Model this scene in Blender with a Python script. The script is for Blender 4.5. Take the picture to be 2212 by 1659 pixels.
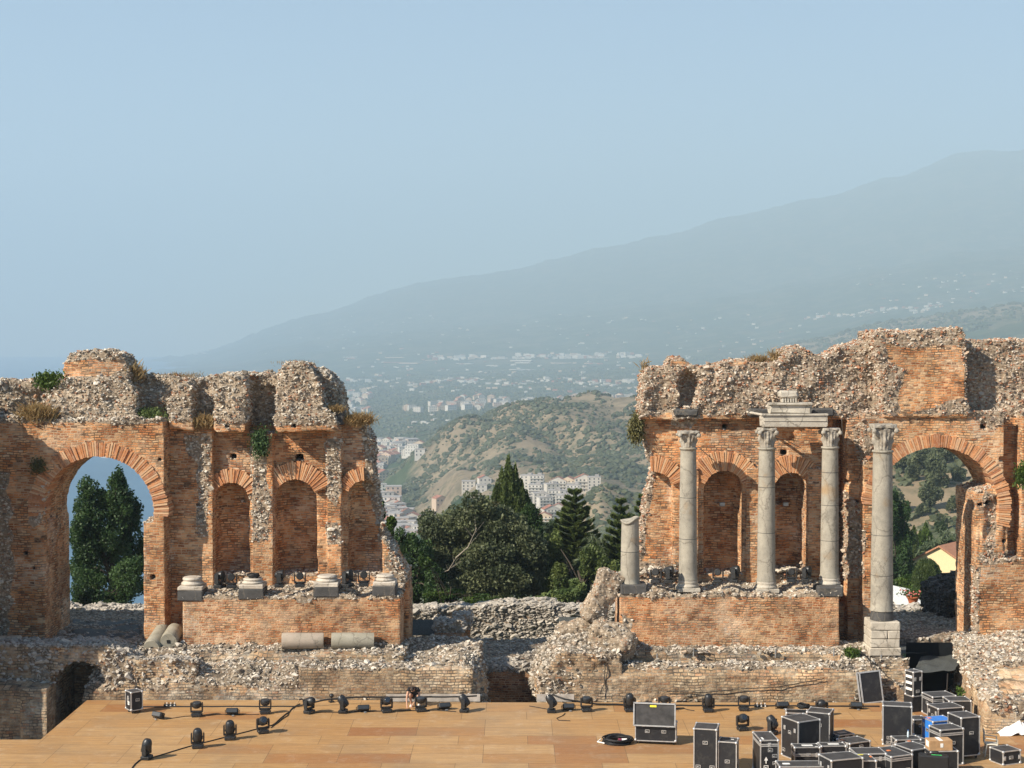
import bpy, bmesh, math, random
import numpy as np
from mathutils import Vector, Matrix, Quaternion

# ------------------------------------------------------------------ camera, world, sun, exposure
for o in list(bpy.data.objects): bpy.data.objects.remove(o)
scene = bpy.context.scene
COL = scene.collection
R = math.radians
F, CX, CY, HZ, CAMZ = 3300.0, 1106.0, 829.5, 735.0, 15.0     # focal length etc. in pixels of a 2212 px wide picture
TH = math.atan((CY-HZ)/F)
cam_d = bpy.data.cameras.new('camera'); cam = bpy.data.objects.new('camera', cam_d); COL.objects.link(cam)
cam.location = (0, 0, CAMZ); cam.rotation_euler = (math.pi/2-TH, 0, 0)
cam_d.sensor_width = 36; cam_d.lens = 36*F/2212; cam_d.clip_start = 1; cam_d.clip_end = 60000
scene.camera = cam
SUN_E = R(36); SUN_D = Vector((-0.84*math.cos(SUN_E), -0.5426*math.cos(SUN_E), math.sin(SUN_E)))
world = bpy.data.worlds.new('World'); scene.world = world; world.use_nodes = True
wn = world.node_tree.nodes; bg = wn['Background']
sky = wn.new('ShaderNodeTexSky'); sky.sky_type = 'NISHITA'; sky.sun_disc = False
sky.sun_elevation = SUN_E; sky.sun_rotation = math.atan2(SUN_D.x, SUN_D.y)
sky.air_density = 1.0; sky.dust_density = .1; sky.ozone_density = 5.0; sky.altitude = 200
world.node_tree.links.new(sky.outputs[0], bg.inputs[0]); bg.inputs[1].default_value = 0.075
sd = bpy.data.lights.new('sun', 'SUN'); sun = bpy.data.objects.new('sun', sd); COL.objects.link(sun)
sd.energy = 5.0; sd.angle = R(0.5); sd.color = (1.0, 0.90, 0.76)
sun.rotation_euler = SUN_D.to_track_quat('Z', 'Y').to_euler(); sun.location = (-60, -30, 60)
scene.view_settings.view_transform = 'Standard'; scene.view_settings.look = 'None'
scene.view_settings.exposure = 0.80; scene.view_settings.gamma = 1
scene.view_settings.use_curve_mapping = False
scene.render.engine = 'CYCLES'
HAZE = 0.00015

# ------------------------------------------------------------------ picture <-> place
cth, sth = math.cos(TH), math.sin(TH)
def W(px, py, Y):
    u = (px-CX)/F; v = -(py-CY)/F
    d = (u, cth+v*sth, -sth+v*cth); s = Y/d[1]
    return (u*s, Y, CAMZ+d[2]*s)
def G(px, py, z=0.0):
    u = (px-CX)/F; v = -(py-CY)/F
    d = (u, cth+v*sth, -sth+v*cth); s = (z-CAMZ)/d[2]
    return (u*s, d[1]*s, z)
def proj(X, Y, Z):
    dz = Z-CAMZ
    f = Y*cth-dz*sth; up = Y*sth+dz*cth
    return CX+F*X/f, CY-F*up/f
rnd = random.Random(7)
rs = np.random.RandomState(11)

# ------------------------------------------------------------------ object helpers
def link(o, parent=None):
    COL.objects.link(o)
    if parent: o.parent = parent
    return o
def tag(o, label=None, cat=None, group=None, kind=None):
    if label: o['label'] = label
    if cat: o['category'] = cat
    if group: o['group'] = group
    if kind: o['kind'] = kind
    return o
def empty(name, loc=(0, 0, 0), rz=0.0, label=None, cat=None, group=None):
    o = bpy.data.objects.new(name, None); o.location = loc; o.rotation_euler = (0, 0, rz); o.empty_display_size = .3
    COL.objects.link(o); return tag(o, label, cat, group)
def kids(o): return [c for c in bpy.data.objects if c.parent == o]
def copy_tree(o, loc=None, rz=None, label=None, group=None, scale=None, memo={}):
    def rec(a, par):
        c = a.copy(); COL.objects.link(c)
        if par: c.parent = par
        for ch in memo.setdefault(a.name, [x.name for x in kids(a)]): rec(bpy.data.objects[ch], c)
        return c
    c = rec(o, None)
    if loc is not None: c.location = loc
    if rz is not None: c.rotation_euler = (0, 0, rz)
    if scale is not None: c.scale = (scale,)*3 if not hasattr(scale, '__len__') else scale
    if label: c['label'] = label
    if group: c['group'] = group
    return c
def mesh_np(name, V, T=None, Q=None, mats=(), mi=None, attrs=None, smooth=False, parent=None):
    """V (n,3); T (t,3) triangles, Q (q,4) quads; mi material indices (tris first)."""
    me = bpy.data.meshes.new(name)
    T = np.zeros((0, 3), np.int32) if T is None else np.asarray(T, np.int32)
    Q = np.zeros((0, 4), np.int32) if Q is None else np.asarray(Q, np.int32)
    V = np.asarray(V, np.float32)
    me.vertices.add(len(V)); me.vertices.foreach_set('co', V.ravel())
    nl = T.size+Q.size; me.loops.add(nl)
    me.loops.foreach_set('vertex_index', np.concatenate([T.ravel(), Q.ravel()]))
    st = np.concatenate([np.arange(len(T))*3, len(T)*3+np.arange(len(Q))*4]).astype(np.int32)
    me.polygons.add(len(st)); me.polygons.foreach_set('loop_start', st)
    for m in mats: me.materials.append(m)
    if mi is not None: me.polygons.foreach_set('material_index', np.asarray(mi, np.int32))
    me.update(calc_edges=True)
    me.polygons.foreach_set('use_smooth', np.full(len(st), smooth, bool))
    if attrs:
        for k, a in attrs.items():
            at = me.attributes.new(k, 'FLOAT', 'POINT'); at.data.foreach_set('value', np.asarray(a, np.float32))
    me.validate()
    return link(bpy.data.objects.new(name, me), parent)

class MB:
    """collects simple solids into one mesh"""
    def __init__(s): s.v = []; s.f = []; s.m = []; s.r = []; s.sm = []
    def add(s, vs, fs, m=0, r=None, smooth=False, M=None):
        b = len(s.v); r = rnd.random() if r is None else r
        for v in vs:
            v = Vector(v)
            if M is not None: v = M @ v
            s.v.append(tuple(v)); s.r.append(r)
        for f in fs: s.f.append(tuple(b+i for i in f)); s.m.append(m); s.sm.append(smooth)
    def box(s, c, d, m=0, rz=0, r=None, M=None, ch=0.0, jit=0.0):
        hx, hy, hz = d[0]/2, d[1]/2, d[2]/2
        if ch > 0:
            vs = []; hs = (hx, hy, hz)
            for sx in (-1, 1):
                for sy in (-1, 1):
                    for sz in (-1, 1):
                        for ax in range(3):
                            p = [sx*(hx-ch), sy*(hy-ch), sz*(hz-ch)]; p[ax] = (sx, sy, sz)[ax]*hs[ax]; vs.append(p)
            ix = lambda sx, sy, sz, ax: ((sx > 0)*4+(sy > 0)*2+(sz > 0))*3+ax
            fs = []
            for ax in range(3):
                a, b = [(1, 2), (0, 2), (0, 1)][ax]
                for s0 in (-1, 1):
                    q = []
                    for (p1, p2) in ((-1, -1), (1, -1), (1, 1), (-1, 1)):
                        k = [0, 0, 0]; k[ax] = s0; k[a] = p1; k[b] = p2; q.append(ix(*k, ax))
                    if (s0 > 0) == (ax == 1): q.reverse()
                    fs.append(q)
            for ax in range(3):
                a, b = [(1, 2), (0, 2), (0, 1)][ax]
                for s1 in (-1, 1):
                    for s2 in (-1, 1):
                        k0 = [0, 0, 0]; k1 = [0, 0, 0]
                        k0[ax] = -1; k1[ax] = 1
                        for k in (k0, k1): k[a] = s1; k[b] = s2
                        fs.append([ix(*k0, a), ix(*k1, a), ix(*k1, b), ix(*k0, b)])
            for sx in (-1, 1):
                for sy in (-1, 1):
                    for sz in (-1, 1): fs.append([ix(sx, sy, sz, 0), ix(sx, sy, sz, 1), ix(sx, sy, sz, 2)])
        else:
            vs = [(x, y, z) for x in (-hx, hx) for y in (-hy, hy) for z in (-hz, hz)]
            fs = [(0, 1, 3, 2), (4, 6, 7, 5), (0, 4, 5, 1), (2, 3, 7, 6), (0, 2, 6, 4), (1, 5, 7, 3)]
        if jit: vs = [[c_+rnd.uniform(-jit, jit) for c_ in v] for v in vs]
        T = Matrix.Translation(c) @ Matrix.Rotation(rz, 4, 'Z')
        if M is not None: T = M @ T
        s.add(vs, fs, m, r, False, T)
    def tube(s, pts, rad, n=6, m=0, cap=True, r=None, M=None, smooth=True):
        pts = [Vector(p) for p in pts]; rads = rad if hasattr(rad, '__len__') else [rad]*len(pts)
        vs = []; fs = []; a = None
        for i, p in enumerate(pts):
            t = (pts[min(i+1, len(pts)-1)]-pts[max(i-1, 0)])
            t = t.normalized() if t.length > 1e-9 else Vector((0, 0, 1))
            if a is None: a = t.orthogonal().normalized()
            else:
                a = (a-t*a.dot(t)); a = a.normalized() if a.length > 1e-6 else t.orthogonal().normalized()
            b = t.cross(a)
            for k in range(n):
                an = 2*math.pi*k/n; vs.append(p+(a*math.cos(an)+b*math.sin(an))*rads[i])
        for i in range(len(pts)-1):
            for k in range(n): fs.append((i*n+k, i*n+(k+1) % n, (i+1)*n+(k+1) % n, (i+1)*n+k))
        s.add(vs, fs, m, r, smooth, M)
        if cap:
            s.add(vs[:n], [tuple(range(n))[::-1]], m, r, False, M); s.add(vs[-n:], [tuple(range(n))], m, r, False, M)
    def lathe(s, prof, n=24, m=0, c=(0, 0, 0), M=None, smooth=True, r=None, cap=True, jit=0.0):
        vs = []; fs = []
        for (rr, z) in prof:
            for k in range(n):
                a = 2*math.pi*k/n; q = rr*(1+rnd.uniform(-jit, jit)); vs.append((c[0]+q*math.cos(a), c[1]+q*math.sin(a), c[2]+z))
        for i in range(len(prof)-1):
            for k in range(n): fs.append((i*n+k, i*n+(k+1) % n, (i+1)*n+(k+1) % n, (i+1)*n+k))
        s.add(vs, fs, m, r, smooth, M)
        if cap: s.add(vs[:n], [tuple(range(n))[::-1]], m, r, False, M); s.add(vs[-n:], [tuple(range(n))], m, r, False, M)
    def ball(s, c, rad, m=0, n=10, k=6, M=None, r=None):
        rad = (rad,)*3 if not hasattr(rad, '__len__') else rad
        vs = [(c[0], c[1], c[2]-rad[2])]; fs = []
        for i in range(1, k):
            ph = math.pi*i/k
            for j in range(n):
                a = 2*math.pi*j/n; vs.append((c[0]+rad[0]*math.sin(ph)*math.cos(a), c[1]+rad[1]*math.sin(ph)*math.sin(a), c[2]-rad[2]*math.cos(ph)))
        vs.append((c[0], c[1], c[2]+rad[2])); L = len(vs)-1
        for j in range(n): fs.append((0, 1+(j+1) % n, 1+j)); fs.append((L, 1+(k-2)*n+j, 1+(k-2)*n+(j+1) % n))
        for i in range(k-2):
            for j in range(n): fs.append((1+i*n+j, 1+i*n+(j+1) % n, 1+(i+1)*n+(j+1) % n, 1+(i+1)*n+j))
        s.add(vs, fs, m, r, True, M)
    def prism(s, poly, y0, y1, m=0, M=None, r=None):
        """poly in XZ, extruded in Y"""
        n = len(poly); vs = [(x, y0, z) for x, z in poly]+[(x, y1, z) for x, z in poly]
        fs = [tuple(range(n)), tuple(range(2*n-1, n-1, -1))]+[(i, i+n, (i+1) % n+n, (i+1) % n) for i in range(n)]
        s.add(vs, fs, m, r, False, M)
    def build(s, name, mats, parent=None):
        me = bpy.data.meshes.new(name); me.from_pydata(s.v, [], s.f)
        for m in (mats if isinstance(mats, (list, tuple)) else [mats]): me.materials.append(m)
        me.polygons.foreach_set('material_index', s.m); me.polygons.foreach_set('use_smooth', s.sm)
        at = me.attributes.new('rnd', 'FLOAT', 'POINT'); at.data.foreach_set('value', s.r)
        me.update(); bm = bmesh.new(); bm.from_mesh(me); bmesh.ops.recalc_face_normals(bm, faces=bm.faces); bm.to_mesh(me); bm.free()
        return link(bpy.data.objects.new(name, me), parent)

# ------------------------------------------------------------------ numpy noise, SDF, surface nets
_tab = rs.rand(64, 64, 64).astype(np.float32)
def vnoise(X, Y, Z, s, seed=0):
    x = X/s+seed*17.3+100; y = Y/s+seed*5.7+100; z = Z/s+seed*9.1+100
    xi = np.floor(x).astype(np.int32); yi = np.floor(y).astype(np.int32); zi = np.floor(z).astype(np.int32)
    fx = (x-xi).astype(np.float32); fy = (y-yi).astype(np.float32); fz = (z-zi).astype(np.float32)
    fx = fx*fx*(3-2*fx); fy = fy*fy*(3-2*fy); fz = fz*fz*(3-2*fz)
    a, b, c = xi & 63, yi & 63, zi & 63; a1, b1, c1 = (a+1) & 63, (b+1) & 63, (c+1) & 63
    t = _tab
    v = ((t[a, b, c]*(1-fx)+t[a1, b, c]*fx)*(1-fy)+(t[a, b1, c]*(1-fx)+t[a1, b1, c]*fx)*fy)*(1-fz) \
        + ((t[a, b, c1]*(1-fx)+t[a1, b, c1]*fx)*(1-fy)+(t[a, b1, c1]*(1-fx)+t[a1, b1, c1]*fx)*fy)*fz
    return v*2-1
def fbm(X, Y, Z, s, o=3, seed=0):
    r = 0; a = 1.0; n = 0
    for i in range(o): r = r+a*vnoise(X, Y, Z, s, seed+i); n += a; a *= .5; s *= .5
    return r/n
def poly_sdf(poly, X, Z):
    P = np.array(poly, np.float32); n = len(P); d = np.full(X.shape, 1e9, np.float32); ins = np.zeros(X.shape, bool)
    for i in range(n):
        a = P[i]; b = P[(i+1) % n]; ex, ez = b-a; wx = X-a[0]; wz = Z-a[1]
        t = np.clip((wx*ex+wz*ez)/max(ex*ex+ez*ez, 1e-9), 0, 1)
        d = np.minimum(d, (wx-ex*t)**2+(wz-ez*t)**2)
        c = (a[1] > Z) != (b[1] > Z)
        if abs(ez) > 1e-9: ins ^= c & (X < (b[0]-a[0])*(Z-a[1])/ez+a[0])
    return np.where(ins, -1, 1)*np.sqrt(d)
def grid(b, h):
    ax = [np.arange(b[i], b[i+1]+h, h, dtype=np.float32) for i in (0, 2, 4)]
    X, Y, Z = np.meshgrid(*ax, indexing='ij', sparse=True)
    return ax, X, Y, Z
def sbox(X, Y, Z, x0, x1, y0, y1, z0, z1):
    return np.maximum(np.maximum(np.maximum(x0-X, X-x1), np.maximum(y0-Y, Y-y1)), np.maximum(z0-Z, Z-z1))
def surface_nets(f, ax, h):
    o = np.array([a[0] for a in ax], np.float32)
    ins = f < 0; nx, ny, nz = f.shape
    c = ins.astype(np.int8)
    s = c[:-1, :-1, :-1]+c[1:, :-1, :-1]+c[:-1, 1:, :-1]+c[1:, 1:, :-1]+c[:-1, :-1, 1:]+c[1:, :-1, 1:]+c[:-1, 1:, 1:]+c[1:, 1:, 1:]
    act = np.argwhere((s > 0) & (s < 8)); idx = np.full((nx-1, ny-1, nz-1), -1, np.int32)
    idx[act[:, 0], act[:, 1], act[:, 2]] = np.arange(len(act))
    acc = np.zeros((len(act), 3), np.float32); cnt = np.zeros(len(act), np.float32)
    cor = [(i, j, k) for i in (0, 1) for j in (0, 1) for k in (0, 1)]
    val = {q: f[act[:, 0]+q[0], act[:, 1]+q[1], act[:, 2]+q[2]] for q in cor}
    for q in cor:
        for a in range(3):
            if q[a] == 0:
                q2 = list(q); q2[a] = 1; q2 = tuple(q2); v0, v1 = val[q], val[q2]
                m = (v0 < 0) != (v1 < 0); t = np.where(m, v0/np.where(m, v0-v1, 1), 0)
                p = np.tile(np.array(q, np.float32), (len(act), 1)); p[:, a] = t
                acc += p*m[:, None]; cnt += m
    V = (act+acc/cnt[:, None])*h+o
    Q = []
    for a in range(3):
        sl0 = [slice(None)]*3; sl1 = [slice(None)]*3; sl0[a] = slice(0, -1); sl1[a] = slice(1, None)
        d = ins[tuple(sl0)] != ins[tuple(sl1)]
        e = np.argwhere(d); b, g = [(1, 2), (2, 0), (0, 1)][a]
        e = e[(e[:, b] > 0) & (e[:, g] > 0) & (e[:, b] < f.shape[b]-1) & (e[:, g] < f.shape[g]-1)]
        st = ins[e[:, 0], e[:, 1], e[:, 2]]
        def cell(db, dg):
            q = e.copy(); q[:, b] += db; q[:, g] += dg; return idx[q[:, 0], q[:, 1], q[:, 2]]
        q = np.stack([cell(-1, -1), cell(0, -1), cell(0, 0), cell(-1, 0)], 1)
        q[~st] = q[~st][:, ::-1]; Q.append(q)
    return V.astype(np.float32), np.concatenate(Q)
def vnormals(V, Q):
    a = V[Q[:, 2]]-V[Q[:, 0]]; b = V[Q[:, 3]]-V[Q[:, 1]]; n = np.cross(a, b)
    N = np.zeros_like(V)
    for k in range(4): np.add.at(N, Q[:, k], n)
    return N/np.maximum(np.linalg.norm(N, axis=1, keepdims=True), 1e-9)
# rock templates
def _rocks(nt=10):
    out = []
    for t in range(nt):
        bm = bmesh.new()
        for i in range(11):
            v = Vector((rnd.gauss(0, 1), rnd.gauss(0, 1), rnd.gauss(0, 1))).normalized()
            bm.verts.new((v.x*1.0, v.y*rnd.uniform(.7, 1), v.z*.62))
        r = bmesh.ops.convex_hull(bm, input=bm.verts)
        bmesh.ops.delete(bm, geom=[e for e in r['geom_interior'] if isinstance(e, bmesh.types.BMVert)], context='VERTS')
        bmesh.ops.triangulate(bm, faces=bm.faces); bm.verts.index_update()
        out.append((np.array([v.co[:] for v in bm.verts], np.float32), np.array([[v.index for v in f.verts] for f in bm.faces], np.int32)))
        bm.free()
    return out
ROCKS = _rocks()
def stones(P, N, size, flat=.7, sink=.2):
    """rock meshes at points P, pushed along N; returns V,T,rnd"""
    Vs = []; Ts = []; Rs = []; b = 0
    n = len(P); tid = rs.randint(0, len(ROCKS), n)
    for t in range(len(ROCKS)):
        m = np.where(tid == t)[0]
        if not len(m): continue
        rv, rt = ROCKS[t]; k = len(m)
        ang = rs.rand(k)*6.283; ca, sa = np.cos(ang), np.sin(ang)
        tl = (rs.rand(k, 2)-.5)*.6
        sc = size[m][:, None]*np.stack([.9+rs.rand(k)*.55, .8+rs.rand(k)*.4, flat*(.95+rs.rand(k)*.6)], 1)
        v = rv[None]*sc[:, None, :]
        x = v[..., 0]*ca[:, None]-v[..., 1]*sa[:, None]; y = v[..., 0]*sa[:, None]+v[..., 1]*ca[:, None]; z = v[..., 2]
        z = z+x*tl[:, :1]; x = x+y*0; y2 = y+z*tl[:, 1:]*.5
        v = np.stack([x, y2, z], -1)+(P[m]+N[m]*(size[m]*(rs.rand(k)*.42-sink))[:, None])[:, None]
        Vs.append(v.reshape(-1, 3)); T = rt[None]+(np.arange(k)*len(rv))[:, None, None]+b
        Ts.append(T.reshape(-1, 3)); Rs.append(np.repeat(rs.rand(k), len(rv))); b += k*len(rv)
    return np.concatenate(Vs), np.concatenate(Ts), np.concatenate(Rs)
def ruin(name, bounds, h, field, rubf, mats, parent=None, dens=1.0, ssize=(.035, .10), amp=.035, rubamp=.09, toprub=.0, flat=.95, seed=0, vert=1.0):
    """masonry mass: SDF surface, broken stones scattered where rubf says rubble"""
    ax, X, Y, Z = grid(bounds, h)
    f = np.broadcast_to(field(X, Y, Z), (len(ax[0]), len(ax[1]), len(ax[2]))).astype(np.float32).copy()
    I = np.argwhere(np.abs(f) < .45)
    x, y, z = ax[0][I[:, 0]], ax[1][I[:, 1]], ax[2][I[:, 2]]
    rb = rubf(x, y, z)
    n1 = fbm(x, y, z, .55, 3, seed); n2 = vnoise(x, y, z, .17, seed+5)
    f[I[:, 0], I[:, 1], I[:, 2]] += amp*n1*(1-rb)+rb*(rubamp*n1*1.6+.04*n2)+.012*n2
    for a in range(3):     # close at the bounds
        s0 = [slice(None)]*3; s0[a] = 0; f[tuple(s0)] = 1; s0[a] = -1; f[tuple(s0)] = 1
    V, Q = surface_nets(f, ax, h); N = vnormals(V, Q)
    rub = np.clip(rubf(V[:, 0], V[:, 1], V[:, 2]), 0, 1)
    if toprub: rub = np.maximum(rub, np.clip((N[:, 2]-.45)*4, 0, 1)*toprub)
    pr = rub*dens*h*h*70*(0.3+0.7*(N[:, 1] < .3))*(((N[:, 1] < .55)) | (N[:, 2] > .2))
    if vert < 1:
        lumpy = np.clip((vnoise(V[:, 0], V[:, 1], V[:, 2], .9, seed+3)-.1)*5, 0, 1); steep = np.clip((.55-N[:, 2])*4, 0, 1); kf = 1-steep*(1-np.maximum(lumpy*.9, vert)); pr = pr*kf; rub = rub*(1-steep*(1-np.maximum(lumpy, vert*1.3)).clip(0, 1))
    sel = np.where(rs.rand(len(V)) < pr)[0]
    rndv = np.zeros(len(V), np.float32)
    if len(sel):
        size = ssize[0]+(ssize[1]-ssize[0])*rs.rand(len(sel))**2.2
        size = size*np.where(rs.rand(len(sel)) < .04, 1.7, 1.0)
        SV, ST, SR = stones(V[sel], N[sel], size.astype(np.float32), flat)
    else: SV = np.zeros((0, 3)); ST = np.zeros((0, 3), int); SR = np.zeros(0)
    nv = len(V)
    return mesh_np(name, np.concatenate([V, SV]), ST+nv, Q, mats, np.concatenate([np.ones(len(ST)), np.zeros(len(Q))]),
                   {'rub': np.concatenate([rub, np.ones(len(SV))]), 'rnd': np.concatenate([rndv, SR])}, parent=parent)
# ------------------------------------------------------------------ materials
class NT:
    def __init__(s, name):
        s.m = bpy.data.materials.new(name); s.m.use_nodes = True; s.t = s.m.node_tree; s.b = s.t.nodes['Principled BSDF']
    def n(s, typ, **k):
        nd = s.t.nodes.new('ShaderNode'+typ)
        for a, v in k.items():
            if a.startswith('i_'):
                key = a[2:]; key = int(key) if key.isdigit() else key.replace('_', ' ')
                if hasattr(v, 'is_output') or isinstance(v, bpy.types.NodeSocket): s.t.links.new(v, nd.inputs[key])
                else: nd.inputs[key].default_value = v
            else: setattr(nd, a, v)
        return nd
    def l(s, a, b): s.t.links.new(a, b)
    def math(s, op, a, b=0.0, c=0.0, clamp=False):
        nd = s.t.nodes.new('ShaderNodeMath'); nd.operation = op; nd.use_clamp = clamp
        for i, v in enumerate((a, b, c)):
            if isinstance(v, bpy.types.NodeSocket): s.l(v, nd.inputs[i])
            else: nd.inputs[i].default_value = v
        return nd.outputs[0]
    def mix(s, f, a, b, bt='MIX'):
        nd = s.t.nodes.new('ShaderNodeMix'); nd.data_type = 'RGBA'; nd.blend_type = bt
        for k, v in ((0, f), (6, a), (7, b)):
            if isinstance(v, bpy.types.NodeSocket): s.l(v, nd.inputs[k])
            else: nd.inputs[k].default_value = v if k == 0 else (*v, 1)
        return nd.outputs[2]
    def ramp(s, f, stops, interp='LINEAR'):
        nd = s.t.nodes.new('ShaderNodeValToRGB'); cr = nd.color_ramp; cr.interpolation = interp
        while len(cr.elements) < len(stops): cr.elements.new(.5)
        for e, (p, c) in zip(cr.elements, stops): e.position = p; e.color = (*c, 1) if len(c) == 3 else c
        s.l(f, nd.inputs[0]); return nd.outputs[0]
    def noise(s, vec, scale, det=4, rough=.6, out=0, dist=0):
        nd = s.n('TexNoise', i_Scale=scale, i_Detail=det, i_Roughness=rough, i_Distortion=dist)
        if vec is not None: s.l(vec, nd.inputs['Vector'])
        return nd.outputs[out]
    def attr(s, name): return s.n('Attribute', attribute_name=name).outputs['Fac']
    def rampf(s, f, a, b, lo=0.0, hi=1.0):
        nd = s.n('MapRange', i_1=a, i_2=b, i_3=lo, i_4=hi); s.l(f, nd.inputs[0]); return nd.outputs[0]
    def bump(s, h, st=.5, d=.02):
        nd = s.n('Bump', i_Strength=st, i_Distance=d); s.l(h, nd.inputs['Height']); s.l(nd.outputs[0], s.b.inputs['Normal'])
    def done(s, col=None, rough=.85, metal=0.0, spec=.3):
        if col is not None:
            if isinstance(col, bpy.types.NodeSocket): s.l(col, s.b.inputs['Base Color'])
            else: s.b.inputs['Base Color'].default_value = (*col, 1)
        if isinstance(rough, bpy.types.NodeSocket): s.l(rough, s.b.inputs['Roughness'])
        else: s.b.inputs['Roughness'].default_value = rough
        s.b.inputs['Metallic'].default_value = metal; s.b.inputs['Specular IOR Level'].default_value = spec
        return s.m
def flat(name, col, rough=.6, metal=0.0, spec=.4, nz=.15, sc=8.0):
    t = NT(name); p = t.n('NewGeometry').outputs['Position']
    n = t.noise(p, sc, 3); c = t.mix(t.rampf(n, .3, .7), tuple(x*(1-nz) for x in col), tuple(min(1, x*(1+nz)) for x in col))
    return t.done(c, rough, metal, spec)
BR = [(0, (.28, .105, .045)), (.2, (.48, .205, .085)), (.42, (.61, .285, .12)), (.62, (.66, .37, .18)), (.8, (.66, .47, .29)), (.93, (.38, .20, .11)), (1, (.14, .08, .05))]
ST = [(0, (.14, .12, .10)), (.2, (.28, .235, .18)), (.48, (.54, .48, .39)), (.74, (.68, .62, .52)), (.87, (.36, .28, .19)), (.95, (.38, .18, .10)), (1, (.28, .13, .07))]
def box_uv(t):
    g = t.n('NewGeometry'); p = g.outputs['Position']; nn = t.n('SeparateXYZ'); t.l(g.outputs['True Normal'], nn.inputs[0])
    ps = t.n('SeparateXYZ'); t.l(p, ps.inputs[0])
    side = t.math('GREATER_THAN', t.math('ABSOLUTE', nn.outputs[0]), t.math('ABSOLUTE', nn.outputs[1]))
    w = t.noise(p, 1.6, 2); wob = t.math('MULTIPLY', t.math('SUBTRACT', w, .5), .16)
    w2 = t.noise(p, 5.0, 1); wob2 = t.math('MULTIPLY', t.math('SUBTRACT', w2, .5), .035)
    u = t.n('Mix', data_type='FLOAT'); t.l(side, u.inputs[0]); t.l(ps.outputs[0], u.inputs[2]); t.l(ps.outputs[1], u.inputs[3])
    c = t.n('CombineXYZ'); t.l(t.math('ADD', u.outputs[0], wob2), c.inputs[0])
    t.l(t.math('ADD', t.math('ADD', ps.outputs[2], wob), wob2), c.inputs[1]); return p, c.outputs[0]
def ruin_mat(name, ramp=BR, mortar=(.54, .39, .25), stone=ST, row=.108, bw=.30, pale=.25, palec=(.60, .47, .33), black=.0, rubbase=(.40, .33, .25), mort=.018):
    t = NT(name); p, uv = box_uv(t)
    b = t.n('TexBrick', i_Color1=(0, 0, 0, 1), i_Color2=(1, 1, 1, 1), i_Mortar=(.5, .5, .5, 1), i_Scale=1.0, i_Mortar_Size=mort, i_Mortar_Smooth=.25, i_Bias=0.0, i_Brick_Width=bw, i_Row_Height=row)
    t.l(uv, b.inputs['Vector']); b.offset = .47; b.squash = .75; b.squash_frequency = 3
    big = t.noise(p, .55, 4, .65); fine = t.noise(p, 9, 3, .7)
    rv = t.math('ADD', b.outputs['Color'], t.math('MULTIPLY', t.math('SUBTRACT', big, .5), .5), clamp=True)
    bc = t.ramp(rv, ramp)
    bc = t.mix(t.rampf(fine, .45, .8, 0, .45), bc, tuple(c*1.25 for c in mortar))
    jc = t.mix(t.rampf(t.noise(p, 1.3, 3, .6), .42, .58), tuple(c*.32 for c in mortar), tuple(c*1.12 for c in mortar))  # joints partly pale mortar, partly darkened to imitate shadowed gaps
    bc = t.mix(b.outputs['Fac'], bc, jc)
    bc = t.mix(t.math('MULTIPLY', t.rampf(t.noise(p, .9, 5, .7), .48, .68), pale), bc, palec)
    vp = t.n('TexVoronoi', i_Scale=.55, i_Randomness=1.0); dv = t.n('VectorMath', operation='MULTIPLY_ADD'); t.l(t.noise(p, 1.5, 3, .6, out=1), dv.inputs[0]); dv.inputs[1].default_value = (1.2, 1.2, 1.2); t.l(p, dv.inputs[2]); t.l(dv.outputs[0], vp.inputs['Vector'])
    pc = t.ramp(t.n('SeparateColor', i_0=vp.outputs['Color']).outputs[1], [(0, (.82, .80, .80)), (.3, (1.0, 1.0, 1.0)), (.55, (1.08, 1.12, 1.2)), (.75, (1.1, .98, .9)), (.9, (.95, 1.08, 1.3))], 'CONSTANT'); bc = t.mix(.8, bc, pc, 'MULTIPLY')
    # rubble ground between the scattered stones
    v = t.n('TexVoronoi', i_Scale=7.5, i_Randomness=1.0); t.l(p, v.inputs['Vector'])
    rc = t.ramp(t.n('SeparateColor', i_0=v.outputs['Color']).outputs[0], stone)
    rc = t.mix(t.rampf(v.outputs['Distance'], .35, .65), rc, tuple(c*.55 for c in rubbase))
    rc = t.mix(.45, rc, rubbase)
    rub = t.rampf(t.math('ADD', t.attr('rub'), t.math('MULTIPLY', t.math('SUBTRACT', t.noise(p, 3, 4, .7), .5), .7)), .42, .58)
    c = t.mix(rub, bc, rc)
    ns = t.noise(p, 2.2, 6, .75)
    c = t.mix(1.0, c, t.mix(t.rampf(t.noise(p, .45, 4, .65), .3, .7), (.66, .62, .58), (1.30, 1.22, 1.12)), 'MULTIPLY')
    c = t.mix(t.rampf(ns, .55-.12*black, .78-.12*black, 0, .25+.6*black), c, (.085, .07, .055))
    h = t.math('ADD', t.math('MULTIPLY', b.outputs['Fac'], -1.0), t.math('MULTIPLY', fine, .9))
    h = t.math('ADD', h, t.math('MULTIPLY', b.outputs['Color'], .5))
    t.bump(h, 1.0, .05); return t.done(c, .93, 0, .15)
def stone_mat(name, ramp=ST, dark=.2):
    t = NT(name); p = t.n('NewGeometry').outputs['Position']
    c = t.ramp(t.attr('rnd'), ramp)
    n = t.noise(p, 14, 4, .7)
    c = t.mix(t.rampf(n, .45, .75, 0, .45), c, tuple(x*.6 for x in (.35, .30, .24)))
    c = t.mix(t.rampf(t.noise(p, 2.4, 5, .75), .52, .72, 0, dark), c, (.10, .085, .07))
    t.bump(n, .5, .02); return t.done(c, .92, 0, .15)
M = {}
M['brick'] = ruin_mat('weathered_orange_brick'); M['stone'] = stone_mat('broken_stone')
RED = [(0, (.16, .07, .05)), (.3, (.34, .14, .06)), (.6, (.44, .20, .09)), (.85, (.50, .30, .18)), (1, (.30, .20, .14))]
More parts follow.
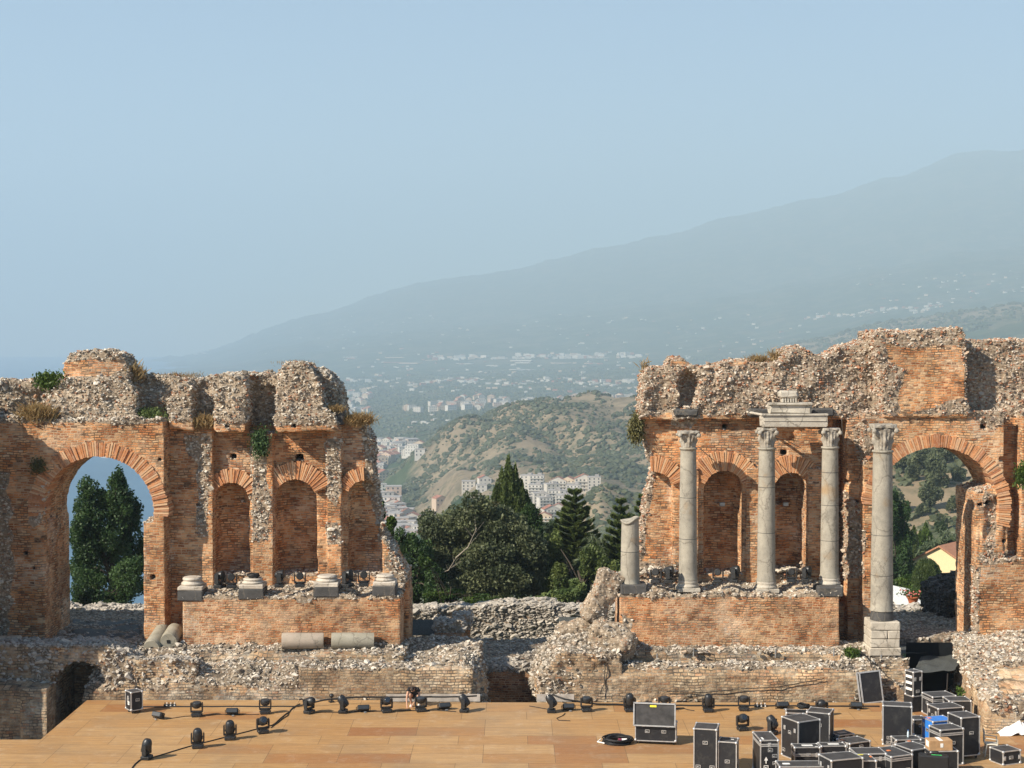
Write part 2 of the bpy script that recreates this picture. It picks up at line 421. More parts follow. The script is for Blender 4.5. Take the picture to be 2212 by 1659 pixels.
MIXST = [(0, (.14, .11, .09)), (.18, (.30, .22, .16)), (.38, (.50, .42, .33)), (.6, (.62, .55, .45)), (.74, (.42, .29, .19)), (.86, (.42, .19, .10)), (1, (.30, .13, .07))]
M['brick_grey'] = ruin_mat('lichen_brick', ramp=RED, pale=.5, black=.4)
M['stone_pink'] = stone_mat('stone_and_brick_rubble', MIXST, .15)
PALE = [(0, (.28, .18, .11)), (.3, (.46, .31, .18)), (.6, (.54, .41, .26)), (.85, (.58, .48, .34)), (1, (.45, .24, .13))]
M['found'] = ruin_mat('pale_foundation_brick', ramp=PALE, mortar=(.42, .36, .27), pale=.5, palec=(.50, .43, .32), black=.85, row=.12, rubbase=(.30, .25, .19))
WST = [(0, (.12, .10, .08)), (.25, (.28, .24, .18)), (.55, (.50, .44, .36)), (.85, (.66, .60, .50)), (1, (.38, .27, .18))]
M['stone_white'] = stone_mat('white_broken_stone', WST, .55)
GST = [(0, (.12, .11, .10)), (.3, (.24, .22, .20)), (.7, (.34, .32, .28)), (1, (.42, .38, .32))]
M['stone_grey'] = stone_mat('grey_field_stone', [(0, (.24, .22, .19)), (.5, (.42, .38, .32)), (1, (.52, .47, .40))], .3)
M['stone_dark'] = stone_mat('dark_lava_stone', [(0, (.03, .03, .03)), (.6, (.07, .065, .06)), (1, (.12, .11, .10))], .3)
M['podium'] = ruin_mat('podium_brick', ramp=[(0, (.28, .11, .05)), (.25, (.42, .17, .07)), (.5, (.50, .25, .12)), (.75, (.54, .36, .21)), (1, (.24, .12, .08))], pale=.55, palec=(.56, .45, .32), black=.12, row=.104, mort=.019)
M['shade_brick'] = ruin_mat('shade_darkened_brick', ramp=RED, pale=.2, black=.5)  # darker copy of the brick, with the sunken gap's shade in its colour
# voussoirs
t = NT('arch_brick'); p = t.n('NewGeometry').outputs['Position']
c = t.ramp(t.attr('rnd'), [(0, (.34, .14, .07)), (.3, (.52, .22, .09)), (.6, (.60, .30, .14)), (.85, (.62, .40, .23)), (1, (.46, .22, .12))])
c = t.mix(t.rampf(t.noise(p, 7, 4, .7), .45, .75, 0, .5), c, (.62, .48, .33))
c = t.mix(t.rampf(t.noise(p, 2, 4, .7), .58, .75, 0, .4), c, (.12, .09, .07)); t.bump(t.noise(p, 20, 3), .5, .02)
M['arch'] = t.done(c, .92, 0, .15)
def marble(name, base, dark, orange=0.0, pits=.0):
    t = NT(name); p = t.n('NewGeometry').outputs['Position']
    n = t.noise(p, 1.6, 6, .7); c = t.mix(t.rampf(n, .35, .7), base, dark)
    v = t.n('TexVoronoi', feature='DISTANCE_TO_EDGE', i_Scale=1.15); mp = t.n('Mapping'); mp.inputs['Scale'].default_value = (1, 1, .45)
    dn = t.n('VectorMath', operation='MULTIPLY_ADD'); t.l(t.noise(p, 3, 4, .7, out=1), dn.inputs[0]); dn.inputs[1].default_value = (.35, .35, .35); t.l(p, dn.inputs[2])
    t.l(dn.outputs[0], mp.inputs[0]); t.l(mp.outputs[0], v.inputs['Vector'])
    c = t.mix(t.rampf(v.outputs['Distance'], .0, .022, .75, 0), c, (.16, .14, .11))
    c = t.mix(t.rampf(t.noise(p, 9, 4, .7), .55, .8, 0, .5), c, tuple(x*.55 for x in dark))
    if orange: c = t.mix(t.rampf(t.noise(p, .8, 3), .6, .75, 0, orange), c, (.42, .24, .08))
    pn = t.noise(p, 22, 3, .6)
    if pits: c = t.mix(t.rampf(pn, .6, .68, 0, pits), c, tuple(x*.3 for x in dark))
    t.bump(t.math('ADD', t.rampf(v.outputs['Distance'], 0, .02), pn), .35, .02); return t.done(c, .8, 0, .25)
M['column'] = marble('grey_marble', (.38, .345, .275), (.235, .215, .175), .45, .25)
M['capital'] = marble('carved_marble', (.42, .38, .31), (.22, .195, .16), .1, .4)
M['white_marble'] = marble('white_marble', (.56, .51, .42), (.34, .30, .24), .1, .35)
M['lava'] = marble('lava_block', (.095, .09, .085), (.05, .05, .048), 0, .5)
M['base_marble'] = marble('bleached_marble', (.58, .52, .43), (.36, .31, .25), .1, .3)
M['drum'] = marble('mossy_grey_stone', (.36, .33, .26), (.26, .24, .18), .2, .3)
M['pinkdrum'] = marble('veined_pink_stone', (.40, .33, .26), (.30, .26, .20), .2, .2)
M['block'] = marble('limestone_block', (.56, .50, .40), (.38, .33, .26), .1, .45)
# stage plywood
t = NT('stage_plywood'); p = t.n('NewGeometry').outputs['Position']
mp = t.n('Mapping'); mp.inputs['Location'].default_value = (1.05, -.05, 0); t.l(p, mp.inputs[0])
b = t.n('TexBrick', i_Color1=(0, 0, 0, 1), i_Color2=(1, 1, 1, 1), i_Mortar=(.5, .5, .5, 1), i_Scale=1.0, i_Mortar_Size=.012, i_Mortar_Smooth=.3, i_Brick_Width=2.6, i_Row_Height=1.25); b.offset = .37; b.offset_frequency = 3
t.l(mp.outputs[0], b.inputs['Vector'])
c = t.ramp(b.outputs['Color'], [(0, (.44, .245, .09)), (.3, (.47, .275, .11)), (.55, (.49, .30, .13)), (.80, (.43, .235, .085)), (.93, (.36, .165, .055)), (1, (.30, .12, .038))])
st = t.n('Mapping'); st.inputs['Scale'].default_value = (.55, 7, 1); t.l(p, st.inputs[0])
c = t.mix(t.rampf(t.noise(st.outputs[0], 1.2, 6, .7), .40, .70, 0, .7), c, (.22, .12, .055))
c = t.mix(t.rampf(t.noise(st.outputs[0], 4, 4, .7), .5, .8, 0, .45), c, (.56, .42, .26))
c = t.mix(t.rampf(t.noise(p, .35, 4, .6), .48, .7, 0, .45), c, (.24, .17, .10))
c = t.mix(t.math('MULTIPLY', b.outputs['Fac'], .8), c, (.13, .075, .035))
sc_ = t.noise(p, 1.1, 6, .8); c = t.mix(t.rampf(sc_, .54, .70, 0, .35), c, (.58, .46, .32))
c = t.mix(t.rampf(t.noise(st.outputs[0], 9, 3, .6), .58, .72, 0, .55), c, (.16, .09, .04))
M['ply'] = t.done(c, .62, 0, .35)
M['plank'] = flat('grey_plank', (.42, .38, .33), .8, nz=.25, sc=3)
M['black'] = flat('black_plastic', (.018, .019, .02), .42, 0, .5)
M['rubber'] = flat('black_rubber', (.012, .012, .012), .6, 0, .4)
t = NT('black_laminate'); p = t.n('NewGeometry').outputs['Position']; c = t.mix(t.rampf(t.noise(p, 3, 5, .75), .5, .75), (.018, .018, .02), (.05, .048, .045)); c = t.mix(t.rampf(t.noise(p, 14, 4, .8), .64, .72, 0, .6), c, (.13, .12, .11)); M['panel'] = t.done(c, .5, 0, .35)
M['paneltop'] = flat('dusty_laminate', (.055, .053, .052), .6, 0, .3, nz=.35, sc=4)
M['brownpanel'] = flat('worn_brown_laminate', (.06, .045, .034), .6, 0, .3, nz=.3, sc=4)
M['alu'] = flat('aluminium', (.55, .54, .52), .42, .55, .5)
M['blue'] = flat('blue_laminate', (.03, .19, .60), .45)
M['card'] = flat('cardboard', (.42, .25, .12), .85)
M['white'] = flat('white_plastic', (.75, .73, .68), .5)
M['cream'] = flat('cream_plastic', (.62, .57, .46), .5)
M['paper'] = flat('paper', (.78, .76, .70), .8)
M['orange'] = flat('orange_tape', (.75, .22, .06), .7)
M['yellow'] = flat('yellow_tape', (.80, .70, .05), .7)
M['red'] = flat('red_plastic', (.5, .03, .03), .5)
M['green'] = flat('green_tape', (.05, .45, .12), .6)
M['burg'] = flat('burgundy_fabric', (.20, .035, .06), .5)
M['skin'] = flat('skin', (.50, .28, .18), .6)
M['hair'] = flat('dark_hair', (.03, .02, .015), .7)
M['tshirt'] = flat('black_cotton', (.015, .015, .017), .9)
M['cloth'] = flat('white_cloth', (.75, .74, .72), .9)
M['metal'] = flat('grey_steel', (.35, .35, .34), .4, .6)
M['terra'] = flat('terracotta', (.45, .13, .05), .8)
M['shade_sheet'] = flat('painted_shade_black', (.012, .014, .016), .95, 0, .1)  # near-black that paints the shade inside the doorway
t = NT('lens_glass'); M['lens'] = t.done((.02, .025, .03), .08, 0, .9)
t = NT('lamp_front'); M['lampface'] = t.done((.03, .036, .042), .5, 0, .4)
M['net'] = flat('shade_net', (.06, .065, .06), .8, nz=.5, sc=20)
t = NT('bottle_plastic'); M['bottle'] = t.done((.55, .65, .70), .1, 0, .6)
def leaf_mat(name, a, b, trans=.35):
    t = NT(name); p = t.n('NewGeometry').outputs['Position']
    f = t.math('ADD', t.math('MULTIPLY', t.attr('rnd'), .6), t.math('MULTIPLY', t.noise(p, .7, 3), .5))
    c = t.mix(t.rampf(f, .2, .9), a, b); m = t.done(c, .55, 0, .35)
    tr = t.n('BsdfTranslucent'); t.l(c, tr.inputs[0]); mx = t.n('MixShader', i_0=trans)
    out = t.t.nodes['Material Output']; t.l(t.b.outputs[0], mx.inputs[1]); t.l(tr.outputs[0], mx.inputs[2]); t.l(mx.outputs[0], out.inputs[0])
    return m
M['leaf_dark'] = leaf_mat('dark_green_leaf', (.020, .050, .015), (.08, .14, .04))
M['leaf_green'] = leaf_mat('green_leaf', (.03, .07, .012), (.12, .18, .03))
M['leaf_grey'] = leaf_mat('grey_green_leaf', (.055, .075, .036), (.19, .21, .10))
M['leaf_cyp'] = leaf_mat('cypress_leaf', (.035, .062, .016), (.13, .17, .05))
M['leaf_pine'] = leaf_mat('pine_needle', (.05, .085, .022), (.17, .21, .06))
M['leaf_olive'] = leaf_mat('brown_green_leaf', (.08, .08, .03), (.19, .17, .06))
M['leaf_light'] = leaf_mat('light_green_leaf', (.06, .11, .03), (.22, .27, .09))
M['scrub'] = leaf_mat('hillside_scrub', (.05, .062, .028), (.115, .125, .06), .1)
M['dry'] = leaf_mat('dry_grass', (.22, .13, .05), (.46, .34, .16))
M['bark'] = flat('grey_bark', (.30, .26, .20), .9, nz=.3)
M['barkd'] = flat('dark_bark', (.07, .055, .04), .9, nz=.3)
M['frond'] = leaf_mat('palm_frond', (.04, .07, .03), (.15, .18, .09))
# ------------------------------------------------------------------ ruined stage building
def pxpoly(pts, Y): return [(W(x, y, Y)[0], W(x, y, Y)[2]) for x, y in pts]
def arch2d(X, Z, cx, cz, r, x0, x1, z0):
    """negative inside an arched opening: circle above, box below"""
    c = np.sqrt((X-cx)**2+(Z-cz)**2)-r
    b = np.maximum(np.maximum(x0-X, X-x1), np.maximum(z0-Z, Z-(cz+.02)))
    return np.minimum(np.maximum(c, cz-.45-Z), b)
def sm(x, a, b): t = np.clip((x-a)/(b-a), 0, 1); return t*t*(3-2*t)
def inpoly(px, py, poly):
    return poly_sdf(poly, px, py)
def softmask(px, py, polys, soft=8):
    m = 0
    for p in polys: m = np.maximum(m, sm(-inpoly(px, py, p), -soft, soft))
    return m
def voussoirs(name, px, py, r0, r1, a0, a1, Y, depth, th=.085, parent=None, jit=.03, miss=None, drop=0.0, only=None):
    cx, _, cz = W(px, py, Y); k = Y/F; r0 *= k; r1 *= k; mb = MB(); ns = 2 if r1-r0 > .5 and drop >= 0 else 1
    n = max(4, int((a1-a0)*(r0+r1)/2/th))
    for i in range(n):
        a = a0+(a1-a0)*(i+.5)/n+rnd.uniform(-.1, .1)*(a1-a0)/n
        if miss and miss(a): continue
        ww0 = (a1-a0)*r0/n*.86; ww1 = (a1-a0)*r1/n*.80
        e = rnd.uniform(-jit, jit); q1 = r1+rnd.uniform(-.05, .05); q0 = r0+rnd.uniform(-.01, .03)
        t = Matrix.Translation((cx, Y, cz)) @ Matrix.Rotation(-(a-math.pi/2), 4, 'Y')
        y0 = -0.035+e; y1 = depth
        vs = []
        for y in (y0, y1):
            vs += [(-ww0/2, y, q0), (ww0/2, y, q0), (ww1/2, y, q1), (-ww1/2, y, q1)]
        mb.add(vs, [(0, 1, 2, 3), (7, 6, 5, 4), (0, 4, 5, 1), (1, 5, 6, 2), (2, 6, 7, 3), (3, 7, 4, 0)], 0, None, False, t)
    return mb.build(name, M['arch'], parent)

YA = 67.4   # face of the arch blocks
YB = 68.6   # face of the niche bays
# ---- left wall
def left_wall():
    low = pxpoly([(-400, 1440), (-400, 900), (20, 900), (100, 905), (300, 905), (396, 905), (396, 1440)], YA)
    bays = pxpoly([(385, 1290), (385, 925), (480, 915), (600, 905), (705, 915), (770, 908), (787, 922), (800, 950), (803, 1010), (808, 1060), (816, 1110), (822, 1150), (834, 1175), (850, 1190), (862, 1215), (876, 1235), (884, 1290), (884, 1440), (385, 1440)], YB)
    up = pxpoly([(-400, 920), (-400, 830), (0, 822), (60, 822), (95, 815), (140, 812), (280, 800), (300, 812), (380, 815), (430, 820), (465, 812), (530, 808), (560, 806), (597, 812), (605, 800), (615, 788), (635, 784), (655, 786), (668, 797), (705, 802), (728, 830), (738, 865), (744, 905), (770, 912), (780, 940), (700, 960), (396, 945), (300, 930)], 69.2)
    blk = [(pxpoly([(98, 905), (100, 868), (118, 835), (128, 818), (270, 812), (288, 835), (297, 870), (298, 905)], 68), 67.75),
           (pxpoly([(134, 822), (134, 780), (145, 765), (165, 760), (240, 758), (262, 770), (277, 792), (282, 822)], 68), 67.9),
           (pxpoly([(366, 925), (362, 868), (380, 835), (402, 826), (414, 840), (416, 905), (420, 930)], 68), 67.9),
           (pxpoly([(462, 925), (465, 812), (480, 807), (525, 808), (534, 830), (536, 880), (530, 932), (470, 932)], 68), 67.7),
           (pxpoly([(596, 925), (600, 840), (608, 796), (620, 786), (660, 786), (672, 800), (690, 830), (702, 880), (722, 900), (735, 930), (600, 932)], 68), 67.7)]
    cx, _, cz = W(212, 1106, YA); ra = 121*YA/F
    N = [(499.8, 1079.5, 37, .95), (637.5, 1081.4, 46, 1.15), (788, 1076, 38, 1.1)]
    zf = W(0, 1243, YB)[2]
    holes = [(500, 987, 9), (644, 990, 11), (515, 1087, 7), (650, 1084, 7), (497, 918, 8), (640, 916, 9), (428, 1091, 4), (345, 992, 5), (330, 1247, 6), (73, 1228, 5), (55, 1195, 6), (425, 1150, 4), (432, 1060, 3), (140, 1180, 4)]
    def field(X, Y, Z):
        X2, Z2 = X[:, :, :], Z[:, :, :]
        XX = X[:, 0, :]+0*Z[0:1, 0, :]; ZZ = Z[:, 0, :]+0*X[:, 0, :]
        ex = lambda a: a[:, None, :]
        d = ex(poly_sdf(low, XX, ZZ)); x395 = W(350, 0, YA)[0]
        front = np.where(X > x395, 68.35, YA)
        f = np.maximum(np.maximum(d, front-Y), Y-71.25)
        # left return of the arch block, further outside
        f = np.maximum(f, -ex(arch2d(XX, ZZ, cx, cz, ra, -20.68, -16.33, 0)))
        # bays
        d = ex(poly_sdf(bays, XX, ZZ))
        pf = np.full(XX.shape, YB+.22, np.float32)
        for a, b, o in ((393, 456, 0), (539, 588, 0), (702, 736, 0.02), (806, 900, .1)):
            x0, x1 = W(a, 0, YB)[0], W(b, 0, YB)[0]; pf = np.where((XX > x0) & (XX < x1), YB-.22+o, pf)
        b = np.maximum(np.maximum(d, ex(pf)-Y), Y-71.0)
        for (a, c, r, dp) in N:
            nx, _, nz = W(a, c, YB); r2 = r*YB/F
            ell = ((np.abs((X-nx)/(r2*1.02))**4+np.abs((Y-YB)/(dp*1.3))**4)**.25-1)*r2
            prof = np.sqrt((X-nx)**2+np.maximum(Z-nz, 0)**2)-r2
            n = np.maximum(np.maximum(prof, ell*.9), zf-Z)
            b = np.maximum(b, -n)
        f = np.minimum(f, b)
        # broken third bay: upper storey
        d = ex(poly_sdf(up, XX, ZZ)); nz = ex(.45*fbm(XX, XX*0, ZZ, 1.3, 2, 9))
        f = np.minimum(f, np.maximum(np.maximum(d, 69.15+nz-Y), Y-71.1))
        for pl, y0 in blk:
            d = ex(poly_sdf(pl, XX, ZZ)); taper = 0.12*np.maximum(Z-W(0, 905, 68)[2], 0)
            f = np.minimum(f, np.maximum(np.maximum(d, y0+taper-Y), Y-70.2))
        # end buttress beside the podium
        x0, x1 = W(838, 0, 68)[0], W(882, 0, 69.5)[0]
        f = np.minimum(f, sbox(X, Y, Z, x0-.1, x1, 68.6, 71, .2, W(0, 1235, 69)[2]+0.0))
        # window-like gap between the two tall rubble blocks
        gx0, _, gz0 = W(540, 935, 69); gx1, _, gz1 = W(596, 835, 69)
        f = np.maximum(f, -sbox(X, Y, Z, gx0, gx1, 66, 69.75, gz0, gz1))
        for hx, hy, hr in holes:
            yy = YA if hx < 395 else YB-.2; x, _, z = W(hx, hy, yy); rr = hr*.021
            dd = sbox(X, Y, Z, x-rr*.8, x+rr*.8, yy-1, yy+1.6, z-rr*.7, z+rr*.7)
            f = np.maximum(f, -dd)
        return f
    br = [[(135, 778), (270, 778), (262, 800), (230, 815), (140, 812)]]
    rubs = [[(425, 940), (456, 940), (452, 1090), (448, 1160), (422, 1165), (428, 1050), (418, 970)], [(545, 950), (578, 950), (582, 1165), (545, 1165)], [(700, 950), (738, 950), (736, 1050), (728, 1105), (700, 1050)], [(773, 905), (900, 900), (860, 1200), (884, 1250), (850, 1270), (832, 1210), (842, 1185), (815, 1165), (806, 1100), (785, 1040), (788, 960)],
            [(60, 1130), (80, 1085), (95, 1040), (104, 1060), (92, 1120), (70, 1145)], [(305, 1075), (322, 1058), (334, 1100), (330, 1120), (308, 1122)], [(398, 935), (425, 940), (420, 990), (405, 980)],
            [(-400, 1020), (18, 1020), (28, 1250), (12, 1390), (-400, 1400)], [(705, 1130), (733, 1130), (733, 1175), (708, 1175)]]
    def rubf(x, y, z):
        px, py = proj(x, y, z); px = px+8*vnoise(x, y, z, .5, 3); py = py+8*vnoise(x, y, z, .6, 4)
        m = 1-sm(py, 908, 922)
        m = np.maximum(m, softmask(px, py, rubs, 5))
        m = m*(1-softmask(px, py, br, 4))
        return m
    root = empty('ruined_wall', (-14, 68.5, 1.8), 0, 'tall ruined brick wall with big arch and three niches, standing left of the gap', 'wall')
    def P(o): o.parent = root; o.matrix_parent_inverse = Matrix.Translation(root.location).inverted(); return o
    P(ruin('masonry', (-31, -4.3, 66.6, 71.6, .0, 14.9), .075, field, rubf, [M['brick'], M['stone']], dens=1.0, toprub=.9, amp=.04, seed=1))
    P(voussoirs('arch_ring', 212, 1106, 120, 152, R(-4), R(184), YA, 1.2, .095))
    P(voussoirs('niche_arch', 499.8, 1079.5, 37, 66, R(18), R(162), YB, .4, .085))
    P(voussoirs('niche_arch', 637.5, 1081.4, 46, 84, R(22), R(158), YB, .4, .085))
    P(voussoirs('niche_arch', 788, 1076, 38, 66, R(92), R(158), YB, .4, .085))
    return root
left_wall()

# ---- right wall
def right_wall():
    low = pxpoly([(1838, 1440), (1838, 890), (2680, 890), (2680, 1440)], YA)
    bays = pxpoly([(1330, 1440), (1360, 1260), (1384, 1215), (1382, 1180), (1388, 1140), (1396, 1100), (1402, 1070), (1410, 1040), (1413, 1010), (1405, 985), (1397, 960), (1387, 930), (1385, 890), (1850, 880), (1850, 1440)], YB)
    up = pxpoly([(1383, 905), (1388, 850), (1386, 815), (1396, 800), (1410, 795), (1440, 793), (1450, 776), (1470, 773), (1486, 786), (1502, 795), (1540, 790), (1560, 786), (1590, 776), (1620, 780), (1640, 787), (1680, 780), (1700, 757), (1722, 748), (1738, 752), (1750, 768), (1790, 770), (1810, 752), (1850, 743), (1878, 735), (1905, 733), (1905, 905)], 68.6)
    upr = pxpoly([(1890, 915), (1890, 740), (2080, 736), (2125, 737), (2212, 734), (2680, 730), (2680, 915)], 68.2)
    tower = pxpoly([(1905, 900), (1900, 800), (1884, 745), (1886, 720), (1900, 716), (1960, 716), (2030, 713), (2070, 711), (2080, 722), (2082, 760), (2085, 900)], 67.6)
    cx, _, cz = W(2023, 1100, YA); ra = 135*YA/F
    N = [(1564, 1060, 42, 1.2), (1709, 1056, 34, 1.1)]
    zf = W(0, 1240, YB)[2]
    holes = [(1568, 922, 7), (1736, 918, 6), (1775, 922, 6), (1534, 1001, 6), (1696, 979, 9), (1560, 1089, 8), (1695, 1090, 9), (1727, 1062, 4), (2125, 922, 9), (2164, 992, 7), (2118, 1091, 6), (2138, 1088, 10), (1860, 1087, 6), (1847, 1148, 6), (1842, 1045, 4), (2170, 1170, 5)]
    def field(X, Y, Z):
        XX = X[:, 0, :]+0*Z[0:1, 0, :]; ZZ = Z[:, 0, :]+0*X[:, 0, :]
        ex = lambda a: a[:, None, :]
        xa, xb, xc = W(1872, 0, YA)[0], W(2178, 0, YA)[0], W(2214, 0, YA)[0]
        front = np.where((X > xb) & (X < xc), YA+.85, np.where(X < xa, 68.1, YA))+0*Z
        f = np.maximum(np.maximum(ex(poly_sdf(low, XX, ZZ)), front-Y), Y-70.6)
        f = np.maximum(f, -ex(arch2d(XX, ZZ, cx, cz, ra, 16.33, 20.75, 0)))
        # lower right pier: wider foot
        f = np.minimum(f, sbox(X, Y, Z, W(2118, 0, YA)[0], 30.8, YA-.10, 70.5, 0, W(0, 1205, YA)[2]))
        f = np.minimum(f, np.maximum(sbox(X, Y, Z, W(2118, 0, YA)[0], W(2190, 0, YA)[0], YA+.10, 70.5, 0, 12), Z-(W(0, 1052, YA)[2]-.25*np.abs(X-21.4))))
        pf = np.full(XX.shape, YB+.18, np.float32)
        for a, b_, o in ((1478, 1514, 0), (1616, 1668, 0), (1750, 1800, 0)):
            x0, x1 = W(a, 0, YB)[0], W(b_, 0, YB)[0]; pf = np.where((XX > x0) & (XX < x1) & (ZZ < W(0, 1010, YB)[2]), YB-.12+o, pf)
        b = np.maximum(np.maximum(ex(poly_sdf(bays, XX, ZZ)), ex(pf)-Y), Y-70.6)
        # recess between bays and arch block
        b = np.maximum(b, -sbox(X, Y, Z, W(1806, 0, YB)[0], W(1838, 0, YB)[0], 66, YB+1.0, 3, W(0, 880, YB)[2]))
        for (a, c, r, dp) in N:
            nx, _, nz = W(a, c, YB); r2 = r*YB/F
            ell = ((np.abs((X-nx)/(r2*1.02))**4+np.abs((Y-YB)/(dp*1.3))**4)**.25-1)*r2
            prof = np.sqrt((X-nx)**2+np.maximum(Z-nz, 0)**2)-r2
            b = np.maximum(b, -np.maximum(np.maximum(prof, ell*.9), zf-Z))
        # shallow broken niche at the left end
        nx, _, nz = W(1412, 1062, YB); r2 = 42*YB/F
        prof = np.sqrt((X-nx)**2+np.maximum(Z-nz, 0)**2)-r2
        b = np.maximum(b, -np.maximum(np.maximum(prof, Y-YB-.62), zf-Z))
        f = np.minimum(f, b)
        nz = ex(.3*fbm(XX, XX*0, ZZ, 1.3, 2, 19))
        f = np.minimum(f, np.maximum(np.maximum(ex(poly_sdf(up, XX, ZZ)), 68.35+nz-Y), Y-70.6))
        f = np.minimum(f, np.maximum(np.maximum(ex(poly_sdf(upr, XX, ZZ)), 68.3+.4*nz-Y), Y-70.4))
        f = np.minimum(f, np.maximum(np.maximum(ex(poly_sdf(tower, XX, ZZ)), 67.25-Y), Y-70.4))
        # hollow in the rubble
        hx, _, hz = W(1487, 838, 68.4)
        f = np.maximum(f, -(np.sqrt(((X-hx)/.55)**2+((Y-68.2)/1.0)**2+((Z-hz)/1.05)**2)-1)*.55)
        # crumbled hollows on the pier
        for (a, c, s) in ((2150, 1100, .55), (2140, 1150, .4), (1850, 1180, .4)):
            hx, _, hz = W(a, c, YA); f = np.maximum(f, -(np.sqrt((X-hx)**2+(Y-YA+.15)**2+((Z-hz)/1.3)**2)-s))
        for hx, hy, hr in holes:
            yy = YA if hx > 1838 else YB-.1; x, _, z = W(hx, hy, yy); rr = hr*.021
            f = np.maximum(f, -sbox(X, Y, Z, x-rr*.8, x+rr*.8, yy-1, yy+1.8, z-rr*.7, z+rr*.7))
        return f
    br = [[(1935, 785), (2085, 770), (2085, 860), (1950, 900), (1935, 860), (1960, 800)], [(1915, 750), (2078, 745), (2078, 800), (1960, 800), (1915, 775)], [(1575, 776), (1612, 778), (1612, 786), (1575, 786)], [(1450, 776), (1480, 776), (1480, 786), (1450, 786)]]
    rubs = [[(1300, 1440), (1300, 800), (1390, 800), (1389, 900), (1392, 940), (1412, 990), (1418, 1020), (1408, 1060), (1396, 1120), (1392, 1180), (1380, 1240)],
            [(1800, 1060), (1845, 1075), (1868, 1150), (1860, 1250), (1800, 1255), (1812, 1150)], [(1840, 920), (1872, 905), (1885, 960), (1870, 1010), (1850, 990)],
            [(2085, 880), (2170, 860), (2212, 870), (2180, 905), (2140, 925), (2105, 905)], [(2126, 1062), (2150, 1075), (2158, 1150), (2146, 1205), (2130, 1190), (2130, 1100)],
            [(2118, 1198), (2190, 1188), (2190, 1206), (2122, 1226)], [(1380, 1215), (1470, 1215), (1470, 1250), (1370, 1260)], [(1450, 895), (1510, 895), (1505, 915), (1490, 925), (1450, 920)], [(1660, 1220), (1740, 1220), (1740, 1250), (1660, 1250)],
            [(2100, 1225), (2116, 1225), (2118, 1390), (2098, 1400)], [(1795, 870), (1850, 870), (1850, 900), (1795, 900)], [(2195, 1020), (2240, 1020), (2240, 1060), (2200, 1060)]]
    def rubf(x, y, z):
        px, py = proj(x, y, z); px = px+8*vnoise(x, y, z, .5, 3); py = py+8*vnoise(x, y, z, .6, 4)
        m = 1-sm(py, 888, 902)
        m = np.maximum(m, softmask(px, py, rubs, 5))
        return m*(1-softmask(px, py, br, 4))
    root = empty('ruined_wall', (14, 68.5, 1.8), 0, 'tall ruined brick wall with arch and raised tower block behind the standing columns', 'wall')
    def P(o): o.parent = root; o.matrix_parent_inverse = Matrix.Translation(root.location).inverted(); return o
    P(ruin('masonry', (4.4, 31, 66.3, 71.0, .0, 16), .075, field, rubf, [M['brick'], M['stone_pink']], dens=.9, toprub=.8, amp=.03, seed=2))
    P(voussoirs('arch_ring', 2023, 1100, 134, 162, R(-14), R(176), YA, 1.2, .095))
    P(voussoirs('niche_arch', 1564, 1060, 43, 86, R(20), R(160), YB, .4, .085))
    P(voussoirs('niche_arch', 1709, 1056, 35, 72, R(20), R(160), YB, .4, .085))
    P(voussoirs('niche_arch', 1412, 1062, 43, 78, R(20), R(96), YB, .4, .085))
    return root
right_wall()

# ---- podiums
def podium(x0, x1, ytop, ybot, seed, label, rubs):
    X0, X1 = W(x0, 0, 66.1)[0], W(x1, 0, 66.1)[0]; zt, zb = W(0, ytop, 66.1)[2], W(0, ybot, 66.1)[2]
    def field(X, Y, Z):
        top = zt+.10*np.sin(X*1.7+seed)+.06*np.sin(X*4.1)+(Y-66)*.05
        return np.maximum(sbox(X, Y, Z, X0, X1, 66.1, 69.0, zb-.5, 99), Z-top)
    def rubf(x, y, z):
        px, py = proj(x, y, z); px = px+10*vnoise(x, y, z, .5, 3); py = py+6*vnoise(x, y, z, .4, 4)
        return np.maximum(np.maximum(sm(z, zt-.22, zt-.05), .0), softmask(px, py, rubs, 5))
    o = ruin('brick_podium', (X0-.5, X1+.5, 65.6, 69.4, zb-.4, zt+.6), .06, field, rubf, [M['podium'], M['stone_white']], dens=.55, ssize=(.04, .10), amp=.035, rubamp=.05, seed=seed)
    tag(o, label, 'podium'); return o
podium(386, 862, 1287, 1402, 3, 'long low brick podium carrying the four broken column bases', [[(640, 1290), (680, 1290), (672, 1305), (646, 1302)]])
podium(1341, 1822, 1283, 1390, 4, 'long low brick podium under the standing marble columns', [[(1340, 1330), (1362, 1340), (1372, 1400), (1340, 1400)], [(1400, 1270), (1470, 1270), (1460, 1292), (1410, 1296)], [(1640, 1270), (1720, 1270), (1700, 1290), (1650, 1285)]])

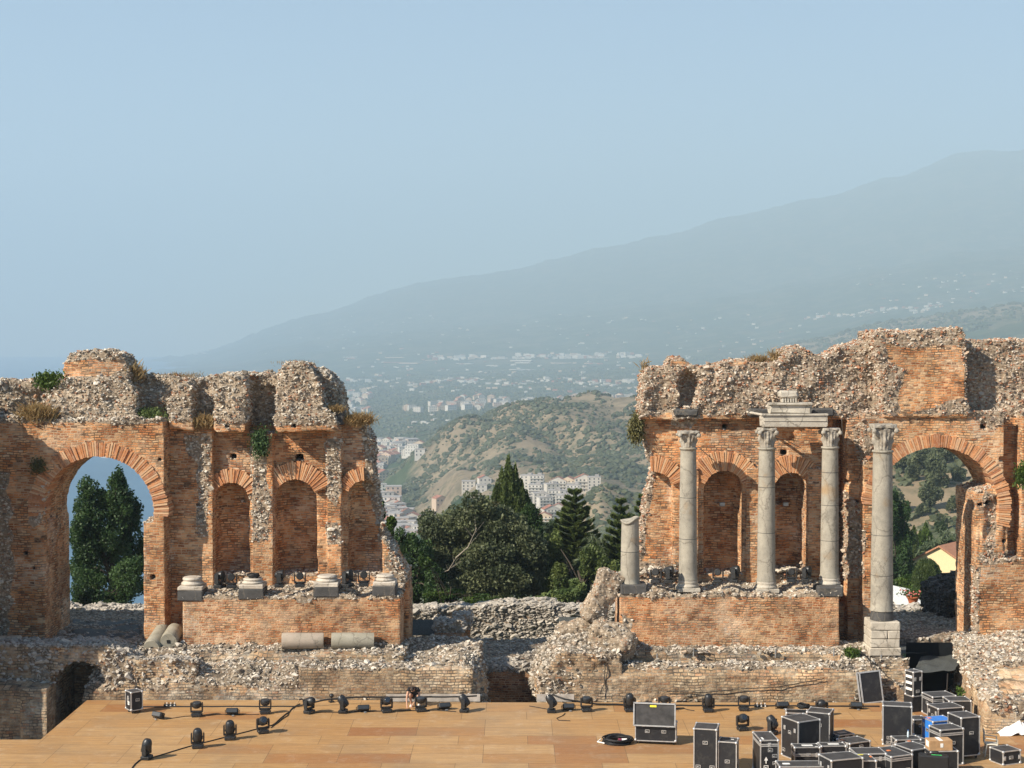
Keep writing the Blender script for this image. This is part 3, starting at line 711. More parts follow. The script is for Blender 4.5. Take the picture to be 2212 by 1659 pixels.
# ---- stepped foundations
def found(name, label, bounds, field, rubf, mats, seed, dens=1.1, h=.07, ssize=(.04, .12), **k):
    o = ruin(name, bounds, h, field, rubf, mats, dens=dens, ssize=ssize, seed=seed, **k); return tag(o, label, 'foundation')
fxl, fxr = W(165, 0, 63.5)[0], W(1002, 0, 63.5)[0]
def f_left(X, Y, Z):
    n = .18*vnoise(X, Y, Z*0, 1.1, 31)
    a = sbox(X, Y, Z, fxl, fxr+.3, 63.45, 66.5, -1.5, 1.28)
    slope = (Z-(.12+(X-fxl)*.55+(Y-63.4)*.5+n))*.8            # broken left corner
    a = np.maximum(a, slope)
    # long scoop of fallen face between x=-14 and -8
    sc = (Z-(.62+(Y-63.45)*.85+n*1.4))*.75
    a = np.where((X < -8.9) & (X > -30), np.maximum(a, sc), a)
    b = sbox(X, Y, Z, fxl+1.6, -4.6, 64.9, 67.2, -.5, 1.66+0*X)
    b = np.maximum(b, (Z-(1.42+(Y-64.9)*.4+n))*.8)
    c = sbox(X, Y, Z, -14.4, -4.9, 65.8, 68, 0, 1.78)
    e = (np.sqrt(((X+2.35)/1.3)**2+((Y-65.6)/2.6)**2+((Z-.0)/1.75)**2)-1)*1.2   # rounded right end
    e2 = np.maximum(sbox(X, Y, Z, -5.2, -1.38, 64.6, 69.4, -1.2, 9), Z-(1.42+n-np.clip((65.6-Y)*.6, 0, 1)))
    return np.minimum(np.minimum(np.minimum(a, b), np.minimum(c, e2)), np.maximum(e, 63.6-Y))
def r_left(x, y, z):
    px, py = proj(x, y, z); px = px+12*vnoise(x, y, z, .6, 3); py = py+9*vnoise(x, y, z, .5, 4)
    clean = softmask(px, py, [[(640, 1448), (1000, 1440), (1000, 1512), (640, 1512)], [(165, 1500), (640, 1488), (640, 1530), (165, 1530)], [(430, 1412), (850, 1408), (850, 1424), (430, 1428)], [(170, 1490), (215, 1475), (225, 1520), (165, 1520)]], 5)
    return (1-clean)*.9
o = found('stone_foundation', 'stepped rubble foundation with broken brick facing below the left podium', (fxl-.6, -.3, 63.0, 69.7, -1.2, 2.4), f_left, r_left, [M['found'], M['stone_white']], 5, dens=.78, vert=.12)
def f_right(X, Y, Z):
    n = .16*vnoise(X, Y, Z*0, 1.1, 41)
    gx0, gx1 = W(1168, 0, 63.5)[0], W(1985, 0, 63.5)[0]
    a = sbox(X, Y, Z, gx0+.3, gx1, 63.45, 66.5, -1.5, 1.30)
    a = np.maximum(a, (Z-(.95+(Y-63.45)*.9+n))*.75)
    b = sbox(X, Y, Z, gx0+2, W(1905, 0, 65)[0], 64.9, 67, -.5, 1.72); b = np.maximum(b, (Z-(1.5+(Y-64.9)*.5+n))*.8)
    e = (np.sqrt(((X-3.0)/2.15)**2+((Y-66.3)/2.75)**2+((Z-.3)/1.9)**2)-1)*1.8
    e = np.maximum(e, X-5.5)
    e1 = np.maximum(sbox(X, Y, Z, gx0+.0, 4.6, 63.6, 68.6, -1.5, 1.9), (Z-(.95+(X-gx0)*1.1))*.6)
    g = sbox(X, Y, Z, 14, gx1, 64.4, 68.5, -1, 1.45)
    # broken right corner
    a = np.maximum(a, (Z-(.2+(gx1-X)*.75+n))*.7)
    return np.minimum(np.minimum(np.minimum(a, b), np.minimum(e, e1)), g)
def r_right(x, y, z):
    px, py = proj(x, y, z); px = px+12*vnoise(x, y, z, .6, 3); py = py+9*vnoise(x, y, z, .5, 4)
    clean = softmask(px, py, [[(1262, 1450), (1330, 1440), (1860, 1448), (1860, 1480), (1260, 1520)], [(1380, 1408), (1820, 1412), (1820, 1428), (1380, 1428)], [(1520, 1490), (1850, 1478), (1850, 1520), (1520, 1520)], [(1900, 1440), (1960, 1440), (1960, 1475), (1900, 1475)]], 5)
    return (1-clean)*.95
o = found('stone_foundation', 'long rubble foundation with rounded left end below the right podium', (W(1168, 0, 63.5)[0]-.6, 17.4, 63.0, 69, -1.2, 2.5), f_right, r_right, [M['found'], M['stone_white']], 6, dens=.78, vert=.2)
# left corner mass with the vaulted passage mouth
def f_lc(X, Y, Z):
    n = .10*vnoise(X, Y, Z*0, .9, 51)
    m = np.maximum(sbox(X, Y, Z, -27, -19.1, 62.5, 63.7, -3, 9), Z-(.62+n+(Y-62.5)*.1))
    m = np.minimum(m, sbox(X, Y, Z, -20.2, -19.1, 62.3, 63.7, -3, .70))
    br = np.maximum(sbox(X, Y, Z, -27, -13.2, 63.6, 67.4, -3, 9), Z-(2.25-np.clip((X+17.2)*.35, 0, .62)+n-(Y-63.6)*.13))
    a = np.maximum(np.minimum(np.sqrt((X+18.15)**2+(Z-.38)**2)-1.16, np.maximum(np.abs(X+18.15)-1.16, Z-.38)), Y-67)
    return np.minimum(m, np.maximum(br, -a))
o = found('stone_foundation', 'shaded rubble platform with dark vaulted passage mouth at the left stage corner', (-27.2, -13.0, 62.0, 67.6, -2.6, 2.8), f_lc, lambda x, y, z: np.clip(sm(z, 1.0, 1.3)*1.0+sm(y, 63.2, 63.5)*.8*sm(z, .5, .8), 0, 1), [M['found'], M['stone_grey']], 7, dens=.8, h=.08, ssize=(.05, .13), vert=.3)
def f_rc(X, Y, Z):
    n = .15*vnoise(X, Y, Z*0, 1, 61)
    xl = 18.05+(Y-58)*.155
    m = np.maximum(np.maximum(np.maximum(xl-X, 57.9-Y), Y-67.4), np.maximum(-2-Z, Z-(1.25+n+np.clip((Y-59)*.16, 0, .8))))
    return np.minimum(m, np.maximum(sbox(X, Y, Z, 19.9, 31, 61.6, 68, 0, 3), Z-(1.9+n+(Y-61.6)*.03)))
def r_rc(x, y, z): 
    px, py = proj(x, y, z); px = px+10*vnoise(x, y, z, .6, 3); py = py+9*vnoise(x, y, z, .5, 4)
    return (1-softmask(px, py, [[(2066, 1450), (2080, 1450), (2140, 1540), (2212, 1545), (2240, 1600), (2060, 1600)], [(2150, 1445), (2260, 1440), (2260, 1500), (2160, 1505)]], 5))*.9
o = found('stone_foundation', 'sunlit brick and rubble platform at the right stage corner behind the white cloth', (17.5, 31, 57.4, 67.8, -1.2, 2.6), f_rc, r_rc, [ruin_mat('yellow_retaining_brick', ramp=PALE, mortar=(.52, .42, .30), pale=.4, palec=(.60, .47, .32), black=.1), M['stone']], 8, dens=.75, h=.08)
# sunken brick wall closing the central gap and ground behind it
def f_mid(X, Y, Z):
    n = .1*vnoise(X, Y, Z*0, .8, 71)
    return np.maximum(sbox(X, Y, Z, -6.5, 5.5, 69.3, 70.3, -2.5, 9), Z-(.12+n+(Y-69.3)*.12))
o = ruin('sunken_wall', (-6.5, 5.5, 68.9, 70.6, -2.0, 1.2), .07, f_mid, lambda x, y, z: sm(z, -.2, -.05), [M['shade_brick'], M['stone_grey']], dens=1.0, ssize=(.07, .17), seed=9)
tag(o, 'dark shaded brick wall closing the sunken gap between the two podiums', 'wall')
def f_low(X, Y, Z):
    n = .18*vnoise(X, Y, Z*0, 1.3, 81)+.06*vnoise(X, Y, Z, .4, 82)
    return np.maximum(sbox(X, Y, Z, -27, 27, 84, 85.4, -3, 9), Z-(.22+n+.14*np.sin(X*.45+1.5)))
o = ruin('field_stone_wall', (-27, 27, 83.5, 85.8, -2.0, 1.1), .085, f_low, lambda x, y, z: 1+0*x, [M['brick_grey'], M['stone_grey']], dens=1.15, ssize=(.09, .22), seed=10, flat=.7)
tag(o, 'low irregular field stone wall running behind the ruins before the trees', 'wall')
def f_stub(X, Y, Z):
    x0, _, z0 = W(938, 1400, 70); x1, _, z1 = W(1000, 1346, 70)
    return np.minimum(sbox(X, Y, Z, x0, x1, 70, 71.2, 0, z1+.08*np.sin(X*7)), sbox(X, Y, Z, x0+.9, x1+.3, 71.2, 72.2, 0, z1+.15))
o = ruin('brick_stub', (W(930, 0, 70)[0]-.3, W(1012, 0, 71)[0]+.3, 69.6, 72.6, .4, 3.0), .055, f_stub, lambda x, y, z: sm(z, W(0, 1368, 70)[2]-.1, W(0, 1362, 70)[2]), [M['podium'], M['stone_grey']], dens=.9, ssize=(.05, .13), seed=11, amp=.03)
tag(o, 'square brick pier stub with rubble top in the central gap', 'pier')
# dark rubble wall seen through the right arch
def f_dk(X, Y, Z):
    n = .15*vnoise(X, Y, Z*0, .8, 91)
    x0, _, z0 = W(1992, 1400, 78); x1 = W(2190, 0, 74)[0]
    return np.maximum(sbox(X, Y, Z, x0, x1, 74, 78, -1, 9), Z-(z_dk+n+np.clip((X-x0), 0, 1)*.5))
z_dk = W(0, 1290, 74)[2]
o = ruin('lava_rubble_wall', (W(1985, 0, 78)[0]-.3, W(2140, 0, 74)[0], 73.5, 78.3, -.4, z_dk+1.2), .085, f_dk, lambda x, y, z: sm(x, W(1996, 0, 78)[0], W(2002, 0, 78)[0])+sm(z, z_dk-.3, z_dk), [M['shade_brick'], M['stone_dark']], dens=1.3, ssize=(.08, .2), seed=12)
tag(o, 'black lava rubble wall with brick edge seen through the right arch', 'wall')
# side wing outside the frame that shades the left corner
def f_wing(X, Y, Z):
    n = .5*vnoise(X, Y, Z*0, 1.5, 95)
    return np.maximum(sbox(X, Y, Z, -26.8, -23.2, 59.7, 68.5, 0, 14), Z-(7.6+n+np.clip((Y-63.2)*4, 0, 5)))
o = ruin('side_wing_wall', (-27.2, -22.9, 59.2, 68.8, .5, 14.2), .12, f_wing, lambda x, y, z: sm(z, 7, 8), [M['brick'], M['stone']], dens=.5, seed=13, ssize=(.08, .2))
tag(o, 'brick side wing standing at the far left beside the arch', 'wall')

# ---- leaning and fallen masonry chunks
def chunk(name, label, c, R3, half, mats, seed, h=.06, rnd_=.25, ssize=(.05, .13), brickface=None, dens=.35):
    Rm = np.array(Matrix.Rotation(R3[2], 3, 'Z') @ Matrix.Rotation(R3[1], 3, 'Y') @ Matrix.Rotation(R3[0], 3, 'X'), np.float32)
    rad = float(np.linalg.norm(half))+.2
    def loc(X, Y, Z):
        x, y, z = X-c[0], Y-c[1], Z-c[2]
        return [Rm[0, i]*x+Rm[1, i]*y+Rm[2, i]*z for i in range(3)]
    def field(X, Y, Z):
        x, y, z = loc(X, Y, Z); q = [np.abs(a)-(hh-rnd_) for a, hh in zip((x, y, z), half)]
        return np.sqrt(sum(np.maximum(a, 0)**2 for a in q))+np.minimum(np.maximum(np.maximum(q[0], q[1]), q[2]), 0)-rnd_
    def rubf(X, Y, Z):
        if brickface is None: return 1+0*X
        x, y, z = loc(X, Y, Z); return 1-sm((x, y, z)[brickface[0]]*brickface[1], half[brickface[0]]*.75, half[brickface[0]]*.9)
    b = []
    for i in range(3): b += [c[i]-rad, c[i]+rad]
    o = ruin(name, b, h, field, rubf, mats, dens=dens, ssize=ssize, seed=seed, rubamp=.10)
    return tag(o, label, 'masonry block')
c = W(1300, 1288, 66.6)
chunk('masonry_chunk', 'tall leaning rubble slab propped against the right podium corner', c, (0, R(24), R(12)), (.50, .5, 1.18), [M['brick_grey'], M['stone']], 21, rnd_=.12, ssize=(.03, .08))
c = W(1322, 1384, 65.0)
chunk('masonry_chunk', 'rounded fallen boulder of rubble masonry lying in front of the right podium', c, (.2, R(18), R(-25)), (1.0, .6, .66), [M['brick_grey'], M['stone']], 22, rnd_=.35, ssize=(.03, .09))
c = W(1242, 1358, 67.2)
chunk('masonry_chunk', 'rough rubble lump under the foot of the leaning slab', c, (0, R(-12), 0), (.85, .6, .36), [M['brick_grey'], M['stone']], 23, rnd_=.3, ssize=(.03, .09))

# ---- columns
def shaft_prof(r0, r1, h, n=14):
    return [(r0+.035, 0), (r0+.035, .06), (r0, .12)]+[(r0+(r1-r0)*(i/n)**1.4, .12+(h-.3)*i/n) for i in range(1, n+1)]+[(r1, h-.1), (r1+.045, h-.09), (r1+.045, h-.02), (r1+.01, h)]
def capital(parent, c, r, h, w, seed):
    ax, X, Y, Z = grid((c[0]-w*.75, c[0]+w*.75, c[1]-w*.75, c[1]+w*.75, c[2]-.05, c[2]+h+.1), .028)
    x, y, z = X-c[0], Y-c[1], (Z-c[2])/h
    rr = np.sqrt(x*x+y*y); th = np.arctan2(y, x)
    R0 = r*.88+(w*.5-r*.85)*np.clip(z, 0, 1)**2.2
    leaf = .07*np.maximum(np.cos(4*th), -.2)*np.exp(-((z-.36)/.14)**2)+.085*np.maximum(np.cos(4*th+math.pi), -.2)*np.exp(-((z-.62)/.13)**2)+.03*np.cos(16*th)*np.exp(-((z-.4)/.35)**2)
    f = np.maximum(rr-R0-leaf, np.maximum(-z, z-.86)*h)
    hw = w*.5*(1-.10*np.cos(th*4+math.pi*0)**2)
    ab = np.maximum(np.maximum(np.abs(x)-hw*.98, np.abs(y)-hw*.98), np.maximum(.86-z, z-1)*h)
    f = np.minimum(f, ab)
    for sx in (-1, 1):
        for sy in (-1, 1): f = np.minimum(f, np.sqrt((x-sx*w*.42)**2+(y-sy*w*.42)**2+((z-.76)*h)**2)-.10)
    f = f+.03*fbm(X+0*Y+0*Z, Y+0*X+0*Z, Z+0*X+0*Y, .13, 2, seed)
    V, Q = surface_nets(f.astype(np.float32), ax, .028)
    return mesh_np('capital', V, None, Q, [M['capital']], None, {'rnd': np.zeros(len(V))}, parent=parent)
def offs(o, root):
    o.parent = root; o.matrix_parent_inverse = Matrix.Translation(root.location).inverted(); return o
def column(label, px0, px1, pyb, pyt, pyc, Y, d0, d1, capw, seed, stages, base=True, mat='column'):
    cx, _, zb = W((px0+px1)/2, pyb, Y); zt = W(0, pyt, Y)[2]; zc = W(0, pyc, Y)[2]
    xt = cx
    root = empty('marble_column', (cx, Y, zb), 0, label, 'column', 'standing marble columns')
    bh = .32 if base else 0
    if base:
        mb = MB(); mb.lathe([(d0*.5+.05, 0), (d0*.5+.085, .05), (d0*.5+.085, .10), (d0*.5+.05, .14), (d0*.5+.02, .18), (d0*.5+.05, .23), (d0*.5+.05, .28), (d0*.5+.02, .32)], 28, c=(cx, Y, zb), jit=.012)
        mb.box((cx, Y, zb-.07), (d0+.20, d0+.20, .16), ch=.02, jit=.01); offs(mb.build('moulded_foot', M['white_marble']), root)
    mb = MB(); h = zt-zb-bh
    pr = shaft_prof(d0/2, d1/2, h)
    mb.lathe(pr, 32, c=(cx, Y, zb+bh), jit=.006); 
    o = offs(mb.build('shaft', M[mat]), root)
    for q in ((.31, .62), (.36, .70, .78), (.28, .55, .8), (.22, .47), (.5,))[seed-1]:
        rr = d0/2+(d1/2-d0/2)*q**1.4+.003; mb = MB(); mb.lathe([(rr-.02, 0), (rr, .004), (rr, .026), (rr-.02, .03)], 32, c=(cx, Y, zb+bh+h*q), jit=.002, cap=False); offs(mb.build('drum_joint', M['lava']), root)
    if zc > zt+.2: offs(capital(None, (cx, Y, zt), d1/2, zc-zt, capw, seed), root)
    return root, (cx, Y, zb)
column('marble column with orange stain, first with capital from the left', 1464, 1508, 1268, 966, 931, 67.0, .80, .70, .98, 1, 3)
column('cream marble column under the left end of the entablature beam', 1635, 1675, 1270, 966, 924, 67.0, .80, .70, .86, 2, 3)
column('grey marble column under the right end of the entablature beam', 1771, 1812, 1262, 964, 924, 67.0, .80, .70, .86, 3, 3)
def block(name, label, px0, px1, pyt, pyb, Y, dep, mat, cat='stone block', ch=.03, jit=.015, sub=True, tilt=0.0, parent=None):
    a = W(px0, pyt, Y); b = W(px1, pyb, Y); mb = MB()
    mb.box(((a[0]+b[0])/2, Y+dep/2, (a[2]+b[2])/2), (abs(b[0]-a[0]), dep, abs(a[2]-b[2])), ch=ch, jit=jit)
    o = mb.build(name, M[mat]); 
    if label: tag(o, label, cat)
    return o
# tall front column on its pedestal
r, _ = column('tallest marble column on white block pedestal in front of the right arch', 1881, 1928, 1318, 972, 916, 65.6, .95, .82, 1.12, 4, 4, base=False)
x0, _, z0 = W(1905, 1338, 65.6); z1 = W(0, 1316, 65.6)[2]
mb = MB(); mb.lathe([(.50, 0), (.50, .1), (.47, z1-z0-.05), (.45, z1-z0)], 28, c=(x0, 65.6, z0), jit=.01); offs(mb.build('lava_drum', M['lava']), r)
ped = empty('block_pedestal', (x0, 65.6, W(0, 1416, 65.1)[2]), 0, 'square pedestal of white limestone blocks under the tallest column', 'pedestal')
zz0, zz1 = W(0, 1417, 65.0)[2], z0; n = 4
for i in range(n):
    za, zb_ = zz0+(zz1-zz0)*i/n, zz0+(zz1-zz0)*(i+1)/n; w = 1.28 if i else 1.36
    spl = [(-.5, .08), (.08, .5)] if i == 2 else [(-.5, .5)]
    for a, b_ in spl:
        mb = MB(); mb.box((x0+(a+b_)/2*w, 65.6, (za+zb_)/2), ((b_-a)*w-.02, w, zb_-za-.015), ch=.03, jit=.012); offs(mb.build('stone_block', M['block']), ped)
# broken stump
r, c0 = column('broken marble column stump without capital, left of the tall columns', 1341, 1381, 1262, 1121, 1121, 66.7, .84, .76, 0, 5, 1, base=False)
r.name = 'column_stump'; r['category'] = 'column'
sh = [k for k in kids(r) if k.name.startswith('shaft')][0]
for v in sh.data.vertices:
    if v.co.z > c0[2]+2.6: v.co.z += .14*math.sin(v.co.x*6)+.1*(c0[0]-v.co.x)
block('lava_plinth', 'dark lava plinth under the broken column stump', 1341, 1398, 1264, 1285, 66.05, 1.2, 'lava', ch=.05)
block('lava_plinth', 'dark lava plinth at the right corner under the third capital column', 1767, 1822, 1268, 1290, 66.05, 1.2, 'lava', ch=.05)
# entablature pieces
block('entablature_beam', 'long cracked marble beam lying across two capitals', 1648, 1787, 896, 923, 66.6, .8, 'white_marble', 'stone block', ch=.05, jit=.04)
block('entablature_block', 'upper marble block resting on the long beam', 1664, 1753, 872, 895, 66.65, .75, 'white_marble', 'stone block', ch=.06, jit=.05)
for nm_, a_, b_, t0, t1, y_ in (('entablature_beam', 1646, 1789, 894, 898, 66.52), ('entablature_beam', 1650, 1785, 908, 910, 66.57), ('entablature_block', 1662, 1755, 870, 875, 66.57)):
    o = block('moulding', None, a_, b_, t0, t1, y_, .5, 'white_marble', ch=.01, jit=.012); o.parent = bpy.data.objects[nm_]
root = empty('cornice_fragment', W(1703, 870, 66.9), 0, 'small toothed cornice fragment perched on top of the marble beam', 'stone block')
o = block('cornice', None, 1684, 1726, 844, 861, 66.6, .7, 'white_marble', ch=.09, jit=.03); offs(o, root)
for i in range(6):
    a = 1690+i*5.6; o = block('dentil', None, a, a+3.2, 861, 869, 66.62, .5, 'white_marble', ch=.005, jit=.004); offs(o, root)
mb = MB(); a, b = W(1614, 890, 68.2), W(1658, 898, 66.7); mb.tube([a, b], .06, 6); tag(mb.build('stone_beam', M['white_marble']), 'thin white stone strip bridging from the rubble wall to the marble beam', 'beam')
block('lava_block', 'black lava block set in the rubble above the first capital', 1457, 1509, 884, 901, 68.2, 1, 'lava', ch=.08)
block('lava_block', 'black lava block in the wall left of the upper marble block', 1617, 1662, 883, 901, 67.9, 1, 'lava', ch=.08)
block('lava_block', 'black lava block in the wall right of the upper marble block', 1753, 1803, 882, 900, 67.9, 1, 'lava', ch=.08)
block('lava_block', 'grey lava block at the broken top right edge of the left wall', 698, 742, 888, 918, 68.15, 1, 'lava', ch=.05)
# column bases on the left podium
def attic(px, w, pyt, pyb, pyp, label, var):
    Y = 66.75; cx, _, zt = W(px, pyt, Y-.4); z1 = W(0, pyp, 66.0)[2]; z2 = W(0, pyb, 66.0)[2]; ww = w*66/F
    root = empty('attic_column_base', (cx, Y, z2), 0, label, 'column base', 'broken marble column bases on the left podium')
    mb = MB(); mb.box((cx, Y-.1, (z1+z2)/2), (ww, 1.2, z1-z2), ch=.03, jit=.02); offs(mb.build('lava_plinth', M['lava']), root)
    mb = MB(); mb.box((cx, Y-.1, z1+.09), (ww*.97, 1.14, .18), ch=.03, jit=.02); r = ww*.41; z = z1+.18
    H = zt-z
    mb.lathe([(r, 0), (r*1.06, H*.08), (r*1.1, H*.2), (r*1.06, H*.34), (r*.92, H*.42), (r*.86, H*.55), (r*.9, H*.62), (r*.97, H*.7), (r*.97, H*.84), (r*.86, H*.92), (r*.82, H)], 30, c=(cx, Y-.1, z), jit=.025)
    offs(mb.build('marble_base', M['base_marble']), root)
attic(413, 55, 1248, 1299, 1277, 'broken marble column base at the far left of the podium, beside the arch pier', 0)
attic(544, 54, 1250, 1295, 1273, 'marble column base with a coil of black cable on top', 1)
attic(705, 55, 1244, 1291, 1269, 'clean marble column base, third from the left on the podium', 2)
attic(831, 50, 1243, 1288, 1267, 'marble column base at the right corner of the left podium', 3)
# fallen drums
def drum(label, a, b, r, mat, hole=False, group=None, jit=.02):
    a, b = Vector(a), Vector(b); mb = MB(); d = b-a; L = d.length
    Mx = Matrix.Translation(a) @ d.to_track_quat('Z', 'Y').to_matrix().to_4x4()
    mb.lathe([(r*.97, 0), (r, .04), (r*1.01, L*.3), (r*1.0, L*.6), (r*.98, L-.04), (r*.95, L)], 26, M=Mx, jit=jit)
    root = empty('fallen_drum', a, 0, label, 'column drum')
    offs(mb.build('drum', M[mat]), root)
    if hole:
        mb = MB(); mb.box((0, 0, -.004), (.15, .15, .03), M=Mx); offs(mb.build('socket', M['rubber']), root)
drum('grey column drum leaning with its round end facing, left of the pair', W(327, 1401, 65.6), W(352, 1362, 67.6), .36, 'drum', True)
drum('grey column drum with square socket hole, right of the pair', W(364, 1386, 65.8), W(378, 1362, 67.2), .36, 'drum', True)
a = W(609, 1384, 65.6); b = W(699, 1384, 65.75); drum('fallen pink veined column drum lying against the left podium', a, b, .345, 'pinkdrum')
a = W(716, 1384, 65.6); b = W(808, 1384, 65.75); drum('fallen mossy grey column drum lying at the right of the left podium', a, b, .345, 'drum')
# stage with its planks
mb = MB()
ys = 63.3
pl = [(-17.72, 57.0), (-17.72, ys), (-5.3, ys), (-5.3, 62.9), (17.9, 62.9), (18.0, 57.8), (40, 57.8), (40, 40), (-45, 40), (-45, 57.0)]
vs = [(x, y, 0) for x, y in pl]; vb = [(x, y, -.25) for x, y in pl]; n = len(pl)
pl2 = vs+vb; mb.add(pl2, [tuple(range(n)), tuple(range(2*n-1, n-1, -1))]+[(i, i+n, (i+1) % n+n, (i+1) % n) for i in range(n)])
tag(mb.build('stage_floor', M['ply']), kind='structure')
for a, b_, lab in ((830, 1036, 'grey board standing along the stage edge left of the central gap'), (1160, 1242, 'grey board along the stage edge right of the central gap')):
    mb = MB(); x0 = W(a, 0, 63.0)[0]; x1 = W(b_, 0, 63.0)[0]; mb.box(((x0+x1)/2, 63.12, .14), (x1-x0, .05, .30)); tag(mb.build('edge_board', M['plank']), lab, 'board')
# ground round and below the ruins
mb = MB()
mb.box((0, 70, -2.7), (90, 45, .8)); 
tag(mb.build('ground', flat('packed_earth', (.16, .13, .10), .95, nz=.3, sc=2)), kind='structure')
TM = ruin_mat('trodden_earth', ramp=PALE, pale=.3, black=.5, rubbase=(.20, .17, .135), row=.3, bw=.5)
for k, (x0, x1, y0, y1, z) in enumerate(((-26, -5.4, 67.0, 75.4, 1.66), (15.2, 31, 68.6, 75.4, 1.55), (5.2, 15.4, 70.4, 75.4, 1.6), (-5.4, 5.2, 70.0, 75.4, .2))):
    o = ruin('terrace', (x0, x1, y0, y1, z-.5, z+.4), .11, lambda X, Y, Z: (Z-(z+.07*vnoise(X, Y, Z*0, .7, 33)+.05*vnoise(X, Y, Z*0, .25, 34)))*.9, lambda x, y, z: 1+0*x, [TM, M['stone_grey']], dens=.16, ssize=(.04, .12), seed=50+k, rubamp=.02)
    tag(o, kind='structure')
# ------------------------------------------------------------------ land, sea, air
KPX = [-900, -300, 0, 300, 400, 700, 760, 800, 850, 900, 1000, 1100, 1200, 1300, 1400, 1600, 1750, 1920, 2080, 2212, 2500, 3100]
def zpy(py, Y): return CAMZ-(py-HZ)/F*Y
S = -240
def row(Y, *z): return (Y, [float(v) for v in z])
#            -900 -300   0   300  400  700  760  800  850  900 1000 1100 1200 1300 1400 1600 1750 1920 2080 2212 2500 3100
ROWS = [
 row(77,     *[-1.2]*22),
 row(110,    *[-5]*22),
 row(160,    -40,-35,-30,-28,-26,-22,-22,-22,-22,-22,-22,-22,-22,-22,-20,-18,-16,-13,-13,-13,-13,-13),
 row(240,    -90,-80,-70,-65,-60,-55,-55,-55,-52,-50,-48,-46,-44,-40,-38,-30,-26,-20.5,-20.5,-20.5,-20,-20),
 row(330,    -140,-130,-120,-110,-100,-90,-90,-85,-80,-75,-68,-64,-60,-55,-50,-42,-38,-31,-30,-29,-25,-20),
 row(400,    -180,-170,-160,-150,-140,-120,-115,-105,-98,-90,-82,-78,-74,-66,-60,-40,-20,-15,-14,-11,-5,0),
 row(450,    -200,-190,-180,-170,-165,-140,-130,-120,-112,-100,-92,-88,-84,-76,-66,-40,-12,-3,-1,3,10,15),
 row(560,    -220,-215,-205,-200,-190,-160,-150,-140,-130,-120,-108,-104,-100,-88,-80,-55,-25,-10,-8,-5,8,15),
 row(760,    S,S,S,S,S,-190,-175,-162,-150,-140,-120,-118,-112,-78,-82,-80,-60,-30,-25,-22,-10,0),
 row(850,    S,S,S,S,S,-200,-182,-168,-155,-142,-110,-112,-92,-68,-76,-95,-75,-45,-40,-35,-20,0),
 row(1000,   S,S,S,S,S,-205,-185,-168,-145,-115,-88,-91,-108,-114,-110,-110,-90,-60,-50,-40,-25,0),
 row(1150,   S,S,S,S,S,-210,-190,-165,-152,-150,-118,-118,-124,-126,-122,-115,-95,-60,-50,-40,-25,0),
 row(1300,   S,S,S,S,S,-210,-190,-162,-154,-158,-130,-115,-113,-108,-108,-100,-85,-60,-50,-40,-25,0),
 row(1500,   S,S,S,S,S,-215,-195,-160,-158,-156,-118,-104,-97,-92,-88,-75,-65,-50,-40,-30,-20,0),
 row(1800,   S,S,S,S,S,-220,-200,-180,-152,-127,-86,-73,-64,-56,-47,-36,-30,-25,-20,-15,-10,0),
 row(2150,   S,S,S,S,S,-220,-200,-180,-172,-150,-125,-112,-100,-96,-90,-80,-70,-60,-50,-40,-20,0),
 row(2600,   S,S,S,S,S,-225,-200,-178,-172,-165,-150,-140,-130,-120,-115,-100,-90,-80,-70,-60,-40,-20),
 row(3300,   S,S,S,S,S,-225,-205,-186,-178,-165,-152,-150,-155,-150,-145,-130,-110,-90,-80,-70,-50,-30),
 row(4400,   S,S,S,S,S,-215,-188,-182,-178,-172,-170,-170,-172,-170,-165,-140,-110,-80,-70,-50,-30,0),
 row(5200,   S,S,S,S,S,-200,-186,-184,-180,-178,-174,-170,-165,-160,-150,-90,-30,40,70,100,110,130),
 row(5900,   S,S,S,S,S,-195,-182,-178,-174,-170,-165,-160,-150,-140,-130,-60,20,90,130,165,180,200),
 row(7000,   S,S,S,S,-215,-185,-172,-165,-160,-156,-150,-140,-130,-120,-110,-80,-40,30,60,90,110,120),
 row(8200,   S,S,-215,-195,-190,-160,-148,-142,-138,-132,-125,-115,-105,-90,-70,-10,60,150,210,260,300,340),
 row(12000,  -240,-240,-240,-215,-190,*[zpy(p, 12000) for p in (738, 729, 724, 718, 712, 702, 692, 680, 668, 655, 630, 605, 575, 545, 535, 530, 560)]),
 row(17000,  *[zpy(p, 17000) for p in (800, 800, 795, 782, 766, 676, 656, 641, 625, 612, 598, 582, 560, 535, 516, 466, 428, 383, 330, 322, 330, 420)]),
 row(19500,  *[zpy(p, 19500)-80 for p in (800, 800, 795, 780, 765, 690, 670, 655, 640, 630, 610, 600, 580, 560, 540, 500, 460, 420, 370, 360, 360, 440)]),
]
RY = np.log(np.array([r[0] for r in ROWS])); RZ = np.array([r[1] for r in ROWS])
def smoothmap(a):
    return a
def terr(px, Y):
    """height of the land (no noise)"""
    px = np.asarray(px, float); ly = np.log(np.asarray(Y, float))
    i = np.clip(np.searchsorted(RY, ly)-1, 0, len(RY)-2); t = np.clip((ly-RY[i])/(RY[i+1]-RY[i]), 0, 1); t = .5*t+.5*t*t*(3-2*t)
    K = np.array(KPX, float); j = np.clip(np.searchsorted(K, px)-1, 0, len(K)-2); s = np.clip((px-K[j])/(K[j+1]-K[j]), 0, 1); s = .4*s+.6*s*s*(3-2*s)
    g = lambda a, b: RZ[a, b]
    return (g(i, j)*(1-s)+g(i, j+1)*s)*(1-t)+(g(i+1, j)*(1-s)+g(i+1, j+1)*s)*t
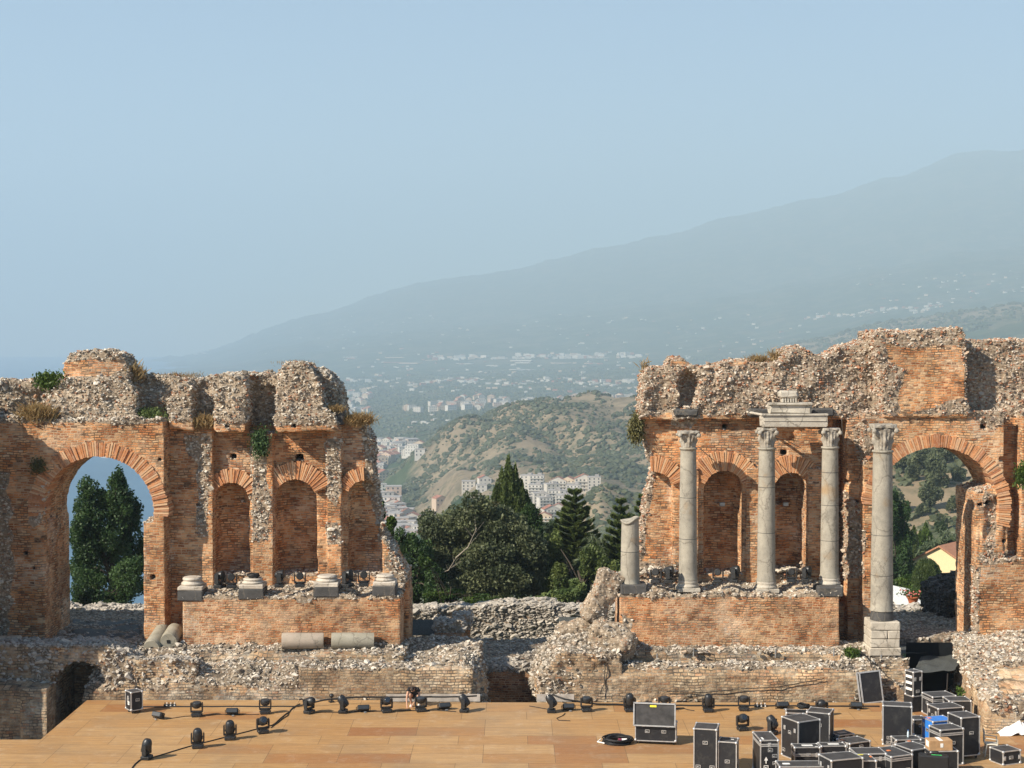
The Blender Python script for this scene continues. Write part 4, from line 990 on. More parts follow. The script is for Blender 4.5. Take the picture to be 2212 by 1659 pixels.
def rough_n(X, Y):
    pxx = CX+F*X/Y
    am = np.interp(Y, [77, 200, 350, 700, 1300, 2000, 4000, 9000, 17000], [.3, 2, 4, 8, 12, 13, 9, 22, 75])
    sc = np.interp(Y, [77, 300, 900, 2000, 9000, 14000], [15, 30, 75, 120, 500, 900])
    q = 0; Z0 = X*0
    n = fbm(X, Y, Z0, 60., 3, 3)*.5*(Y < 3500)+fbm(X, Y, Z0, 180., 4, 5)+fbm(X, Y, Z0, 900., 4, 6)*np.clip(Y/7000, 0, 1)
    rid = 1-np.abs(fbm(X, Y, Z0, 150., 3, 8))*3
    gul = np.abs(vnoise(X+.35*Y, Y*.35, Z0, 75., 15))*1.6-.5+.5*np.abs(vnoise(X, Y*.6, Z0, 32., 16))
    return am*(n*.8+.45*rid*((Y > 300) & (Y < 3000))-.1+1.5*gul*((Y > 1150) & (Y < 2300)))
def H(X, Y):
    px = CX+F*X/Y; z = terr(px, Y); r = rough_n(X, Y)
    flat_ = np.clip((np.abs(Y-4300)-2300)/-2300, 0, .85)*(px < 1500)     # plains stay flat
    return z+r*(1-flat_)*np.clip((z+238)/30, 0, 1)
ny, nx_ = 620, 560
ys = np.exp(np.linspace(np.log(77), np.log(19500), ny)); us = np.linspace((-900-CX)/F, (3100-CX)/F, nx_)
YY, UU = np.meshgrid(ys, us, indexing='ij'); XX = UU*YY
ZZ = H(XX, YY)
V = np.stack([XX, YY, ZZ], -1).reshape(-1, 3)
i, j = np.meshgrid(np.arange(ny-1), np.arange(nx_-1), indexing='ij'); b = (i*nx_+j).ravel()
Q = np.stack([b, b+1, b+nx_+1, b+nx_], 1)
pxs = CX+F*V[:, 0]/V[:, 1]
dry = 1.5*np.clip(1-np.abs(V[:, 1]-1650)/750, 0, 1)*np.clip((pxs-850)/130, 0, 1)+np.clip(1-np.abs(V[:, 1]-400)/220, 0, 1)*.9+np.clip(1-np.abs(V[:, 1]-830)/140, 0, 1)*np.clip(1-np.abs(pxs-1310)/110, 0, 1)*1.5+np.clip(1-np.abs(V[:, 1]-5600)/900, 0, 1)*np.clip((pxs-1500)/300, 0, .7)
t = NT('countryside'); g = t.n('NewGeometry'); p = g.outputs['Position']
d = t.attr('dry')
n1 = t.noise(p, .012, 8, .72); n2 = t.noise(p, .06, 5, .7); n3 = t.noise(p, .0025, 5, .6)
grn = t.mix(t.rampf(n1, .35, .65), (.040, .062, .028), (.10, .12, .055)); grn = t.mix(t.rampf(n3, .5, .7, 0, .6), grn, (.17, .14, .085))
grn = t.mix(t.rampf(n2, .45, .6, 0, .6), grn, (.028, .045, .020))
v = t.n('TexVoronoi', i_Scale=.011, i_Randomness=1.0); t.l(p, v.inputs['Vector'])
fld = t.ramp(t.n('SeparateColor', i_0=v.outputs['Color']).outputs[0], [(0, (.03, .055, .022)), (.35, (.06, .085, .03)), (.6, (.15, .14, .07)), (.8, (.20, .16, .10)), (.93, (.05, .075, .03)), (1, (.55, .52, .46))], 'CONSTANT')
grn = t.mix(.45, grn, fld)
brn = t.mix(t.rampf(n1, .3, .7), (.22, .165, .105), (.33, .26, .165)); brn = t.mix(t.rampf(n2, .48, .62, 0, .8), brn, (.10, .105, .06))
brn = t.mix(t.rampf(t.noise(p, .03, 6, .75, dist=1.0), .5, .62, 0, .6), brn, (.12, .095, .06))
c = t.mix(t.rampf(t.math('ADD', d, t.math('MULTIPLY', t.math('SUBTRACT', n1, .5), 1.6)), .3, .62), grn, brn)
t.done(c, .95, 0, .1)
mesh_np('hills', V, None, Q, [t.m], None, {'dry': dry}, smooth=True)
tag(bpy.data.objects['hills'], kind='structure')
# sea
t = NT('sea_water'); p = t.n('NewGeometry').outputs['Position']
mp = t.n('Mapping'); mp.inputs['Scale'].default_value = (.35, 1, 1); t.l(p, mp.inputs[0])
c = t.mix(t.rampf(t.noise(mp.outputs[0], .012, 5, .6), .35, .65), (.030, .11, .19), (.045, .14, .23)); t.bump(t.noise(mp.outputs[0], .25, 4, .6), .5, 1.0)
t.done(c, .35, 0, .5)
mb = MB(); mb.add([(-12000, 500, -200), (9000, 500, -200), (14000, 19800, -200), (-14000, 19800, -200)], [(0, 1, 2, 3)]); tag(mb.build('sea', t.m), kind='structure')
# haze
t = bpy.data.materials.new('haze'); t.use_nodes = True; nt = t.node_tree; nt.nodes.remove(nt.nodes['Principled BSDF'])
pv = nt.nodes.new('ShaderNodeVolumePrincipled'); pv.inputs['Color'].default_value = (.66, .84, .965, 1); pv.inputs['Density'].default_value = HAZE; pv.inputs['Anisotropy'].default_value = 0.0
nt.links.new(pv.outputs[0], nt.nodes['Material Output'].inputs['Volume'])
mb = MB(); mb.add([(x, y, z) for x in (-16000, 20000) for y in (-600, 20200) for z in (-340, 2330)], [(0, 1, 3, 2), (4, 6, 7, 5), (0, 4, 5, 1), (2, 3, 7, 6), (0, 2, 6, 4), (1, 5, 7, 3)])
tag(mb.build('haze', t), kind='stuff')
scene.cycles.volume_bounces = 1; scene.cycles.max_bounces = 6; scene.cycles.diffuse_bounces = 3
scene.cycles.use_denoising = True

# ------------------------------------------------------------------ scrub on the hillsides (one mass)
def ground_z(X, Y): return float(H(np.array([X], float), np.array([Y], float))[0])
def blobs(pos, size, seed=0, squash=.7):
    """low irregular bushes as one mesh"""
    bm = bmesh.new(); bmesh.ops.create_icosphere(bm, subdivisions=1, radius=1); bm.verts.index_update()
    bv = np.array([v.co[:] for v in bm.verts], np.float32); bf = np.array([[v.index for v in f.verts] for f in bm.faces], np.int32); bm.free()
    k = len(pos); n = len(bv); v = np.repeat(bv[None], k, 0)
    v = v*(1+.45*(rs.rand(k, n, 1)-.5)); v = v*size[:, None, None]*np.array([1, 1, squash], np.float32)*(.8+.5*rs.rand(k, 1, 3)); v = v+pos[:, None]
    T = (bf[None]+(np.arange(k)*n)[:, None, None]).reshape(-1, 3)
    return v.reshape(-1, 3), T, np.repeat(rs.rand(k), n)
def scatter(n, pxr, yr, size, keep=None):
    px = rs.uniform(pxr[0], pxr[1], n*3); Y = np.exp(rs.uniform(math.log(yr[0]), math.log(yr[1]), n*3)); X = (px-CX)/F*Y
    m = fbm(X, Y, X*0, 55., 3, 77)+.55*(rs.rand(len(X))-.5) > .0
    if keep is not None: m &= keep(px, Y)
    X, Y = X[m][:n], Y[m][:n]; s = (size[0]+(size[1]-size[0])*rs.rand(len(X))**2.5)
    return np.stack([X, Y, H(X, Y)+s*.15], 1).astype(np.float32), s.astype(np.float32)
ps = []; ss = []
for n, a, b_, s, kp in ((10000, (840, 1500), (1250, 2050), (.9, 4.2), None), (3800, (1860, 2230), (300, 480), (.4, 1.7), None), (3000, (880, 1450), (560, 1150), (.8, 2.8), None),
                        (9000, (740, 1560), (2200, 4200), (2.5, 7), lambda p, Y: (p > 860) | (Y > 3000)), (5000, (740, 1600), (4000, 7500), (4, 9), None), (1500, (1600, 2300), (5000, 6200), (5, 14), None)):
    P_, S_ = scatter(n, a, b_, s, kp); ps.append(P_); ss.append(S_)
v, T, r = blobs(np.concatenate(ps), np.concatenate(ss))
tag(mesh_np('scrub', v, T, None, [M['scrub']], None, {'rnd': r}), kind='stuff')
# ------------------------------------------------------------------ vegetation
def rot_frames(n, up=.0):
    """random orthonormal frames (n,3,3)"""
    a = rs.randn(n, 3); a[:, 2] = a[:, 2]+up; a /= np.linalg.norm(a, axis=1, keepdims=True)
    b = rs.randn(n, 3); b -= a*np.sum(a*b, 1, keepdims=True); b /= np.linalg.norm(b, axis=1, keepdims=True)
    return a, b, np.cross(a, b)
def leaves(name, P, size, mat, parent=None, aspect=.55, fold=True, dirs=None, clump=None):
    n = len(P); a, b, c = rot_frames(n)
    if dirs is not None:
        b = dirs+.35*rs.randn(n, 3); b /= np.linalg.norm(b, axis=1, keepdims=True); a = a-b*np.sum(a*b, 1, keepdims=True); a /= np.linalg.norm(a, axis=1, keepdims=True); c = np.cross(a, b)
    s = (size*(.6+.8*rs.rand(n)))[:, None]
    q = np.stack([P-b*s*.5, P+c*s*aspect*.5, P+b*s*.5, P-c*s*aspect*.5], 1)
    Q = np.arange(n*4).reshape(n, 4); r = rs.rand(n) if clump is None else np.clip(clump+.35*(rs.rand(n)-.5), 0, 1)
    return mesh_np(name, q.reshape(-1, 3), None, Q, [mat], None, {'rnd': np.repeat(r, 4)}, parent=parent)
def blob_pts(blobs_, n, shell=.55):
    """points in ellipsoids (cx,cy,cz,rx,ry,rz), mostly near their surface; lumpy"""
    B = np.array(blobs_, float); w = B[:, 3]*B[:, 4]+B[:, 4]*B[:, 5]; w /= w.sum()
    k = rs.choice(len(B), n, p=w); d = rs.randn(n, 3); d /= np.linalg.norm(d, axis=1, keepdims=True)
    r = shell+(1-shell)*rs.rand(n)**.6; r = np.where(rs.rand(n) < .2, r*rs.rand(n), r)
    lum = 1+.28*fbm(d[:, 0]*2+k*7, d[:, 1]*2, d[:, 2]*2, .7, 2, 2)
    return B[k, :3]+d*B[k, 3:6]*(r*lum)[:, None], k
def broadleaf(label, px, Y, zb, crown, n, size, mat, cat='tree', name='broadleaf_tree', group=None, trunk_r=.16, sub=9, bare=0, barkm='barkd', ang=None):
    """crown: list of (px,py,rx_px,rz_px,dy) main lobes in picture terms at depth Y; each breaks into smaller clumps"""
    root = empty(name, (W(px, 0, Y)[0], Y, zb), rnd.uniform(0, 0), label, cat, group); k = Y/F; B = []
    for (a, b_, ra, rb, dy) in crown:
        c = W(a, b_, Y+dy); R_ = np.array([ra*k, min(ra, rb)*k*.8, rb*k])
        for i in range(sub):
            d = rs.randn(3); d /= np.linalg.norm(d); p = np.array(c)+d*R_*rs.uniform(.6, .95); s = rs.uniform(.26, .5)
            B.append((*p, *(R_*s)))
        B.append((*c, *(R_*.72)))
    P, kk = blob_pts(B, n)
    f = leaves('crown', P, size, mat, clump=np.array([rnd.random() for _ in B])[kk]); offs(f, root)
    mb = MB(); base = Vector((W(px, 0, Y)[0], Y, zb)); top = Vector(np.mean([b_[:3] for b_ in B], axis=0))
    mb.tube([base, base.lerp(top, .5)+Vector((.15, 0, 0)), top], [trunk_r*1.3, trunk_r, trunk_r*.5], 8)
    for i in range(0, len(B), max(1, len(B)//14)):
        s = base.lerp(top, rnd.uniform(.35, .85)); e = Vector(B[i][:3]); mb.tube([s, s.lerp(e, .5)+Vector((0, 0, .2)), e], [trunk_r*.45, trunk_r*.3, trunk_r*.12], 5)
    offs(mb.build('trunk', M['barkd']), root)
    if bare:
        mb = MB()
        for (a, b_, c_, d_) in bare:
            p0, p1 = Vector(W(a, b_, Y-2.2)), Vector(W(c_, d_, Y-2.6)); mid = p0.lerp(p1, .5)+Vector((.1, 0, -.25)); mb.tube([p0, mid, p1], [.05, .035, .012], 6)
            for q in range(5):
                s = mid.lerp(p1, rnd.uniform(0, .9)); e = s+Vector((rnd.uniform(-.5, .9), rnd.uniform(-.2, .2), rnd.uniform(.2, .9))); mb.tube([s, e], [.018, .007], 4)
        offs(mb.build('bare_branch', M['bark']), root)
    return root
GZ = -1.6
broadleaf('dark glossy tree filling the left arch with the sea behind it', 232, 90, GZ, [(232, 1150, 72, 90, 0), (200, 1072, 34, 50, 0), (255, 1045, 24, 40, 0), (182, 1170, 42, 75, -1), (285, 1180, 42, 90, 1), (230, 1250, 90, 65, 1), (262, 1100, 40, 55, 0)], 44000, .17, M['leaf_dark'], sub=11)
broadleaf('low green shrubs at the foot of the left arch', 215, 87, GZ, [(185, 1270, 40, 45, 0), (270, 1245, 38, 55, 0), (235, 1300, 70, 30, 0)], 11000, .15, M['leaf_dark'], cat='shrub', name='shrub', trunk_r=.06)
broadleaf('light leafy fig tree peering out behind the broken end of the left wall', 838, 82, GZ, [(822, 1100, 12, 22, 0), (838, 1145, 20, 25, 0), (830, 1175, 22, 20, 0)], 2600, .2, M['leaf_green'], trunk_r=.09)
broadleaf('deep green bushy tree just right of the left wall', 900, 89, GZ, [(890, 1215, 48, 65, 0), (860, 1260, 40, 60, 0), (925, 1270, 50, 55, 0), (875, 1180, 28, 35, 0)], 22000, .17, M['leaf_dark'])
broadleaf('yellow green shrub glowing low behind the central gap', 950, 87, GZ, [(920, 1215, 14, 16, -1), (960, 1290, 45, 18, 0), (1040, 1300, 45, 14, 0)], 4500, .15, M['leaf_green'], cat='shrub', name='shrub', trunk_r=.05)
broadleaf('wide grey green carob tree with pale bare branches in the central gap', 1040, 91, GZ-1, [(965, 1150, 55, 66, 0), (1035, 1145, 62, 70, 0), (1110, 1170, 66, 75, 0), (1050, 1240, 90, 60, -1), (1145, 1230, 40, 70, 0), (960, 1220, 45, 55, 0)], 52000, .19, M['leaf_grey'], sub=14, trunk_r=.3,
          bare=[(946, 1240, 985, 1205), (985, 1205, 1030, 1140)])
broadleaf('dark green cypress clump standing right behind the grey green tree', 1160, 95, GZ-2, [(1150, 1160, 24, 70, 0), (1165, 1240, 28, 70, 0), (1140, 1110, 16, 30, 0)], 15000, .16, M['leaf_dark'])
broadleaf('pale grey leaved oleander bushes right of the gap by the leaning slab', 1230, 87, GZ, [(1210, 1292, 34, 20, 0), (1245, 1280, 30, 22, 0), (1180, 1298, 26, 18, 0)], 5500, .22, M['leaf_light'], cat='shrub', name='shrub', trunk_r=.05)
def cypress(label, px, Y, zb, tips, n, mat, size=.17, cat='tree', name='cypress_tree'):
    """tips: (px_tip, py_tip, base py, half width px)"""
    root = empty(name, (W(px, 0, Y)[0], Y, zb), 0, label, cat); Ps = []; cl = []; dr = []
    for (a, t_, b_, hw) in tips:
        zt, zz = W(0, t_, Y)[2], W(0, b_, Y)[2]; x = W(a, 0, Y)[0]; r = hw*Y/F; m = int(n*(zt-zz)*r/sum((W(0, q[1], Y)[2]-W(0, q[2], Y)[2])*q[3]*Y/F for q in tips))
        u = rs.rand(m)**.8; th = rs.rand(m)*6.283; lobe = np.floor(th/6.283*7)+np.floor(u*9)*7
        lr = rs.rand(100)[lobe.astype(int) % 100]
        rr = r*np.minimum(1, (1-u)*2.8)**.62*(.52+.58*lr)*(.78+.24*rs.rand(m))*(1-.1*np.cos(th*7)) 
        Ps.append(np.stack([x+rr*np.cos(th), Y+rr*np.sin(th), zz+(zt-zz)*u+.5*lr-.25*(rr/r)], 1)); cl.append(lr)
        dr.append(np.stack([.35*np.cos(th), .35*np.sin(th), np.ones(m)], 1))
    f = leaves('crown', np.concatenate(Ps), size, mat, clump=np.concatenate(cl), dirs=np.concatenate(dr), aspect=.45); offs(f, root)
    mb = MB(); c = W(px, tips[0][1]+20, Y); mb.tube([(c[0], Y, zb), c], [.18, .04], 8); offs(mb.build('trunk', M['barkd']), root)
cypress('tall broad cypress rising highest above the central gap', 1095, 97, GZ-2, [(1099, 998, 1300, 26), (1084, 1024, 1300, 24), (1113, 1014, 1300, 24), (1128, 1050, 1300, 24), (1070, 1062, 1300, 28), (1045, 1095, 1300, 36)]+[(1099+q_, 1008+abs(q_)*1.5+rnd.uniform(0, 30), 1300-rnd.uniform(0, 120), rnd.uniform(11, 18)) for q_ in [rnd.uniform(-48, 42) for _ in range(22)]], 52000, M['leaf_cyp'])
broadleaf('brownish green juniper spreading left of the tall cypress', 1015, 94, GZ-2, [(1010, 1125, 34, 30, 0), (1040, 1105, 26, 22, 0), (985, 1150, 34, 26, 0), (1065, 1130, 30, 35, 0)], 15000, .17, M['leaf_olive'])
def norfolk(label, px, Y, zb, pyt, hw, tiers, mat):
    cx, _, zt = W(px, pyt, Y); root = empty('norfolk_pine', (cx, Y, zb), 0, label, 'tree'); P = []; cl = []; D = []; mb = MB()
    mb.tube([(cx, Y, zb), (cx, Y, zt)], [.26, .03], 8)
    Rm = hw*Y/F
    for i in range(tiers):
        u = (i+.4)/tiers; z = zt-(zt-zb)*u**.95; L = Rm*min(1, .06+1.5*u)**.75; nb = 8 if i > 2 else 6
        for k in range(nb):
            th = 6.283*(k+rs.rand()*.5)/nb+i*1.1; L2 = L*rs.uniform(.8, 1.1); rise = .28*(1-u)+.02
            m = int(34*L2+12); s = np.linspace(.05, 1, m); c, sn = math.cos(th), math.sin(th)
            zz = z+L2*(rise*s+.10*s**3)-.12*L2*np.sin(s*3.14)*u
            e = Vector((cx+L2*c, Y+L2*sn, float(zz[-1]))); mb.tube([(cx, Y, z), e], [.05, .015], 4)
            for side in (-1, 0, 1):
                w = .34*(1-s*.6)*L2*.42*side
                for q in range(4):
                    ww = w*(q+1)/4
                    P.append(np.stack([cx+L2*s*c-ww*sn, Y+L2*s*sn+ww*c, zz+.05*rs.rand(m)+abs(side)*.04*(q+1)], 1)); cl.append(np.full(m, rs.rand())); D.append(np.tile([c-side*sn*.8, sn+side*c*.8, .45], (m, 1)))
    f = leaves('crown', np.concatenate(P), .26, mat, clump=np.concatenate(cl), dirs=np.concatenate(D), aspect=.3); offs(f, root)
    offs(mb.build('trunk', M['barkd']), root)
norfolk('tall tiered norfolk pine right of the cypress', 1241, 96, GZ-3, 1062, 84, 26, M['leaf_pine'])
norfolk('tiered norfolk pine behind the broken column stump', 1341, 92, GZ-3, 1080, 66, 22, M['leaf_pine'])
norfolk('norfolk pine half hidden by the edge of the right wall', 1392, 98, GZ-3, 1072, 72, 22, M['leaf_pine'])
broadleaf('bushy green tree growing between the two norfolk pines', 1290, 90, GZ-2, [(1285, 1215, 36, 60, 0), (1310, 1250, 40, 50, 0), (1195, 1190, 26, 50, 2), (1200, 1260, 40, 45, 1)], 17000, .18, M['leaf_pine'])
def palm(label, px, py, Y, zb, L, n=26, tr=.16, parent=None):
    cx, _, zt = W(px, py, Y); root = empty('palm_tree', (cx, Y, zb), 0, label, 'tree'); mb = MB(); mb.tube([(cx, Y, zb), (cx, Y, zt)], [tr*1.2, tr], 8); offs(mb.build('trunk', M['bark']), root)
    P = []; D = []; cl = []
    for k in range(n):
        th = rs.rand()*6.283; el = rs.uniform(-.3, 1.2); m = 30; s = np.linspace(.1, 1, m); c, sn = math.cos(th)*math.cos(el), math.sin(th)*math.cos(el)
        z = zt+L*(math.sin(el)*s-.75*s*s*math.cos(el)); 
        for side in (-1, 1):
            P.append(np.stack([cx+L*s*c-side*.12*L*sn*(1-s*.5), Y+L*s*sn+side*.12*L*c*(1-s*.5), z-.06*L], 1)); D.append(np.tile([c-side*sn, sn+side*c, -.5], (m, 1))); cl.append(np.full(m, rs.rand()))
    f = leaves('fronds', np.concatenate(P), .30*L, M['frond'], clump=np.concatenate(cl), dirs=np.concatenate(D), aspect=.14); offs(f, root)
palm('small palm with drooping fronds between the cypress and the norfolk pine', 1186, 1150, 110, -8, 1.6)
palm('small palm half hidden among the norfolk pines', 1289, 1188, 92, GZ, 1.6)
def spiky(label, px, py, Y, L, n, z0=None):
    c = W(px, py, Y); root = empty('yucca', (c[0], Y, z0 if z0 is not None else c[2]-1), 0, label, 'plant'); mb = MB(); mb.tube([(c[0], Y, root.location.z), c], .06, 6); offs(mb.build('stem', M['bark']), root); mb = MB()
    for i in range(n):
        th = rnd.random()*6.283; el = rnd.uniform(-.2, 1.4); d = Vector((math.cos(th)*math.cos(el), math.sin(th)*math.cos(el), math.sin(el))); s = d.cross(Vector((0, 0, 1))).normalized()*.035
        b = Vector(c); e = b+d*L; e.z -= .12*L*math.cos(el); m_ = b+d*L*.5
        mb.add([b-s, b+s, m_+s*1.2, m_-s*1.2, e], [(0, 1, 2, 3), (3, 2, 4)], 0)
    offs(mb.build('fronds', M['leaf_light']), root)
spiky('spiky pale yucca beside the broken end of the left wall', 866, 1208, 74, .85, 46, 1)
# seen through the right arch
broadleaf('dark cedar in the right arch next to the tallest column', 1935, 150, -14, [(1935, 1120, 28, 70, 0), (1950, 1190, 26, 50, 0), (1925, 1230, 30, 40, 0), (1965, 1235, 24, 26, 0)], 15000, .30, M['leaf_dark'])
broadleaf('mid green garden hedge below the yellow house', 1955, 128, -8, [(1950, 1262, 40, 20, 0), (1985, 1275, 40, 14, 0)], 7000, .2, M['leaf_green'], cat='hedge', name='hedge', trunk_r=.05)
cypress('slim dark cypress in the right arch left of the yellow house', 1984, 190, -20, [(1984, 1143, 1215, 9)], 3500, M['leaf_cyp'], .35)
cypress('small bright conifer behind the slim cypress in the right arch', 2005, 200, -20, [(2008, 1136, 1210, 13), (1997, 1155, 1210, 11)], 3500, M['leaf_green'], .35)
palm('large palm crown above the roof of the yellow house', 2052, 1172, 185, -22, 4.2, 34, .3)
def dome(label, px, py, Y, hw, hh, zb):
    c = W(px, py, Y); k = Y/F; root = empty('clipped_hedge', (c[0], Y, zb), 0, label, 'hedge'); n = 13000
    d = rs.randn(n, 3); d[:, 2] = np.abs(d[:, 2])-.25; d /= np.linalg.norm(d, axis=1, keepdims=True)
    r = 1+.10*fbm(d[:, 0]*3, d[:, 1]*3, d[:, 2]*3, .8, 2, 4); P = np.array(c)+d*np.array([hw*k, hw*k, hh*k])*(r*(.9+.12*rs.rand(n)))[:, None]
    offs(leaves('crown', P, .16, M['leaf_cyp'], clump=np.clip((r-.9)*4, 0, 1), dirs=np.stack([d[:, 0]*.3, d[:, 1]*.3, np.ones(n)], 1)), root)
    mb = MB(); mb.tube([(c[0], Y, zb), c], .2, 6); mb.ball(c, (hw*k*.85, hw*k*.85, hh*k*.85), 0); offs(mb.build('trunk', M['leaf_dark']), root)
dome('round clipped cypress dome in front of the yellow house', 2003, 1262, 120, 32, 55, -6)
broadleaf('sunny flowering shrub beside the white roof in the right arch', 1955, 88, -2, [(1940, 1316, 18, 9, 0), (1975, 1316, 18, 9, 0)], 2500, .16, M['leaf_light'], cat='shrub', name='shrub', trunk_r=.04)
hs = [(1990, 985, 24, 30), (2025, 1010, 26, 36), (2045, 975, 24, 22), (1975, 1015, 16, 20), (2012, 1060, 22, 34), (2060, 1085, 14, 20), (1945, 1000, 14, 14), (2035, 1130, 16, 18), (1990, 1100, 14, 12), (1940, 1085, 18, 20), (2070, 1020, 14, 16)]
def ground_at(px, py, y0, y1, n=500):
    Ys = np.exp(np.linspace(math.log(y0), math.log(y1), n)); X = (px-CX)/F*Ys; z = H(X, Ys); q = proj(X, Ys, z)[1]
    m = np.where(q <= py)[0]; i = m[0] if len(m) else n-1
    return float(X[i]), float(Ys[i]), float(z[i])
for i, (a, b_, ra, rb) in enumerate(hs):
    x, y, z = ground_at(a, b_+rb*1.2, 300, 450)
    broadleaf(['crown tree at the upper middle of the right arch', 'tallest hillside tree just right of centre in the right arch', 'hillside tree tucked under the arch crown on the right', 'hillside tree left of the tall central one in the right arch', 'hillside tree in the middle of the dry slope in the right arch', 'hillside tree partly hidden by the right arch jamb', 'small hillside tree directly beside the tallest column top', 'low hillside tree above the roof of the yellow house', 'low hillside tree above the slim cypress', 'hillside tree beside the shaft of the tallest column', 'hillside tree touching the right arch jamb high up'][i], a, y, z, [(a, b_, ra, rb, 0), (a-ra*.5, b_+rb*.4, ra*.6, rb*.6, 0)], 2600, .75, M['leaf_grey'], group='trees on the dry hillside seen through the right arch', trunk_r=.25, sub=6)
# plants growing on the ruins
def tuft(label, px, py, Y, w, h, n, mat, cat='plant', name='weed_tuft', group=None, hang=False, z=None):
    c = np.array(W(px, py, Y)); k = Y/F
    P = c+rs.randn(n, 3)*np.array([w*k*.45, .12, h*k*.18]); dz = -1.0 if hang else 1.0
    d = np.stack([rs.randn(n)*.6, rs.randn(n)*.4-.2, np.full(n, dz)], 1); L = h*k*.55
    if mat is not M['dry']: P[:, 2] += d[:, 2]*rs.rand(n)*h*k*.7; P[:, 1] -= .1; L = .13
    o = leaves(name, P+d*L*.4, L, mat, dirs=d, aspect=.10 if mat in (M['dry'],) else .5); return tag(o, label, cat, group)
tuft('brown dry bush drooping over the left shoulder of the left arch', 82, 905, 67.6, 34, 44, 1700, M['dry'])
tuft('green bush clinging to the wall top at the far left', 112, 835, 68.2, 32, 30, 2600, M['leaf_green'])
tuft('yellow green weeds on the ledge right of the big rubble block', 325, 908, 68.2, 34, 26, 900, M['leaf_light'])
tuft('golden dry grass clump on the ledge above the first pilaster', 438, 918, 68.2, 36, 34, 1100, M['dry'])
tuft('dark green creeper hanging between the two upper holes', 563, 935, 68.1, 18, 52, 1500, M['leaf_dark'], hang=True)
tuft('rusty dry weeds on the broken right edge of the left wall', 775, 912, 68.4, 34, 30, 1100, M['dry'])
tuft('small rusty tuft on the grey lava block of the left wall', 722, 888, 68.2, 26, 22, 500, M['dry'])
tuft('thin dead stalks beside the rubble block on the left wall top', 295, 815, 68.6, 20, 46, 160, M['dry'])
tuft('reddish dry tuft on the highest rubble block left of the gap', 640, 787, 69, 40, 14, 400, M['dry'])
tuft('dry grass fringe on the wall top between the rubble blocks', 385, 815, 69.6, 70, 16, 600, M['dry'])
tuft('dry grass tuft on the top of the right wall', 1640, 782, 68.8, 30, 24, 420, M['dry'])
tuft('tall dry stalks on the right wall top before the notch', 1672, 778, 68.8, 12, 34, 120, M['dry'])
tuft('olive green bush growing out of the left edge of the right wall', 1374, 905, 68.7, 16, 52, 2200, M['leaf_olive'], hang=True)
tuft('single dry sprig at the top left corner of the right wall', 1392, 800, 68.8, 8, 34, 60, M['dry'])
tuft('green fern patch at the right edge of the frame on the far pilaster', 2206, 1045, 67.0, 16, 46, 900, M['leaf_green'])
tuft('small green weed at the foot of the right podium corner', 1838, 1420, 65.0, 16, 20, 700, M['leaf_green'])
tuft('green sprig on the sunlit platform wall at the right', 2072, 1578-75, 61.0, 6, 20, 160, M['leaf_green'])
tuft('green creeping weeds on the left shoulder below the arch spring', 85, 1020, 67.4, 18, 30, 500, M['leaf_olive'])
# ------------------------------------------------------------------ buildings
HCOL = [(.62, .56, .47), (.64, .58, .49), (.60, .45, .32), (.66, .52, .36), (.55, .40, .30), (.66, .61, .53), (.58, .50, .42)]
HM = [flat('house_wall', c, .9, nz=.08, sc=.3) for c in HCOL]
RM = [flat('terracotta_roof', (.38, .16, .10), .9, nz=.25, sc=.4), flat('grey_flat_roof', (.42, .38, .34), .9, nz=.2, sc=.4)]
WINM = flat('dark_window', (.05, .05, .055), .3); BALM = flat('balcony_slab', (.56, .52, .45), .8)
def house_proto(w, d, h, roof, floors, wallm, parts, balc=False, rc=None):
    root = empty('apartment_building' if floors > 2 else 'house', (0, 0, 0)); mb = MB(); mb.box((0, 0, h/2-2), (w, d, h+4)); 
    if roof == 'gable': mb.prism([(-w/2, h), (w/2, h), (0, h+w*.22)], -d/2, d/2)
    def fin(m, nm, mats): 
        o = m.build(nm, mats); o.parent = root; return o
    if not parts:
        r = MB()
        if roof == 'gable':
            for s in (-1, 1): mb.add([(0, -d/2-.4, h+w*.22+.25), (0, d/2+.4, h+w*.22+.25), (s*(w/2+.4), d/2+.4, h-.05), (s*(w/2+.4), -d/2-.4, h-.05)], [(0, 1, 2, 3)], 1)
        else: mb.box((0, 0, h+.2), (w*1.03, d*1.03, .5), 1)
        for f in range(floors):
            for k in range(int(w/4)): mb.box((-w/2+2+k*4, -d/2, h*(f+.55)/floors), (1.3, .12, 1.5), 2)
        o = mb.build(root.name, [wallm, rc or RM[0 if roof == 'gable' else 1], WINM]); bpy.data.objects.remove(root); o['rf'] = 'g' if roof == 'gable' else 'f'; return o
    fin(mb, 'wall', wallm); mb = MB()
    if roof == 'gable':
        for s in (-1, 1): mb.add([(0, -d/2-.4, h+w*.22+.25), (0, d/2+.4, h+w*.22+.25), (s*(w/2+.4), d/2+.4, h-.05), (s*(w/2+.4), -d/2-.4, h-.05)], [(0, 1, 2, 3)], 0)
    else: mb.box((0, 0, h+.3), (w*1.02, d*1.02, .6)); mb.box((w*.2, 0, h+1.4), (w*.3, d*.5, 2.2))
    fin(mb, 'roof', rc or RM[0 if roof == 'gable' else 1])
    for f in range(floors):
        z = h*(f+.5)/floors
        for k in range(max(2, int(w/3.6))):
            mb = MB(); mb.box((-w/2+w*(k+.5)/max(2, int(w/3.6)), -d/2, z), (1.3, .14, 1.6)); fin(mb, 'window', WINM)
        if balc and f: mb = MB(); mb.box((0, -d/2-.7, z-1.2), (w*.9, 1.4, .95)); fin(mb, 'balcony', BALM)
    return root
